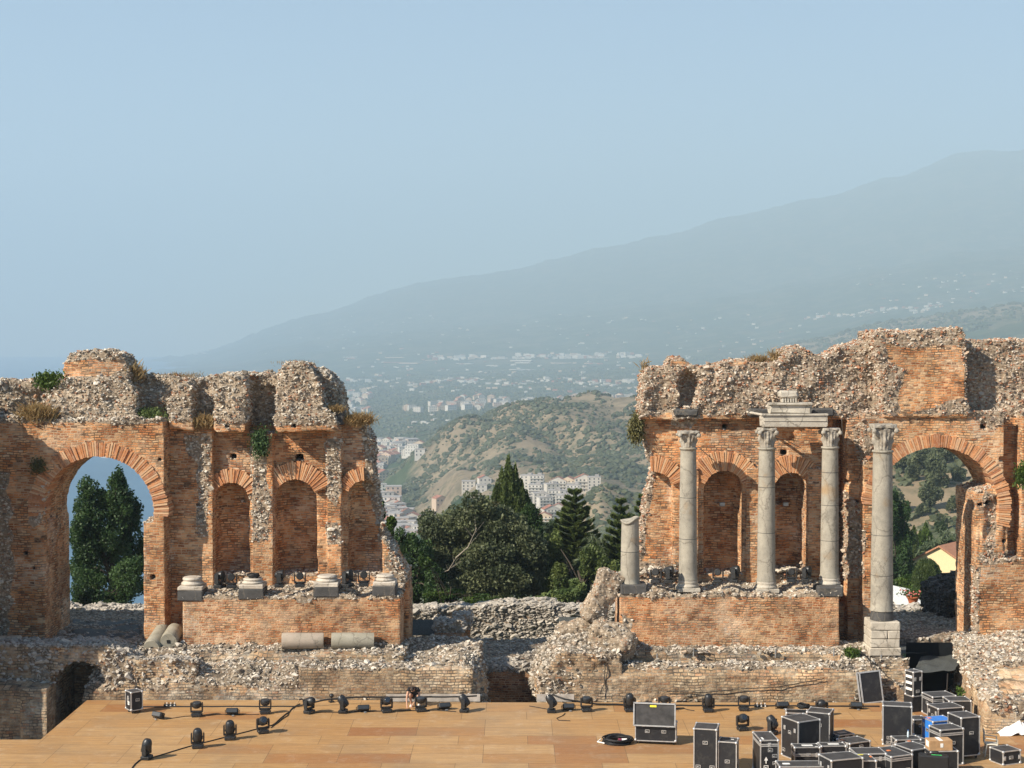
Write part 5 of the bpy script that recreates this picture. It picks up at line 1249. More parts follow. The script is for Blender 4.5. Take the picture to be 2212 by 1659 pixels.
PR_A = [house_proto(15, 12, 15, 'flat', 5, HM[5], True, True), house_proto(18, 12, 13, 'gable', 4, HM[1], True, True), house_proto(14, 12, 16, 'flat', 5, HM[0], True, False), house_proto(16, 11, 12, 'gable', 4, HM[3], True, True)]
PR_B = [house_proto(12, 10, 8, 'gable', 2, HM[i % 7], False) for i in range(3)]+[house_proto(13, 11, 9, 'flat', 3, HM[i], False) for i in (2, 3, 4, 5, 6, 0, 1, 5)]+[house_proto(10, 9, 7, 'flat', 2, HM[5], False)]
PR_C = [house_proto(16, 12, 10, 'gable', 3, HM[i], False) for i in (0, 2, 3)]+[house_proto(17, 12, 11, 'flat', 3, HM[i], False) for i in (0, 1, 4, 5)]
used = set()
def put(pr, x, y, z, rz, s, label, group):
    if pr.name not in used and not pr.get('label'): used.add(pr.name); o = pr; o.location = (x, y, z); o.rotation_euler = (0, 0, rz); o.scale = (s,)*3
    else: o = copy_tree(pr, (x, y, z), rz, scale=s)
    o['label'] = label; o['category'] = 'building'; o['group'] = group; return o
# apartment blocks right of the cypress
bl = [(1158, 1078, 0, 'red roofed apartment block nearest the cypress'), (1177, 1112, 0, 'white apartment block with small dark windows in the middle row'), (1206, 1066, 1, 'long white flat roofed block at the top of the town'), (1200, 1090, 0, 'white balconied block in the second row'),
      (1222, 1092, 2, 'cream block at the right of the second row'), (1152, 1128, 3, 'low red awning block at the bottom left'), (1176, 1140, 3, 'cream block peeking above the trees at the bottom'), (1207, 1122, 1, 'wide white block at the bottom right'), (1228, 1112, 2, 'narrow block beside the norfolk pine'),
      (1262, 1062, 1, 'big red roofed block alone on the spur'), (1284, 1064, 2, 'cream annexe right of the red roofed block'), (1240, 1078, 0, 'white block below the spur'), (1140, 1060, 2, 'small white block right beside the cypress tip'), (1192, 1078, 2, 'narrow tall block between the white ones in the second row'), (1216, 1106, 0, 'white block in the third row near the middle'), (1190, 1126, 1, 'red roofed block low in the middle'), (1166, 1098, 2, 'cream block squeezed beside the cypress in the third row'), (1228, 1062, 3, 'tan gabled block at the top right of the town'), (1240, 1108, 0, 'white block just behind the norfolk pine'), (1160, 1058, 0, 'flat white block at the top left of the town')]
for i, (a, b_, k, lab) in enumerate(bl):
    x, y, z = ground_at(a, b_, 900 if a < 1240 else 940, 1700)
    put(PR_A[k if k < 4 else 0], x, y, z, rnd.uniform(-.3, .3), (.78 if i != 9 else .85)*y/1250, lab, 'apartment blocks of the town right of the cypress')
CN = {0: 'cream', 1: 'white', 2: 'pink orange', 3: 'tan', 4: 'brownish', 5: 'bright white', 6: 'beige'}
def town(n, pxr, pyr, yr, protos, s, label, group, shape=None):
    c = 0; t_ = 0
    while c < n and t_ < n*8:
        t_ += 1; a = rnd.uniform(*pxr); b_ = rnd.uniform(*pyr)
        if shape and not shape(a, b_): continue
        x, y, z = ground_at(a, b_, *yr, 160)
        pr = rnd.choice(protos); col = CN[HM.index((pr.data if pr.data else 0).materials[0])]; rf_ = 'gabled' if pr.get('rf') == 'g' else 'flat roofed'
        put(pr, x, y, z, rnd.uniform(-.6, .6), s*rnd.uniform(.8, 1.15), col+' '+rf_+' '+label, group+', '+col+' '+rf_); c += 1
town(84, (806, 926), (1072, 1192), (1100, 2100), PR_B, 1.15, 'house in the lower left town', 'houses of the town below the left wall end', lambda a, b_: b_ > 1062+.9*(a-806) or (a < 850 and b_ < 1090))
town(44, (800, 908), (958, 1004), (1900, 3800), PR_C, 1.05, 'block in the valley town by the wall end', 'blocks of the valley town', lambda a, b_: b_ < 1012-(a-800)*.25)
town(12, (800, 832), (1004, 1050), (1700, 3400), PR_C, 1.2, 'house along the road below the valley town', 'houses below the valley town')
town(120, (826, 1370), (858, 892), (3800, 6500), PR_C, 1.25, 'small house in the wide plain town', 'houses of the plain town', lambda a, b_: abs(b_-(893-.055*(a-826)-8*math.sin(a*.02))) < 12 and (a < 1100 or b_ < 880))
town(24, (744, 800), (848, 896), (4000, 6500), PR_C, 1.3, 'house of the coastal hamlet by the left wall end', 'houses of the coastal hamlet')
for (a, b_, k, rz, lab) in ((1046, 1052, 1, .2, 'white gabled villa on the green spur left of the cypress'), (1012, 1060, 8, 0, 'long low white villa terrace below the gabled villa'), (1040, 1064, 11, .1, 'small white annexe under the gabled villa'), (949, 1094, 2, .5, 'lone orange house on the green slope'), (907, 986, 11, 0, 'lone yellow house on the dark green slope')):
    x, y, z = ground_at(a, b_, 850, 2600); put(copy_tree(PR_B[k]), x, y, z, rz, .68*y/1000, lab, 'lone villas on the slopes')
# far houses, greenhouses: too many and too small to count
cand = []
def farset(n, pxr, pyr, yr, sz, shape=None, hh=.5):
    for _ in range(n*3):
        a, b_ = rnd.uniform(*pxr), rnd.uniform(*pyr)
        if shape and not shape(a, b_): continue
        x, y, z = ground_at(a, b_, *yr, 120); w = rnd.uniform(*sz); cand.append((x, y, z, w, w*rnd.uniform(.4, .8), w*hh*rnd.uniform(.5, 1)))
        n -= 1
        if n <= 0: break
farset(120, (750, 1390), (818, 835), (4500, 9500), (10, 24), lambda a, b_: abs(b_-826-4*math.sin(a*.03)) < 5)
farset(110, (930, 1390), (766, 782), (6500, 12000), (16, 38), lambda a, b_: abs(b_-(776-.012*(a-930))) < 4)
farset(16, (740, 1380), (770, 800), (6500, 12000), (60, 130), None, .04)
farset(90, (1740, 2060), (655, 692), (7500, 18000), (10, 24), lambda a, b_: abs(b_-(690-.09*(a-1740)-4*math.sin(a*.05))) < 6)
farset(45, (1850, 2212), (580, 650), (8500, 18000), (8, 22))
farset(150, (560, 1750), (680, 780), (7500, 18000), (8, 22))
farset(120, (740, 1390), (782, 850), (4500, 9000), (9, 20))
farset(60, (880, 1390), (895, 935), (2600, 4200), (8, 14))
farset(60, (0, 480), (735, 768), (8500, 18000), (16, 40))
fh = MB()
for (x, y, z, w, d, h) in cand: fh.box((x, y, z+h/2-1), (w, d, h+2), rnd.choice([0, 0, 1, 2, 3]), rz=rnd.uniform(-.5, .5))
tag(fh.build('far_houses', [HM[1], HM[5], HM[2], RM[0]]), kind='stuff')
# yellow house in the right arch
x, y, z = W(2030, 1262, 150); YW = flat('yellow_render', (.70, .56, .32), .9, nz=.05)
root = empty('yellow_house', (x, y, z), R(-40), 'pale yellow house with terracotta tiled roof behind the right arch', 'house')
def pk(mb, nm, mat, par=None):
    o = mb.build(nm, mat); o.parent = par or root; return o
hw_, dp_, eh, rh = 2.6, 9.0, 2.3, 1.5
mb = MB(); mb.prism([(-hw_, -3), (hw_, -3), (hw_, eh), (0, eh+rh), (-hw_, eh)], -0.0, dp_); pk(mb, 'wall', YW)
TR = NT('roof_tiles'); p_ = TR.n('NewGeometry').outputs['Position']; wv = TR.n('TexWave', i_Scale=2.2, i_Distortion=1.0); TR.l(p_, wv.inputs['Vector']); TR.bump(wv.outputs[1], .6, .08)
TR.done(TR.mix(TR.noise(p_, 3, 4, .7), (.34, .13, .07), (.55, .30, .18)), .9)
mb = MB()
for s in (-1, 1): mb.add([(0, -.3, eh+rh+.06), (0, dp_+.3, eh+rh+.06), (s*(hw_+.4), dp_+.3, eh-.15), (s*(hw_+.4), -.3, eh-.15), (0, -.3, eh+rh-.1), (0, dp_+.3, eh+rh-.1), (s*(hw_+.4), dp_+.3, eh-.31), (s*(hw_+.4), -.3, eh-.31)], [(0, 1, 2, 3), (4, 5, 6, 7), (0, 3, 7, 4), (1, 2, 6, 5), (2, 3, 7, 6)])
rf = pk(mb, 'roof', TR.m)
for yy in (2.0, 4.6):
    mb = MB(); mb.box((1.9, yy, eh+rh*.52+.10), (.7, .9, .12), M=None); o = mb.build('skylight', WINM); o.parent = rf
mb = MB(); mb.box((1.5, -.01, .9), (.8, .12, 1.2)); pk(mb, 'window', WINM)
mb = MB(); mb.box((hw_+.5, 1.2, 1.5), (1.2, 2.4, 2.9)); pk(mb, 'porch', HM[5])
# white corrugated roof and flower pot
c0, c1 = W(1918, 1300, 92), W(1990, 1300, 92); root = empty('garden_shed', (c0[0], 92, -2.5), 0, 'low shed with white corrugated roof seen under the right arch', 'shed')
mb = MB(); n = 22
zt, zr = W(0, 1274, 92)[2], W(0, 1300, 92)[2]
for i in range(n):
    xa = c0[0]+(c1[0]-c0[0])*i/n; xb = c0[0]+(c1[0]-c0[0])*(i+.9)/n; za = zt-(zt-zr)*.6*i/n
    mb.add([(xa, 89.5, za-.5), (xb, 89.5, za-.5), (xb, 95, za), (xa, 95, za), (xa, 89.5, za-.6), (xb, 89.5, za-.6), (xb, 95, za-.1), (xa, 95, za-.1)], [(0, 1, 2, 3), (7, 6, 5, 4), (0, 4, 5, 1), (1, 5, 6, 2), (2, 6, 7, 3), (3, 7, 4, 0)])
offs(mb.build('roof', M['white']), root); mb = MB(); mb.box(((c0[0]+c1[0])/2, 92.2, zr-2.4), (c1[0]-c0[0]-.4, 4.5, 3.8)); offs(mb.build('wall', HM[5]), root)
c = W(1972, 1297, 89); root = empty('flower_pot', (c[0], 89, c[2]-.35), 0, 'terracotta urn with pink flowers in the right arch', 'plant pot')
mb = MB(); mb.lathe([(.16, 0), (.2, .05), (.28, .35), (.34, .5), (.38, .52), (.38, .6), (.30, .6)], 18, c=(c[0], 89, c[2]-.35)); offs(mb.build('pot', M['terra']), root)
P_ = np.array((c[0], 89, c[2]+.45))+rs.randn(500, 3)*[.38, .2, .14]; offs(leaves('leaves', P_, .13, M['leaf_green']), root)
mb = MB()
for i in range(22): mb.ball((c[0]+rnd.gauss(0, .4), 88.7+rnd.gauss(0, .1), c[2]+.5+rnd.gauss(0, .12)), .055, 0, 6, 4)
offs(mb.build('flowers', flat('pink_petals', (.62, .18, .16), .7)), root)
mb = MB(); mb.box((c[0], 89, (c[2]-.35-2.5)/2-.0), (.5, .5, c[2]-.35+2.5)); tag(mb.build('garden_pillar', HM[2]), 'low pillar carrying the terracotta urn', 'pillar')
# boats on the sea
for i, (a, b_, L, lab) in enumerate(((281/1.736*1.0, 1721/1.736, 24, 'white motor yacht on the sea, left one under the arch crown'), (398/1.736, 1717/1.736, 20, 'white boat partly hidden by the arch crown'))):
    u = G(a, b_, -200); root = empty('motor_boat', u, rnd.uniform(-.4, .4), lab, 'boat', 'boats on the bay')
    mb = MB(); h_ = 2.6; mb.add([(-L/2, -L*.12, h_), (L*.25, -L*.12, h_), (L/2, 0, h_*1.2), (L*.25, L*.12, h_), (-L/2, L*.12, h_), (-L*.46, -L*.09, 0), (L*.2, -L*.08, 0), (L*.38, 0, 0), (L*.2, L*.08, 0), (-L*.46, L*.09, 0)], [(0, 1, 2, 3, 4), (9, 8, 7, 6, 5), (0, 5, 6, 1), (1, 6, 7, 2), (2, 7, 8, 3), (3, 8, 9, 4), (4, 9, 5, 0)]); o = mb.build('hull', M['white']); o.parent = root
    mb = MB(); mb.box((-L*.08, 0, h_+1.2), (L*.4, L*.18, 2.4), ch=.3); mb.box((-L*.1, 0, h_+3.1), (L*.2, L*.14, 1.4), ch=.2); o = mb.build('cabin', M['white']); o.parent = root
# ------------------------------------------------------------------ stage lights
def head_shape(mb, kind, M_, m=0):
    """the tilting head, axis along +Y of M_ is the beam direction (front), pivot at origin"""
    if kind == 'spot': pr = [(.02, -.26), (.10, -.255), (.15, -.22), (.172, -.12), (.178, 0), (.175, .10), (.155, .19), (.125, .235), (.115, .25)]
    elif kind == 'wash': pr = [(.03, -.13), (.12, -.12), (.175, -.07), (.19, .0), (.19, .07), (.18, .10)]
    else: pr = [(.02, -.20), (.09, -.185), (.135, -.12), (.15, 0), (.16, .10), (.15, .14)]
    A = M_ @ Matrix.Rotation(-math.pi/2, 4, 'X')
    mb.lathe(pr, 20, m, M=A)
    if kind == 'spot':
        for i in range(3): mb.box((0, 0, -.2+i*.05), (.37-.04*(2-i), .26, .012), m, M=A)
def moving_head(kind, tilt, small=False):
    """yoke light standing on the floor: base, yoke, head, lens"""
    root = empty('moving_head_light', (0, 0, 0)); ph = .47
    def fin(mb, n, mat, par=None): o = mb.build(n, mat); o.parent = par or root; return o
    mb = MB(); mb.box((0, 0, .075), (.40, .33, .13), ch=.025); mb.box((0, 0, .15), (.22, .22, .04), ch=.01)
    for s in (-1, 1): mb.box((s*.215, 0, .10), (.03, .16, .035), ch=.008)
    for sx in (-1, 1):
        for sy in (-1, 1): mb.box((sx*.15, sy*.12, .008), (.05, .05, .016))
    b = fin(mb, 'base', M['black']); mb = MB(); mb.box((-.04, -.167, .075), (.16, .006, .06)); mb.box((.09, -.167, .075), (.05, .006, .05)); fin(mb, 'display', M['lens'], b)
    mb = MB(); mb.box((0, 0, .20), (.44, .13, .07), ch=.02)
    for s in (-1, 1): mb.prism([(s*.20, .17), (s*.245, .19), (s*.25, .40), (s*.245, .55), (s*.20, .57), (s*.195, .40)], -.075, .075)
    fin(mb, 'yoke', M['black'])
    A = Matrix.Translation((0, 0, ph)) @ Matrix.Rotation(tilt, 4, 'X') @ Matrix.Rotation(math.pi, 4, 'Z')
    mb = MB(); head_shape(mb, kind, A); h = fin(mb, 'head', M['black'])
    y = .255 if kind == 'spot' else (.104 if kind == 'wash' else .142); r = .11 if kind == 'spot' else .15
    mb = MB(); B_ = A @ Matrix.Rotation(-math.pi/2, 4, 'X'); mb.lathe([(r, y-.01), (r, y), (r*.85, y+.004)], 20, M=B_); fin(mb, 'lens', M['lens' if kind == 'spot' else ('rubber' if kind == 'small' else 'lampface')], h)
    return root
# tilt 0: beam towards the viewer, +90 degrees up
MH = {'front': moving_head('spot', R(-20)), 'up': moving_head('spot', R(-78)), 'flat': moving_head('wash', R(-82)), 'lean': moving_head('spot', R(-125)), 'round': moving_head('small', R(-10)), 'back': moving_head('wash', R(-165))}
first = set()
def place(proto, key, x, y, z, rz, label, group, cat, scale=1.0):
    if key not in first: first.add(key); o = proto; o.location = (x, y, z); o.rotation_euler = (0, 0, rz); o.scale = (scale,)*3; o['label'] = label; o['group'] = group
    else: o = copy_tree(proto, (x, y, z), rz, label, group, scale)
    o['category'] = cat; return o
G1 = 'moving head lights standing on the stage'
ML = [(425, 1549, 'flat', .1, 'flat topped moving head light in the back row, leftmost, right of the small wheeled case'),
      (573, 1543, 'flat', .12, 'flat topped moving head light in the back row directly behind another moving head'),
      (568, 1585, 'front', .35, 'moving head light with lens facing front, start of the diagonal row by the twisted cables'),
      (497, 1599, 'up', .1, 'moving head light with rounded head pointing up, second in the diagonal row'),
      (427, 1617, 'up', .15, 'moving head light with tall domed head, third in the diagonal row'),
      (317, 1641, 'up', 1.35, 'moving head light seen from its side, nearest to the lower left corner'),
      (668, 1542, 'front', 1.0, 'moving head light turned sideways where the twisted cables meet the back row'),
      (741, 1541, 'lean', 1.45, 'moving head light seen edge on between two blocks of the back row'),
      (835, 1540, 'front', .25, 'moving head light with lens facing front, just left of the crouching man'),
      (909, 1538, 'flat', .25, 'flat topped moving head light right in front of the crouching man'),
      (1003, 1539, 'lean', 1.35, 'leaning moving head light seen from its side, left of the dark central gap'),
      (1191, 1540, 'lean', 1.5, 'leaning moving head light seen from its side, right of the dark central gap'),
      (1267, 1538, 'flat', .1, 'flat topped moving head light between the central gap and the open case'),
      (1360, 1538, 'up', .12, 'domed moving head light just left of the open case lid'),
      (1435, 1537, 'flat', .1, 'flat topped moving head light behind the open case lid'),
      (1530, 1539, 'up', .05, 'domed moving head light standing alone behind the two tall cases'),
      (1607, 1536, 'flat', -.1, 'flat topped moving head light behind another one, right of the tall cases'),
      (1604, 1579, 'front', .2, 'moving head light with lens facing front, nearer the viewer right of the tall cases'),
      (1668, 1587, 'lean', .9, 'tilted moving head light partly hidden by the upright narrow case'),
      (1775, 1548, 'back', .1, 'moving head light with round back showing above the rear tall case')]
for i, (a, b_, k, rz, lab) in enumerate(ML):
    x, y, _ = G(a, b_-1); place(MH[k], k, x, y, .003, rz, lab, G1, 'stage light', 1.0)
G2 = 'small moving heads on the brick podiums'
for (a, b_, k, rz, sc, lab) in ((475, 1277, 'round', 1.2, .92, 'black podium light seen from its side, left of the cable coil base'), (500, 1277, 'round', .1, .8, 'round black podium light facing front beside the cable coil base'),
        (605, 1275, 'round', 1.5, .92, 'narrow black podium light seen edge on below the second niche'), (648, 1275, 'round', .1, .8, 'round black podium light below the right side of the second niche'),
        (751, 1275, 'round', 1.1, .95, 'black podium light right beside the third marble base'), (786, 1273, 'round', .1, .82, 'round black podium light with yellow tag left of the corner base'),
        (1417, 1266, 'round', -.3, .8, 'grey faced round podium light right of the broken stump'), (1446, 1266, 'round', 1.2, .92, 'black podium light between the stump and the orange stained column'),
        (1551, 1265, 'round', -.3, .75, 'grey faced round podium light below the dark central niche'), (1588, 1265, 'round', 1.1, .92, 'black podium light right of the dark central niche'),
        (1710, 1264, 'round', -.2, .75, 'round podium light below the narrow niche'), (1743, 1263, 'round', .9, .85, 'black podium light left of the third capital column')):
    c = W(a, b_, 66.45); place(MH[k], k, c[0], c[1], c[2]+.13, rz, lab, G2, 'stage light', sc*1.3)
mb = MB(); c = W(786, 1240, 66.7); mb.box(c, (.2, .05, .06)); tag(mb.build('paper_tag', M['yellow']), 'yellow tag lying on the podium light by the corner base', 'tag')
# low wide strobe lights
def strobe():
    root = empty('strobe_light', (0, 0, 0))
    def fin(mb, n, mat, par=None): o = mb.build(n, mat); o.parent = par or root; return o
    mb = MB(); T_ = Matrix.Translation((0, 0, .16)) @ Matrix.Rotation(R(-24), 4, 'X'); mb.box((0, 0, 0), (.46, .26, .20), ch=.03, M=T_)
    for i in range(5): mb.box((-.16+.08*i, .14, 0), (.02, .04, .16), M=T_)
    fin(mb, 'housing', M['black']); mb = MB(); mb.box((0, -.135, 0), (.38, .012, .13), M=T_); fin(mb, 'lamp_front', M['lampface'])
    mb = MB(); mb.tube([(-.27, 0, .2), (-.27, .02, .02), (.27, .02, .02), (.27, 0, .2)], .016, 6); fin(mb, 'bracket', M['black'])
    mb = MB(); mb.box((.05, -.2, .03), (.10, .06, .05), ch=.01); fin(mb, 'clamp', M['metal']); return root
ST_ = strobe()
for i, (a, b_, rz, lab) in enumerate(((342, 1553, -.5, 'low black strobe light right of the small wheeled case'), (502, 1545, .05, 'low black strobe light between the first two back row heads'), (785, 1538, .2, 'low black strobe light left of the head facing front'),
        (960, 1533, .25, 'low black strobe light with cables rising to the edge, left of the gap'), (1228, 1535, .1, 'low black strobe light with loose cable right of the central gap'), (1396, 1531, .1, 'low black strobe light behind the open case lid'),
        (1690, 1531, .1, 'low black strobe light behind the coiled cable case'), (1850, 1532, -.1, 'low black strobe light below the leaning panel'))):
    x, y, _ = G(a, b_); place(ST_, 'strobe', x, y, .003, rz, lab, 'low strobe lights of the back row', 'stage light', 1.05)
def power_strip(label, px, py):
    x, y, _ = G(px, py); root = empty('power_strip', (x, y, 0), 0, label, 'power strip', 'power strips at the stage edge'); mb = MB(); mb.box((0, 0, .05), (.50, .12, .10), ch=.01); o = mb.build('strip_body', M['black']); o.parent = root
    for k in range(6): mb = MB(); mb.box((-.2+.08*k, -.062, .05), (.05, .014, .06)); mb.tube([(-.2+.08*k, 0, .1), (-.2+.08*k, 0, .17)], .018, 6); o = mb.build('socket', M['white'] if k % 2 else M['rubber']); o.parent = root
power_strip('black power strip with pale sockets at the left stage edge', 367, 1526)
power_strip('black power strip behind the flat topped light right of the tall cases', 1642, 1527)
x, y, _ = G(716, 1517); root = empty('small_spotlight', (x, y, 0), .5, 'tiny black spotlight at the stage edge below the crumbled facing', 'stage light')
for nm, f_ in (('base', lambda m_: m_.box((0, 0, .03), (.2, .2, .06), ch=.01)), ('stem', lambda m_: m_.tube([(0, 0, .06), (0, 0, .2)], .03, 8)), ('head', lambda m_: m_.ball((0, 0, .28), (.1, .12, .09)))):
    mb = MB(); f_(mb); o = mb.build(nm, M['black']); o.parent = root
# ------------------------------------------------------------------ cables
def cable(label, pts, rad=.016, mat='rubber', sag=0, zof=None):
    mb = MB(); P = [Vector(p) for p in pts]; Q = []
    for i in range(len(P)-1):
        a, b_ = P[i], P[i+1]; m = max(2, int((b_-a).length/.35))
        for k in range(m):
            q = a.lerp(b_, k/m); w = rnd.uniform(-.03, .03); Q.append(q+Vector((w, w*.8, 0)))
    Q.append(P[-1]); mb.tube(Q, rad, 5, smooth=True); return tag(mb.build('cable', M[mat]), label, 'cable')
g = lambda a, b_, z=.02: G(a, b_, z)
cable('black cable running along the back edge of the stage at the left', [g(300, 1527), g(420, 1526), g(640, 1526), g(700, 1512, .25), g(760, 1506, .3), g(1000, 1505, .32), g(1030, 1503, .32)], .035)
cable('black cable bundle along the back edge of the stage at the right', [g(1195, 1500, .4), g(1220, 1511, .3), g(1290, 1521, .06), g(1450, 1524), g(1700, 1525), g(1900, 1526)], .04)
cable('thin cable linking the first back row lights', [g(360, 1553), g(400, 1547), g(480, 1543), g(560, 1543)], .014)
cable('cable leading from the lower left corner up the diagonal row of lights', [g(285, 1659), g(300, 1642), g(330, 1636), g(410, 1612), g(480, 1594), g(550, 1576), g(590, 1566), g(640, 1524)], .022)
cable('second twisted cable beside the diagonal row of lights', [g(585, 1572), g(605, 1556), g(620, 1546), g(630, 1530), g(648, 1520)], .018)
cable('cable linking the back row lights before the crouching man', [g(680, 1538), g(740, 1538), g(820, 1536), g(880, 1535), g(940, 1534), g(985, 1537)], .02)
cable('black cable with plug lying right of the central gap', [g(1144, 1525), g(1160, 1528), g(1185, 1532)], .016)
cable('loose cable curling in front of the strobe light right of the gap', [g(1222, 1540), g(1215, 1546), g(1204, 1551), g(1207, 1556), g(1232, 1557)], .014)
cable('short cable behind the open case ending in a plug', [g(1450, 1531), g(1475, 1529), g(1486, 1533), g(1500, 1535)], .016)
cable('thin cable hanging down the foundation below the boulder', [W(1307, 1428, 63.7), W(1307, 1445, 63.5), W(1306, 1475, 63.38), W(1296, 1500, 63.3)], .018)
cable('thin cable hanging beside the first one below the boulder', [W(1311, 1428, 63.7), W(1311, 1450, 63.5), W(1308, 1488, 63.38)], .016)
cable('reddish cable draped over the terrace round the block pedestal', [W(1836, 1400, 66), W(1850, 1402, 65.4), W(1866, 1412, 64.6), W(1878, 1424, 64), W(1882, 1440, 63.4)], .022)
cable('dark cable sagging down the foundation at the left', [W(312, 1404, 65.3), W(312, 1432, 64.6), W(300, 1450, 64), W(296, 1470, 63.5), W(292, 1486, 63.3)], .02)
cable('thin cable across the lower right foundation', [W(1440, 1494, 63.35), W(1520, 1496, 63.33), W(1600, 1488, 63.33), W(1680, 1484, 63.33), W(1780, 1466, 63.35)], .018)
cable('dark cable over the sunlit platform edge at the right', [W(2066, 1402, 66.9), W(2090, 1404, 66.0), W(2110, 1418, 65), W(2150, 1424, 64.5), W(2212, 1440, 64)], .025)
def coil(label, c, r, n, rad, mat='rubber', squash=1.0, parent=None, name='cable_coil'):
    mb = MB(); 
    for k in range(n):
        rr = r*rnd.uniform(.72, 1.05); z = c[2]+rad+rad*1.1*(k*.55); ox, oy = rnd.uniform(-.12, .12)*r, rnd.uniform(-.1, .1)*r
        pts = [(c[0]+ox+rr*math.cos(a*.3491), c[1]+oy+rr*squash*math.sin(a*.3491), z+rad*.6*math.sin(a+k)) for a in range(19)]; mb.tube(pts, rad, 5, cap=False)
    return tag(mb.build(name, M[mat]), label, 'cable')
x, y, _ = G(1334, 1604); root = empty('cable_coil', (x, y, 0), 0, 'large coil of thick black cable with white plugs left of the open case', 'cable')
o = coil(None, (x, y, 0), .52, 11, .028, name='coil'); offs(o, root); del o['category']
mb = MB(); mb.tube([(x-.62, y+.1, .1), (x-.75, y-.05, .04), (x-.5, y-.3, .05)], .028, 6); mb.tube([(x+.1, y-.35, .2), (x+.32, y-.36, .2)], .05, 8); offs(mb.build('plug', M['white']), root)
mb = MB(); mb.tube([(x+.0, y-.36, .2), (x+.12, y-.36, .2)], .055, 8); offs(mb.build('plug_collar', M['burg']), root)
c = W(548, 1245, 66.6); coil('black cable coil heaped on the second marble base', (c[0], c[1], c[2]-.05), .26, 8, .03)
# ------------------------------------------------------------------ flight cases
def case(label, px, py, w, h, d, yaw=0, z0=0.0, top='paneltop', side='panel', casters=False, seam=None, handles=(), latches=(), stickers=(), lidh=None, name='flight_case', xyz=None, topst=()):
    fx, fy, _ = xyz or G(px, py, z0); yw = R(yaw); cx, cy = fx-math.sin(yw)*0+(-math.sin(yw))*(-0) , fy
    # centre lies d/2 behind the front face
    cx = fx-math.sin(yw)*d/2; cy = fy+math.cos(yw)*d/2
    root = empty(name, (cx, cy, z0), yw, label, 'flight case', 'black flight cases on the stage')
    def fin(mb, n, mat, par=None): o = mb.build(n, mat); o.parent = par or root; return o
    zb = .12 if casters else .0
    if not handles: handles = (('F', .05, h*.62), ('L', 0, h*.6))
    if not latches and not seam: latches = (('L', -.3, h*.75), ('L', .3, h*.75))
    mb = MB(); mb.box((0, 0, zb+(h-zb)/2), (w-.03, d-.03, h-zb-.03)); fin(mb, 'body', M[side])
    mb = MB(); mb.box((0, 0, h-.012), (w-.05, d-.05, .012)); fin(mb, 'top_panel', M[top])
    e = .036; mb = MB()
    for sx in (-1, 1):
        for sy in (-1, 1): mb.box((sx*(w/2-e/2+.004), sy*(d/2-e/2+.004), zb+(h-zb)/2), (e, e, h-zb-.02))
    for z in (zb+e/2, h-e/2+.004)+((seam-.03, seam+.03) if seam else ()):
        for s in (-1, 1):
            mb.box((0, s*(d/2-e/2+.006), z), (w-.01, e, e)); mb.box((s*(w/2-e/2+.006), 0, z), (e, d-.01, e))
    fin(mb, 'edge_trim', M['alu'])
    for sx in (-1, 1):
        for sy in (-1, 1):
            for z in (zb+.04, h-.03):
                mb = MB(); mb.ball((sx*(w/2-.02), sy*(d/2-.02), z), .055, 0, 8, 5); fin(mb, 'corner_cap', M['alu'])
    if casters:
        for sx in (-1, 1):
            for sy in (-1, 1):
                mb = MB(); mb.tube([(sx*(w/2-.1)-.02, sy*(d/2-.1), .055), (sx*(w/2-.1)+.02, sy*(d/2-.1), .055)], .055, 12); mb.box((sx*(w/2-.1), sy*(d/2-.1), .10), (.07, .08, .035)); fin(mb, 'caster', M['rubber'])
    for (f, u, v) in handles:      # f: face 'F','L','R'; u along face (-.5..5), v height
        hd = empty('handle', (0, 0, 0)); hd.parent = root; p = {'F': ((u*w, -d/2), 0), 'L': ((-w/2, -u*d), -math.pi/2), 'R': ((w/2, u*d), math.pi/2)}[f]
        T_ = Matrix.Translation((p[0][0], p[0][1], v)) @ Matrix.Rotation(p[1], 4, 'Z')
        mb = MB()
        for (dx, dz, sx, sz) in ((0, .05, .17, .02), (0, -.05, .17, .02), (-.078, 0, .018, .12), (.078, 0, .018, .12)): mb.box((dx, -.004, dz), (sx, .016, sz), M=T_)
        mb.box((0, .004, 0), (.15, .01, .10), 1, M=T_); mb.tube([(-.05, -.016, -.02), (-.035, -.03, 0), (.035, -.03, 0), (.05, -.016, -.02)], .009, 5, 0, M=T_)
        me = mb.build('handle', [M['alu'], M['rubber']], root); bpy.data.objects.remove(hd)
    for (f, u, v) in latches:
        p = {'F': ((u*w, -d/2), 0), 'L': ((-w/2, -u*d), -math.pi/2), 'R': ((w/2, u*d), math.pi/2)}[f]; T_ = Matrix.Translation((p[0][0], p[0][1], v)) @ Matrix.Rotation(p[1], 4, 'Z')
        mb = MB(); mb.box((0, -.008, 0), (.11, .02, .15), ch=.005, M=T_); mb.box((0, -.022, 0), (.035, .012, .06), ch=.003, M=T_); fin(mb, 'latch', M['alu'])
    for (f, u, v, sw, sh, mt) in stickers:
        p = {'F': ((u*w, -d/2-.002), 0), 'L': ((-w/2-.002, -u*d), -math.pi/2), 'R': ((w/2+.002, u*d), math.pi/2)}[f]; T_ = Matrix.Translation((p[0][0], p[0][1], v)) @ Matrix.Rotation(p[1], 4, 'Z')
        mb = MB(); mb.box((0, 0, 0), (sw, .03, sh), M=T_); fin(mb, 'sticker', M[mt])
    for (u, v, sw, sh, mt) in topst:
        mb = MB(); mb.box((u*w, v*d, h), (sw, sh, .014)); fin(mb, 'sticker', M[mt])
    return root
case('small wheeled flight case with white lettering at the left stage edge', 296, 1541, .50, .88, .55, 38, casters=True, handles=(), latches=(('L', .0, .62),), stickers=(('L', .1, .45, .16, .05, 'white'), ('L', .1, .37, .16, .05, 'white'), ('L', .1, .60, .12, .05, 'metal')))
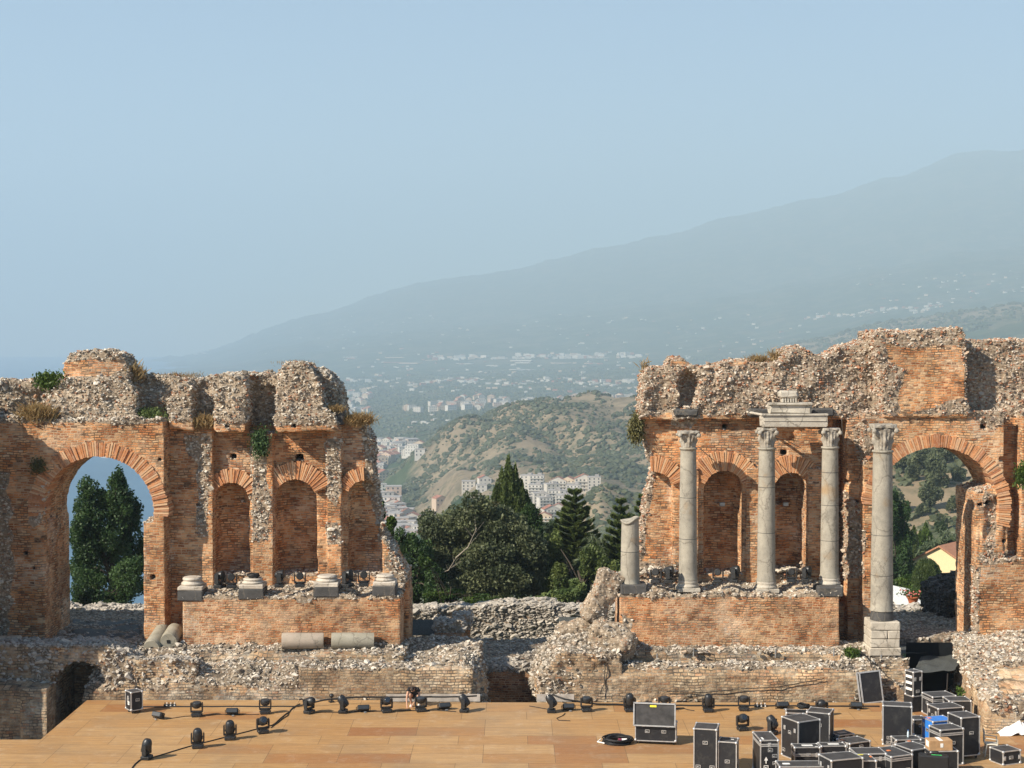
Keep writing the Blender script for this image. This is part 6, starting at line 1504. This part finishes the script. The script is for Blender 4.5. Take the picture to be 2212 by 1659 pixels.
r = case('wide open flight case with its lid raised and yellow tape', 1416, 1609, 1.52, .78, .62, -9, casters=True, top='rubber', side='panel', handles=(('F', -.2, .5), ('F', .2, .5)), latches=(('F', -.3, .74), ('F', .3, .74)))
mb = MB(); A_ = Matrix.Translation((-.04, -.34, .70)) @ Matrix.Rotation(R(-6), 4, 'X'); mb.box((0, 0, .42), (1.50, .10, .82), M=A_); o = mb.build('lid', M['paneltop']); o.parent = r
mb = MB()
for (cx_, cz_, sx, sz) in ((0, .02, 1.56, .045), (0, .84, 1.56, .045), (-.76, .43, .045, .84), (.76, .43, .045, .84)): mb.box((cx_, -.03, cz_), (sx, .12, sz), M=A_)
q = mb.build('lid_trim', M['alu']); q.parent = o; mb = MB(); mb.box((-.05, -.058, .74), (.24, .01, .07), M=A_); q = mb.build('tape', M['yellow']); q.parent = o
case('tall flight case with a handle and two lower handles, left of a smaller one', 1523, 1674, .80, 1.60, .85, -13, handles=(('F', 0, 1.12), ('F', -.3, .28), ('F', .3, .28)))
case('narrower flight case standing right against the tall one', 1571, 1676, .64, 1.18, .62, -15, handles=(('F', 0, .5), ('R', .1, .42), ('R', -.25, .55)), topst=((.2, .1, .10, .03, 'white'),))
r = case('upright narrow case with arrow and box symbols on its front', 1662, 1680, .64, 1.30, 1.15, 4, seam=1.12, handles=(('F', .05, .95), ('F', .28, .75), ('F', .3, .5), ('F', .1, .2)), latches=(('F', 0, 1.13),), topst=((-.3, -.3, .06, .26, 'white'),))
mb = MB(); z_ = .60; yv = -1.15/2-.012
mb.add([(-.19, yv, z_), (-.12, yv, z_+.13), (-.05, yv, z_)], [(0, 1, 2)]); mb.box((-.12, yv, z_-.05), (.03, .02, .11)); mb.box((-.12, yv, z_-.18), (.16, .02, .02)); mb.box((-.12, yv, z_-.42), (.16, .02, .02)); mb.box((-.19, yv, z_-.30), (.02, .02, .24)); mb.box((-.05, yv, z_-.30), (.02, .02, .24)); mb.box((-.13, yv, z_-.27), (.05, .02, .07)); mb.box((-.12, yv, z_-.37), (.09, .02, .03))
o = mb.build('printed_symbol', M['white']); o.parent = r
case('large cubic case with a worn brown side in the right group', 1748, 1642, .98, 1.42, .98, 27, side='panel', handles=(('L', 0, .95), ('L', -.35, .25), ('L', .35, .25)))
case('tall case standing behind the large cubic one', 1767, 1610, .86, 1.22, .80, -22, handles=())
case('low open case with a cable coil on it behind the tall cases', 1722, 1562, .85, .40, .60, -8, handles=(), top='rubber')
x, y, _ = G(1732, 1552); coil('black cable heap thrown over the low case behind the tall cases', (x+.05, y, .42), .26, 10, .022)
case('small shallow case lying right of the large cubic one', 1828, 1604, .72, .30, .62, 24, topst=((.05, 0, .34, .22, 'metal'),))
case('shallow case in front of the small one with orange tape', 1858, 1628, .95, .42, .75, 26, topst=((-.42, .2, .1, .14, 'orange'),))
case('twin low case, left half, with a pale label on its lid', 1744, 1658, .92, .72, .50, 2, seam=.44, latches=(('F', .38, .44),), topst=((.05, 0, .38, .14, 'paper'), (.36, -.35, .1, .04, 'white')))
case('twin low case, right half, with a pale label on its lid', 1801, 1655, .90, .72, .50, 2, seam=.44, latches=(('F', 0, .44),), topst=((.05, 0, .38, .14, 'paper'),))
case('long low case at the bottom edge of the picture with a white label', 1736, 1706, 1.62, .78, .72, 1, top='paneltop', topst=((-.32, 0, .24, .14, 'paper'), (.4, 0, .14, .1, 'metal')))
case('wide case with white company stickers at the bottom edge', 1830, 1712, 1.20, 1.12, .85, 18, stickers=(('F', -.12, .72, .10, .16, 'white'), ('F', .10, .70, .18, .13, 'white')))
case('wide dark case with latches behind the yellow taped one', 1882, 1690, 1.05, .98, .8, 4, seam=.80, latches=(('F', .3, .80),), handles=(('F', .22, .45),))
case('narrow case with yellow and orange tape on its lid', 1871, 1706, .70, .98, .80, 4, handles=(('F', 0, .55),), topst=((0, .42, .22, .06, 'yellow'), (-.25, -.42, .22, .06, 'orange'), (.42, .1, .06, .14, 'orange')))
case('long case with an orange sticker on its lid in the front group', 1948, 1692, .88, .95, 1.15, 22, seam=.82, handles=(('F', -.22, .45), ('F', .28, .45)), latches=(('L', .2, .82),), topst=((-.05, .1, .12, .12, 'orange'),))
case('case with a single front handle, left of the cardboard box', 1990, 1672, .82, .88, .90, 26, handles=(('F', -.05, .6),))
case('case carrying the cardboard box on its top', 2040, 1680, .98, .92, .60, 5, handles=(('F', 0, .6),))
case('tall case at the left of the right group with faint lettering', 1938, 1612, 1.05, 1.50, .68, -12, handles=(('F', -.28, .30), ('F', -.3, .12)), stickers=())
case('low case with a water bottle standing on it', 1963, 1630, .95, .55, .55, 6)
case('low case with orange tape on its lid next to the water bottle', 1994, 1634, .85, .50, .80, 24, topst=((-.38, .1, .1, .3, 'orange'),))
case('worn brown case low behind the tall lettered one', 1988, 1589, .55, .62, .6, 6, side='brownpanel')
case('bright blue flight case in the middle of the right group', 2038, 1614, .90, .98, .75, 17, top='blue', side='blue', topst=((-.3, .2, .12, .16, 'orange'),))
case('case with a lidded seam standing in front of the blue one', 2056, 1654, .95, 1.30, .72, 17, seam=1.12, latches=(('R', .1, 1.0),), handles=())
case('tall narrow case on wheels at the right of the blue one', 2096, 1640, .78, 1.52, .85, 17, casters=True)
case('wide case with a dusty lid behind the blue one', 2054, 1578, 1.10, .88, .80, 15, handles=())
case('rearmost case with a hinged lid by the dark doorway', 2040, 1548, 1.05, .82, .85, 14, seam=.66)
case('case standing rearmost on the right under the brick platform', 2074, 1562, .90, .88, .75, 2)
case('upright case with white lettering on its side standing on a black trunk', 1982, 1537, .46, 1.02, .50, 26, z0=.62, xyz=(G(1982, 1538)[0], G(1982, 1538)[1], 0), latches=(('F', -.3, .72), ('F', .3, .72)), handles=(('F', 0, .22),), stickers=(('L', 0, .80, .36, .10, 'paper'), ('L', 0, .55, .36, .10, 'paper'), ('L', 0, .30, .36, .10, 'paper')))
x, y, _ = G(1984, 1538); mb = MB(); mb.box((x-.1, y+.3, .31), (.62, .60, .62), ch=.03, rz=.35); tag(mb.build('black_trunk', M['panel']), 'plain black trunk under the upright lettered case', 'trunk')
r = case('small rack case standing alone at the far right near the plastic chair', 2186, 1652, .78, .50, .72, 22, handles=(('F', -.05, .26),), latches=(('F', -.42, .25), ('F', .42, .25)))
# panel leaning on the foundation
x, y, _ = G(1886, 1518); root = empty('leaning_lid', (x, y, 0), R(6), 'pair of flight case lids leaning on the foundation below the pedestal', 'case lid')
A_ = Matrix.Rotation(R(-9), 4, 'X') @ Matrix.Rotation(R(-5), 4, 'Y')
mb = MB(); mb.box((0, 0, .64), (.86, .05, 1.26), M=A_); mb.box((-.08, .11, .64), (.86, .05, 1.26), M=A_); o = mb.build('panel', M['panel']); o.parent = root
for dx, dy in ((0, -.02), (-.08, .09)):
    mb = MB()
    for (cx_, cz_, sx, sz) in ((0, .02, .90, .05), (0, 1.27, .90, .05), (-.43, .64, .05, 1.24), (.43, .64, .05, 1.24)): mb.box((cx_+dx, dy, cz_), (sx, .08, sz), M=A_)
    o = mb.build('edge_trim', M['alu']); o.parent = root
# cardboard box, bottle, bag, cloth, tool bag
x, y, _ = G(2040, 1680); root = empty('cardboard_box', (x-.12, y+.28, .925), R(3), 'brown taped cardboard box lying on a flight case', 'box')
mb = MB(); mb.box((0, 0, .17), (.80, .5, .34), ch=.012, jit=.008); o = mb.build('carton', M['card']); o.parent = root
for (c_, s_) in (((0, 0, .343), (.14, .5, .006)), ((.02, -.253, .18), (.10, .006, .14)), ((-.402, 0, .2), (.006, .3, .2))): mb = MB(); mb.box(c_, s_); o = mb.build('packing_tape', M['paper']); o.parent = root
x, y, _ = G(1963, 1630); root = empty('water_bottle', (x+.05, y+.3, .56), 0, 'small clear water bottle standing on a low case', 'bottle')
mb = MB(); mb.lathe([(.036, 0), (.04, .02), (.04, .15), (.034, .18), (.015, .22), (.014, .24)], 14); o = mb.build('bottle_body', M['bottle']); o.parent = root
mb = MB(); mb.lathe([(.017, .24), (.017, .265)], 10); o = mb.build('cap', M['blue']); o.parent = root
x, y, _ = G(2016, 1690); root = empty('tool_bag', (x, y, 0), R(-14), 'soft black tool bag with green tape in the front group', 'bag')
mb = MB(); mb.box((0, 0, .48), (1.0, .4, .96), ch=.05, jit=.015); o = mb.build('bag_body', M['rubber']); o.parent = root
mb = MB(); mb.box((.1, -.08, .965), (.34, .05, .012)); o = mb.build('tape', M['green']); o.parent = root
mb = MB(); mb.tube([(-.2, 0, .95), (-.15, 0, 1.06), (.15, 0, 1.06), (.2, 0, .95)], .02, 6); o = mb.build('carry_strap', M['rubber']); o.parent = root
c = W(1814, 1471, 63.9); root = empty('travel_bag', c, 0, 'burgundy bag lying on the foundation left of the leaning lids', 'bag')
mb = MB(); mb.lathe([(.16, -.36), (.21, -.32), (.22, 0), (.21, .32), (.15, .36)], 16, M=Matrix.Translation((0, 0, .2)) @ Matrix.Rotation(math.pi/2, 4, 'Y')); o = mb.build('bag_body', M['burg']); o.parent = root
for zz in (.10, .26): mb = MB(); mb.box((.02, -.205, zz), (.5, .03, .03)); o = mb.build('strap', M['white']); o.parent = root
mb = MB(); mb.ball((-.42, -.02, .26), (.16, .14, .15), 0, 10, 6); mb.ball((-.3, .02, .40), (.14, .1, .07), 0, 8, 5); o = mb.build('plastic_wrap', M['cloth']); o.parent = root
# white cloth draped over a hidden crate
cx0, cy0, _ = G(2206, 1583); n = 46; P_ = []
for i in range(n):
    for j in range(n):
        u, v = i/(n-1)*2-1, j/(n-1)*2-1; rr = math.hypot(u, v); hgt = .52*max(0, 1-max(0, (rr-.35))*1.25)
        fold_ = .05*math.sin(9*math.atan2(v, u))*rr+.03*math.sin(u*11+v*6)
        P_.append((cx0+u*.95+fold_, cy0+.2+v*.7, max(.01, hgt+fold_*1.0)))
Qc = [(i*n+j, (i+1)*n+j, (i+1)*n+j+1, i*n+j+1) for i in range(n-1) for j in range(n-1)]
o = mesh_np('white_cloth', np.array(P_), None, np.array(Qc), [M['cloth']], smooth=True)
sm_ = o.modifiers.new('thickness', 'SOLIDIFY'); sm_.thickness = .01; tag(o, 'crumpled white cloth heap at the right edge of the stage', 'cloth')
mb = MB(); mb.tube([(cx0-.1, cy0-.2, .55), (cx0+.5, cy0-.1, .50)], .03, 6); mb.tube([(cx0-.0, cy0-.3, .45), (cx0+.5, cy0-.22, .38)], .025, 6); tag(mb.build('strap', M['rubber']), 'black straps lying on the white cloth heap', 'strap')
# plastic chair seen from its side
x, y, _ = G(2141, 1632); root = empty('plastic_chair', (x, y, 0), R(78), 'beige plastic garden chair turned sideways beside the rack case', 'chair')
def fin(mb, n, par=root, mat='cream'): o = mb.build(n, M[mat]); o.parent = par; return o
mb = MB(); mb.box((0, 0, .44), (.44, .42, .035), ch=.015); mb.box((0, -.2, .42), (.42, .03, .06), ch=.01); fin(mb, 'seat')
mb = MB(); 
for k in range(5): mb.box((-.16+.08*k, .24+.02, .68), (.05, .02, .42), M=Matrix.Rotation(0, 4, 'X'))
mb.box((0, .27, .90), (.44, .03, .08), ch=.012); mb.box((0, .24, .50), (.44, .03, .06), ch=.012); mb.box((-.21, .255, .69), (.04, .03, .46), ch=.01); mb.box((.21, .255, .69), (.04, .03, .46), ch=.01); fin(mb, 'backrest')
for sx in (-1, 1):
    for sy in (-1, 1): mb = MB(); mb.tube([(sx*.19, sy*.17, .44), (sx*.24, sy*.24, 0)], [.032, .022], 8); fin(mb, 'leg')
    mb = MB(); mb.tube([(sx*.24, .24, .68), (sx*.26, 0, .66), (sx*.25, -.2, .64), (sx*.23, -.2, .42)], .022, 6); fin(mb, 'armrest')
# netting canopy and added black sheet standing in for shade at the doorway, black ground nets in the arches
def netsheet(name, label, pts, cat='netting', mat='net', dz=.12):
    A0, A1, B1, B0 = [Vector(p) for p in pts]; n = 22; V_ = []
    for i in range(n):
        for j in range(n):
            u, v = i/(n-1), j/(n-1); p = A0.lerp(A1, u).lerp(B0.lerp(B1, u), v); p.z += dz*(fbmn(p.x, p.y)-.3*math.sin(u*math.pi)); V_.append(p[:])
    Q_ = [(i*n+j, (i+1)*n+j, (i+1)*n+j+1, i*n+j+1) for i in range(n-1) for j in range(n-1)]
    o = mesh_np(name, np.array(V_), None, np.array(Q_), [M[mat]], smooth=True); s_ = o.modifiers.new('thickness', 'SOLIDIFY'); s_.thickness = .008; return tag(o, label, cat)
def fbmn(x, y): return float(fbm(np.array([x]), np.array([y]), np.array([0.]), .5, 2, 5)[0])
netsheet('shade_net', 'dark shade net stretched over the doorway right of the pedestal', [W(1965, 1452, 63.6), W(2062, 1448, 63.6), W(2085, 1412, 66.8), W(1995, 1416, 66.8)], dz=.15)
mb = MB(); a_, b_ = W(1990, 1452, 66.0), W(2066, 1540, 66.0); mb.box(((a_[0]+b_[0])/2+.1, 66.9, .4), (2.6, .06, 2.6)); tag(mb.build('doorway_shade_sheet', M['shade_sheet']), 'black sheet added in place of the shade inside the doorway behind the cases', 'shade_sheet')
netsheet('ground_net', 'dark net laid over the floor of the left arch', [W(152, 1382, 67.5), W(305, 1382, 67.5), W(300, 1338, 72.5), W(158, 1338, 72.5)], dz=.10)
netsheet('ground_net', 'dark net laid over the floor of the right arch', [W(1942, 1412, 66.6), W(2072, 1404, 67.2), W(2052, 1352, 73), W(1938, 1360, 72)], dz=.08)
netsheet('ground_net', 'dark net hung behind the brick stub in the central gap', [W(886, 1372, 71.5), W(940, 1372, 71.5), W(940, 1338, 72.5), W(886, 1338, 72.5)], dz=.05)
netsheet('ground_net', 'grey net piece beside the rounded foundation end', [W(1205, 1372, 70), W(1245, 1372, 70), W(1250, 1332, 71), W(1208, 1332, 71)], dz=.04)
mb = MB(); mb.tube([W(2047, 1455, 64.5), W(2044, 1500, 64.5), W(2042, 1530, 64.6)], .03, 8); tag(mb.build('scaffold_pole', M['metal']), 'thin grey pole standing in the dark doorway', 'pole')
for i, (a, b_, lab) in enumerate(((1419, 1482-60, 'thin metal pin on the terrace right of the boulder'), (1498, 1410, 'metal pin beside the white stones on the terrace'), (1675, 1412, 'metal pin in the middle of the terrace'), (1801, 1410, 'metal pin near the podium corner'), (1903, 1424, 'metal pin before the pedestal'))):
    c = W(a, b_+8, 64.6); mb = MB(); mb.tube([c, (c[0]+.01, c[1], c[2]+.36)], .035, 8); tag(mb.build('metal_pin', M['metal']), lab, 'pin', 'metal pins on the terrace')
for (a, b_, lab) in ((1560, 1089, 'small grey lamp fixed in the dark wide niche'), (1697, 1089, 'small pale lamp fixed in the narrow niche')):
    c = W(a, b_, 69.4); mb = MB(); mb.box(c, (.26, .14, .18), ch=.02); tag(mb.build('niche_lamp', M['metal']), lab, 'lamp')
x, y, _ = G(1680, 1571); mb = MB(); mb.tube([(x+.25, y, .03), (x+.42, y-.05, .03)], .035, 8); tag(mb.build('red_plug', M['red']), 'red plug lying right of the tilted moving head', 'plug')
# tie rods from the capitals back to the wall
for (a0, b0, a1, b1, lab) in ((1508, 965, 1560, 1010, 'thin iron tie rod right of the first capital'), (1669, 935, 1730, 968, 'thin iron tie rod right of the second capital'), (1669, 985, 1712, 1030, 'lower thin iron tie rod right of the second column'), (1818, 905, 1822, 960, 'thin iron tie rod in the recess right of the third capital')):
    mb = MB(); mb.tube([W(a0, b0, 67.0), W(a1, b1, 68.6)], .018, 6); tag(mb.build('tie_rod', M['metal']), lab, 'rod', 'iron tie rods of the columns')
# ------------------------------------------------------------------ loose rubble piles
def pile(label, px, py, Y, rx, ry, n, s0, s1, mat='stone_white'):
    c = np.array(W(px, py, Y)); P = c+rs.randn(n, 3)*np.array([rx, ry, .05]); P[:, 2] = c[2]+np.abs(P[:, 2]-c[2])+.12*np.exp(-((P[:, 0]-c[0])/rx)**2)
    v, T, r_ = stones(P.astype(np.float32), np.tile([0, 0, 1.0], (n, 1)), rs.uniform(s0, s1, n).astype(np.float32), .8)
    o = mesh_np('rubble_pile', v, T, None, [M[mat]], None, {'rnd': r_, 'rub': r_*0+1}); return tag(o, kind='stuff')
pile('', 520, 1246, 68.7, .5, .3, 70, .03, .08); pile('', 640, 1247, 68.8, .4, .3, 50, .03, .07); pile('', 790, 1244, 68.9, .6, .3, 80, .03, .09)
pile('', 1420, 1238, 68.7, .7, .3, 150, .05, .14); pile('', 1700, 1236, 68.9, .6, .3, 130, .05, .16); pile('', 1500, 1412, 64.9, .3, .15, 16, .08, .2); pile('', 1660, 1413, 64.9, .3, .1, 12, .06, .13)
c = W(22, 1400, 66.2); mb = MB(); mb.box((c[0], 66, c[2]+.1), (1.0, .7, .9), ch=.04, jit=.03, rz=.1); tag(mb.build('carved_block', M['block']), 'carved stone block in the shade at the far left', 'stone block')
# ------------------------------------------------------------------ crouching man
def skinned(name, joints, edges, mat, parent, sub=2, cut=None):
    me = bpy.data.meshes.new(name); me.from_pydata([j[0] for j in joints], edges, []); o = link(bpy.data.objects.new(name, me), parent)
    sk = o.modifiers.new('skin', 'SKIN'); sk.use_smooth_shade = True
    for v, j in zip(me.skin_vertices[0].data, joints): v.radius = j[1] if hasattr(j[1], '__len__') else (j[1], j[1])
    me.skin_vertices[0].data[0].use_root = True
    ss = o.modifiers.new('smooth', 'SUBSURF'); ss.levels = ss.render_levels = sub
    dg = bpy.context.evaluated_depsgraph_get(); m2 = bpy.data.meshes.new_from_object(o.evaluated_get(dg)); o.modifiers.clear(); o.data = m2
    m2.materials.clear(); m2.materials.append(mat); return o
x, y, _ = G(893, 1529)
man = empty('person', (x, y+.30, 0), R(-8), 'man in black t-shirt crouching over a cable at the stage edge, head bowed', 'person')
J = [((0, .22, .40), .11), ((0, .12, .56), .10), ((0, -.02, .70), .10), ((0, -.12, .78), .07), ((0, -.20, .82), .052), ((0, -.27, .80), .078), ((0, -.33, .74), .085), ((0, -.37, .67), .05),   # pelvis..head
     ((-.16, -.06, .74), .065), ((-.23, -.16, .56), .048), ((-.24, -.30, .34), .038), ((-.20, -.42, .14), .028), ((-.18, -.46, .07), .030),
     ((.16, -.06, .74), .065), ((.26, -.10, .52), .048), ((.20, -.28, .36), .038), ((.05, -.42, .18), .028), ((.0, -.46, .10), .030),
     ((-.10, .18, .38), .09), ((-.14, -.16, .52), .072), ((-.12, -.08, .28), .052), ((-.10, -.02, .09), .036), ((-.10, -.16, .04), .036),
     ((.12, .18, .36), .09), ((.24, -.12, .44), .072), ((.22, .04, .22), .052), ((.20, .14, .08), .036), ((.20, .0, .04), .036)]
E = [(0, 1), (1, 2), (2, 3), (3, 4), (4, 5), (5, 6), (6, 7), (2, 8), (8, 9), (9, 10), (10, 11), (11, 12), (2, 13), (13, 14), (14, 15), (15, 16), (16, 17), (0, 18), (18, 19), (19, 20), (20, 21), (21, 22), (0, 23), (23, 24), (24, 25), (25, 26), (26, 27)]
for hx, hb, sgn in ((-.18, 12, 1), (0, 17, -1)):       # fingers
    bx, by, bz = J[hb][0]
    for k in range(5):
        i0 = len(J); dx = (k-2)*.016*1.0
        L = (.045, .06, .065, .06, .045)[k] if k else .04; off = (-.03*sgn if k == 0 else dx)
        J.append(((bx+off, by-.03, bz-.02), .009)); J.append(((bx+off*1.3, by-.03-L*.5, bz-.035), .008)); J.append(((bx+off*1.2, by-.02-L*.7, bz-.055), .007)); E += [(hb, i0), (i0, i0+1), (i0+1, i0+2)]
skinned('body', J, E, M['skin'], man)
skinned('tshirt', [((0, .20, .46), (.165, .15)), ((0, .12, .58), (.17, .14)), ((0, -.02, .72), (.18, .13)), ((0, -.10, .78), .09), ((-.17, -.07, .74), .085), ((-.23, -.14, .61), .07), ((.17, -.07, .74), .085), ((.25, -.09, .60), .07)], [(0, 1), (1, 2), (2, 3), (2, 4), (4, 5), (2, 6), (6, 7)], M['tshirt'], man)
skinned('shorts', [((0, .24, .40), (.16, .15)), ((-.11, .14, .41), .11), ((-.14, -.04, .49), .088), ((.13, .14, .39), .11), ((.20, -.02, .43), .088)], [(0, 1), (1, 2), (0, 3), (3, 4)], flat('dark_shorts', (.03, .032, .036), .9), man)
mb = MB(); mb.ball((0, -.30, .80), (.088, .10, .085), 0, 14, 10); mb.ball((0, -.36, .755), (.07, .06, .07), 0, 12, 8); o = mb.build('hair', M['hair']); o.parent = man
for (a_, b_, c_) in ((-.10, -.10, .045), (.20, .05, .045)): mb = MB(); mb.ball((a_, b_, c_), (.05, .135, .045), 0, 12, 8); mb.box((a_, b_, .012), (.09, .25, .024), ch=.01); o = mb.build('shoe', M['white']); o.parent = man
for s in (-1, 1): mb = MB(); mb.ball((s*.082, -.29, .76), (.012, .025, .03), 0, 8, 6); o = mb.build('ear', M['skin']); o.parent = man
mb = MB(); mb.ball((0, -.405, .70), (.014, .02, .022), 0, 8, 6); o = mb.build('nose', M['skin']); o.parent = man
x, y, _ = G(882, 1536); mb = MB(); mb.box((x, y, .04), (.22, .10, .07), ch=.02, rz=.3); tag(mb.build('cable_connector', M['rubber']), 'black connector block under the hand of the crouching man', 'connector')
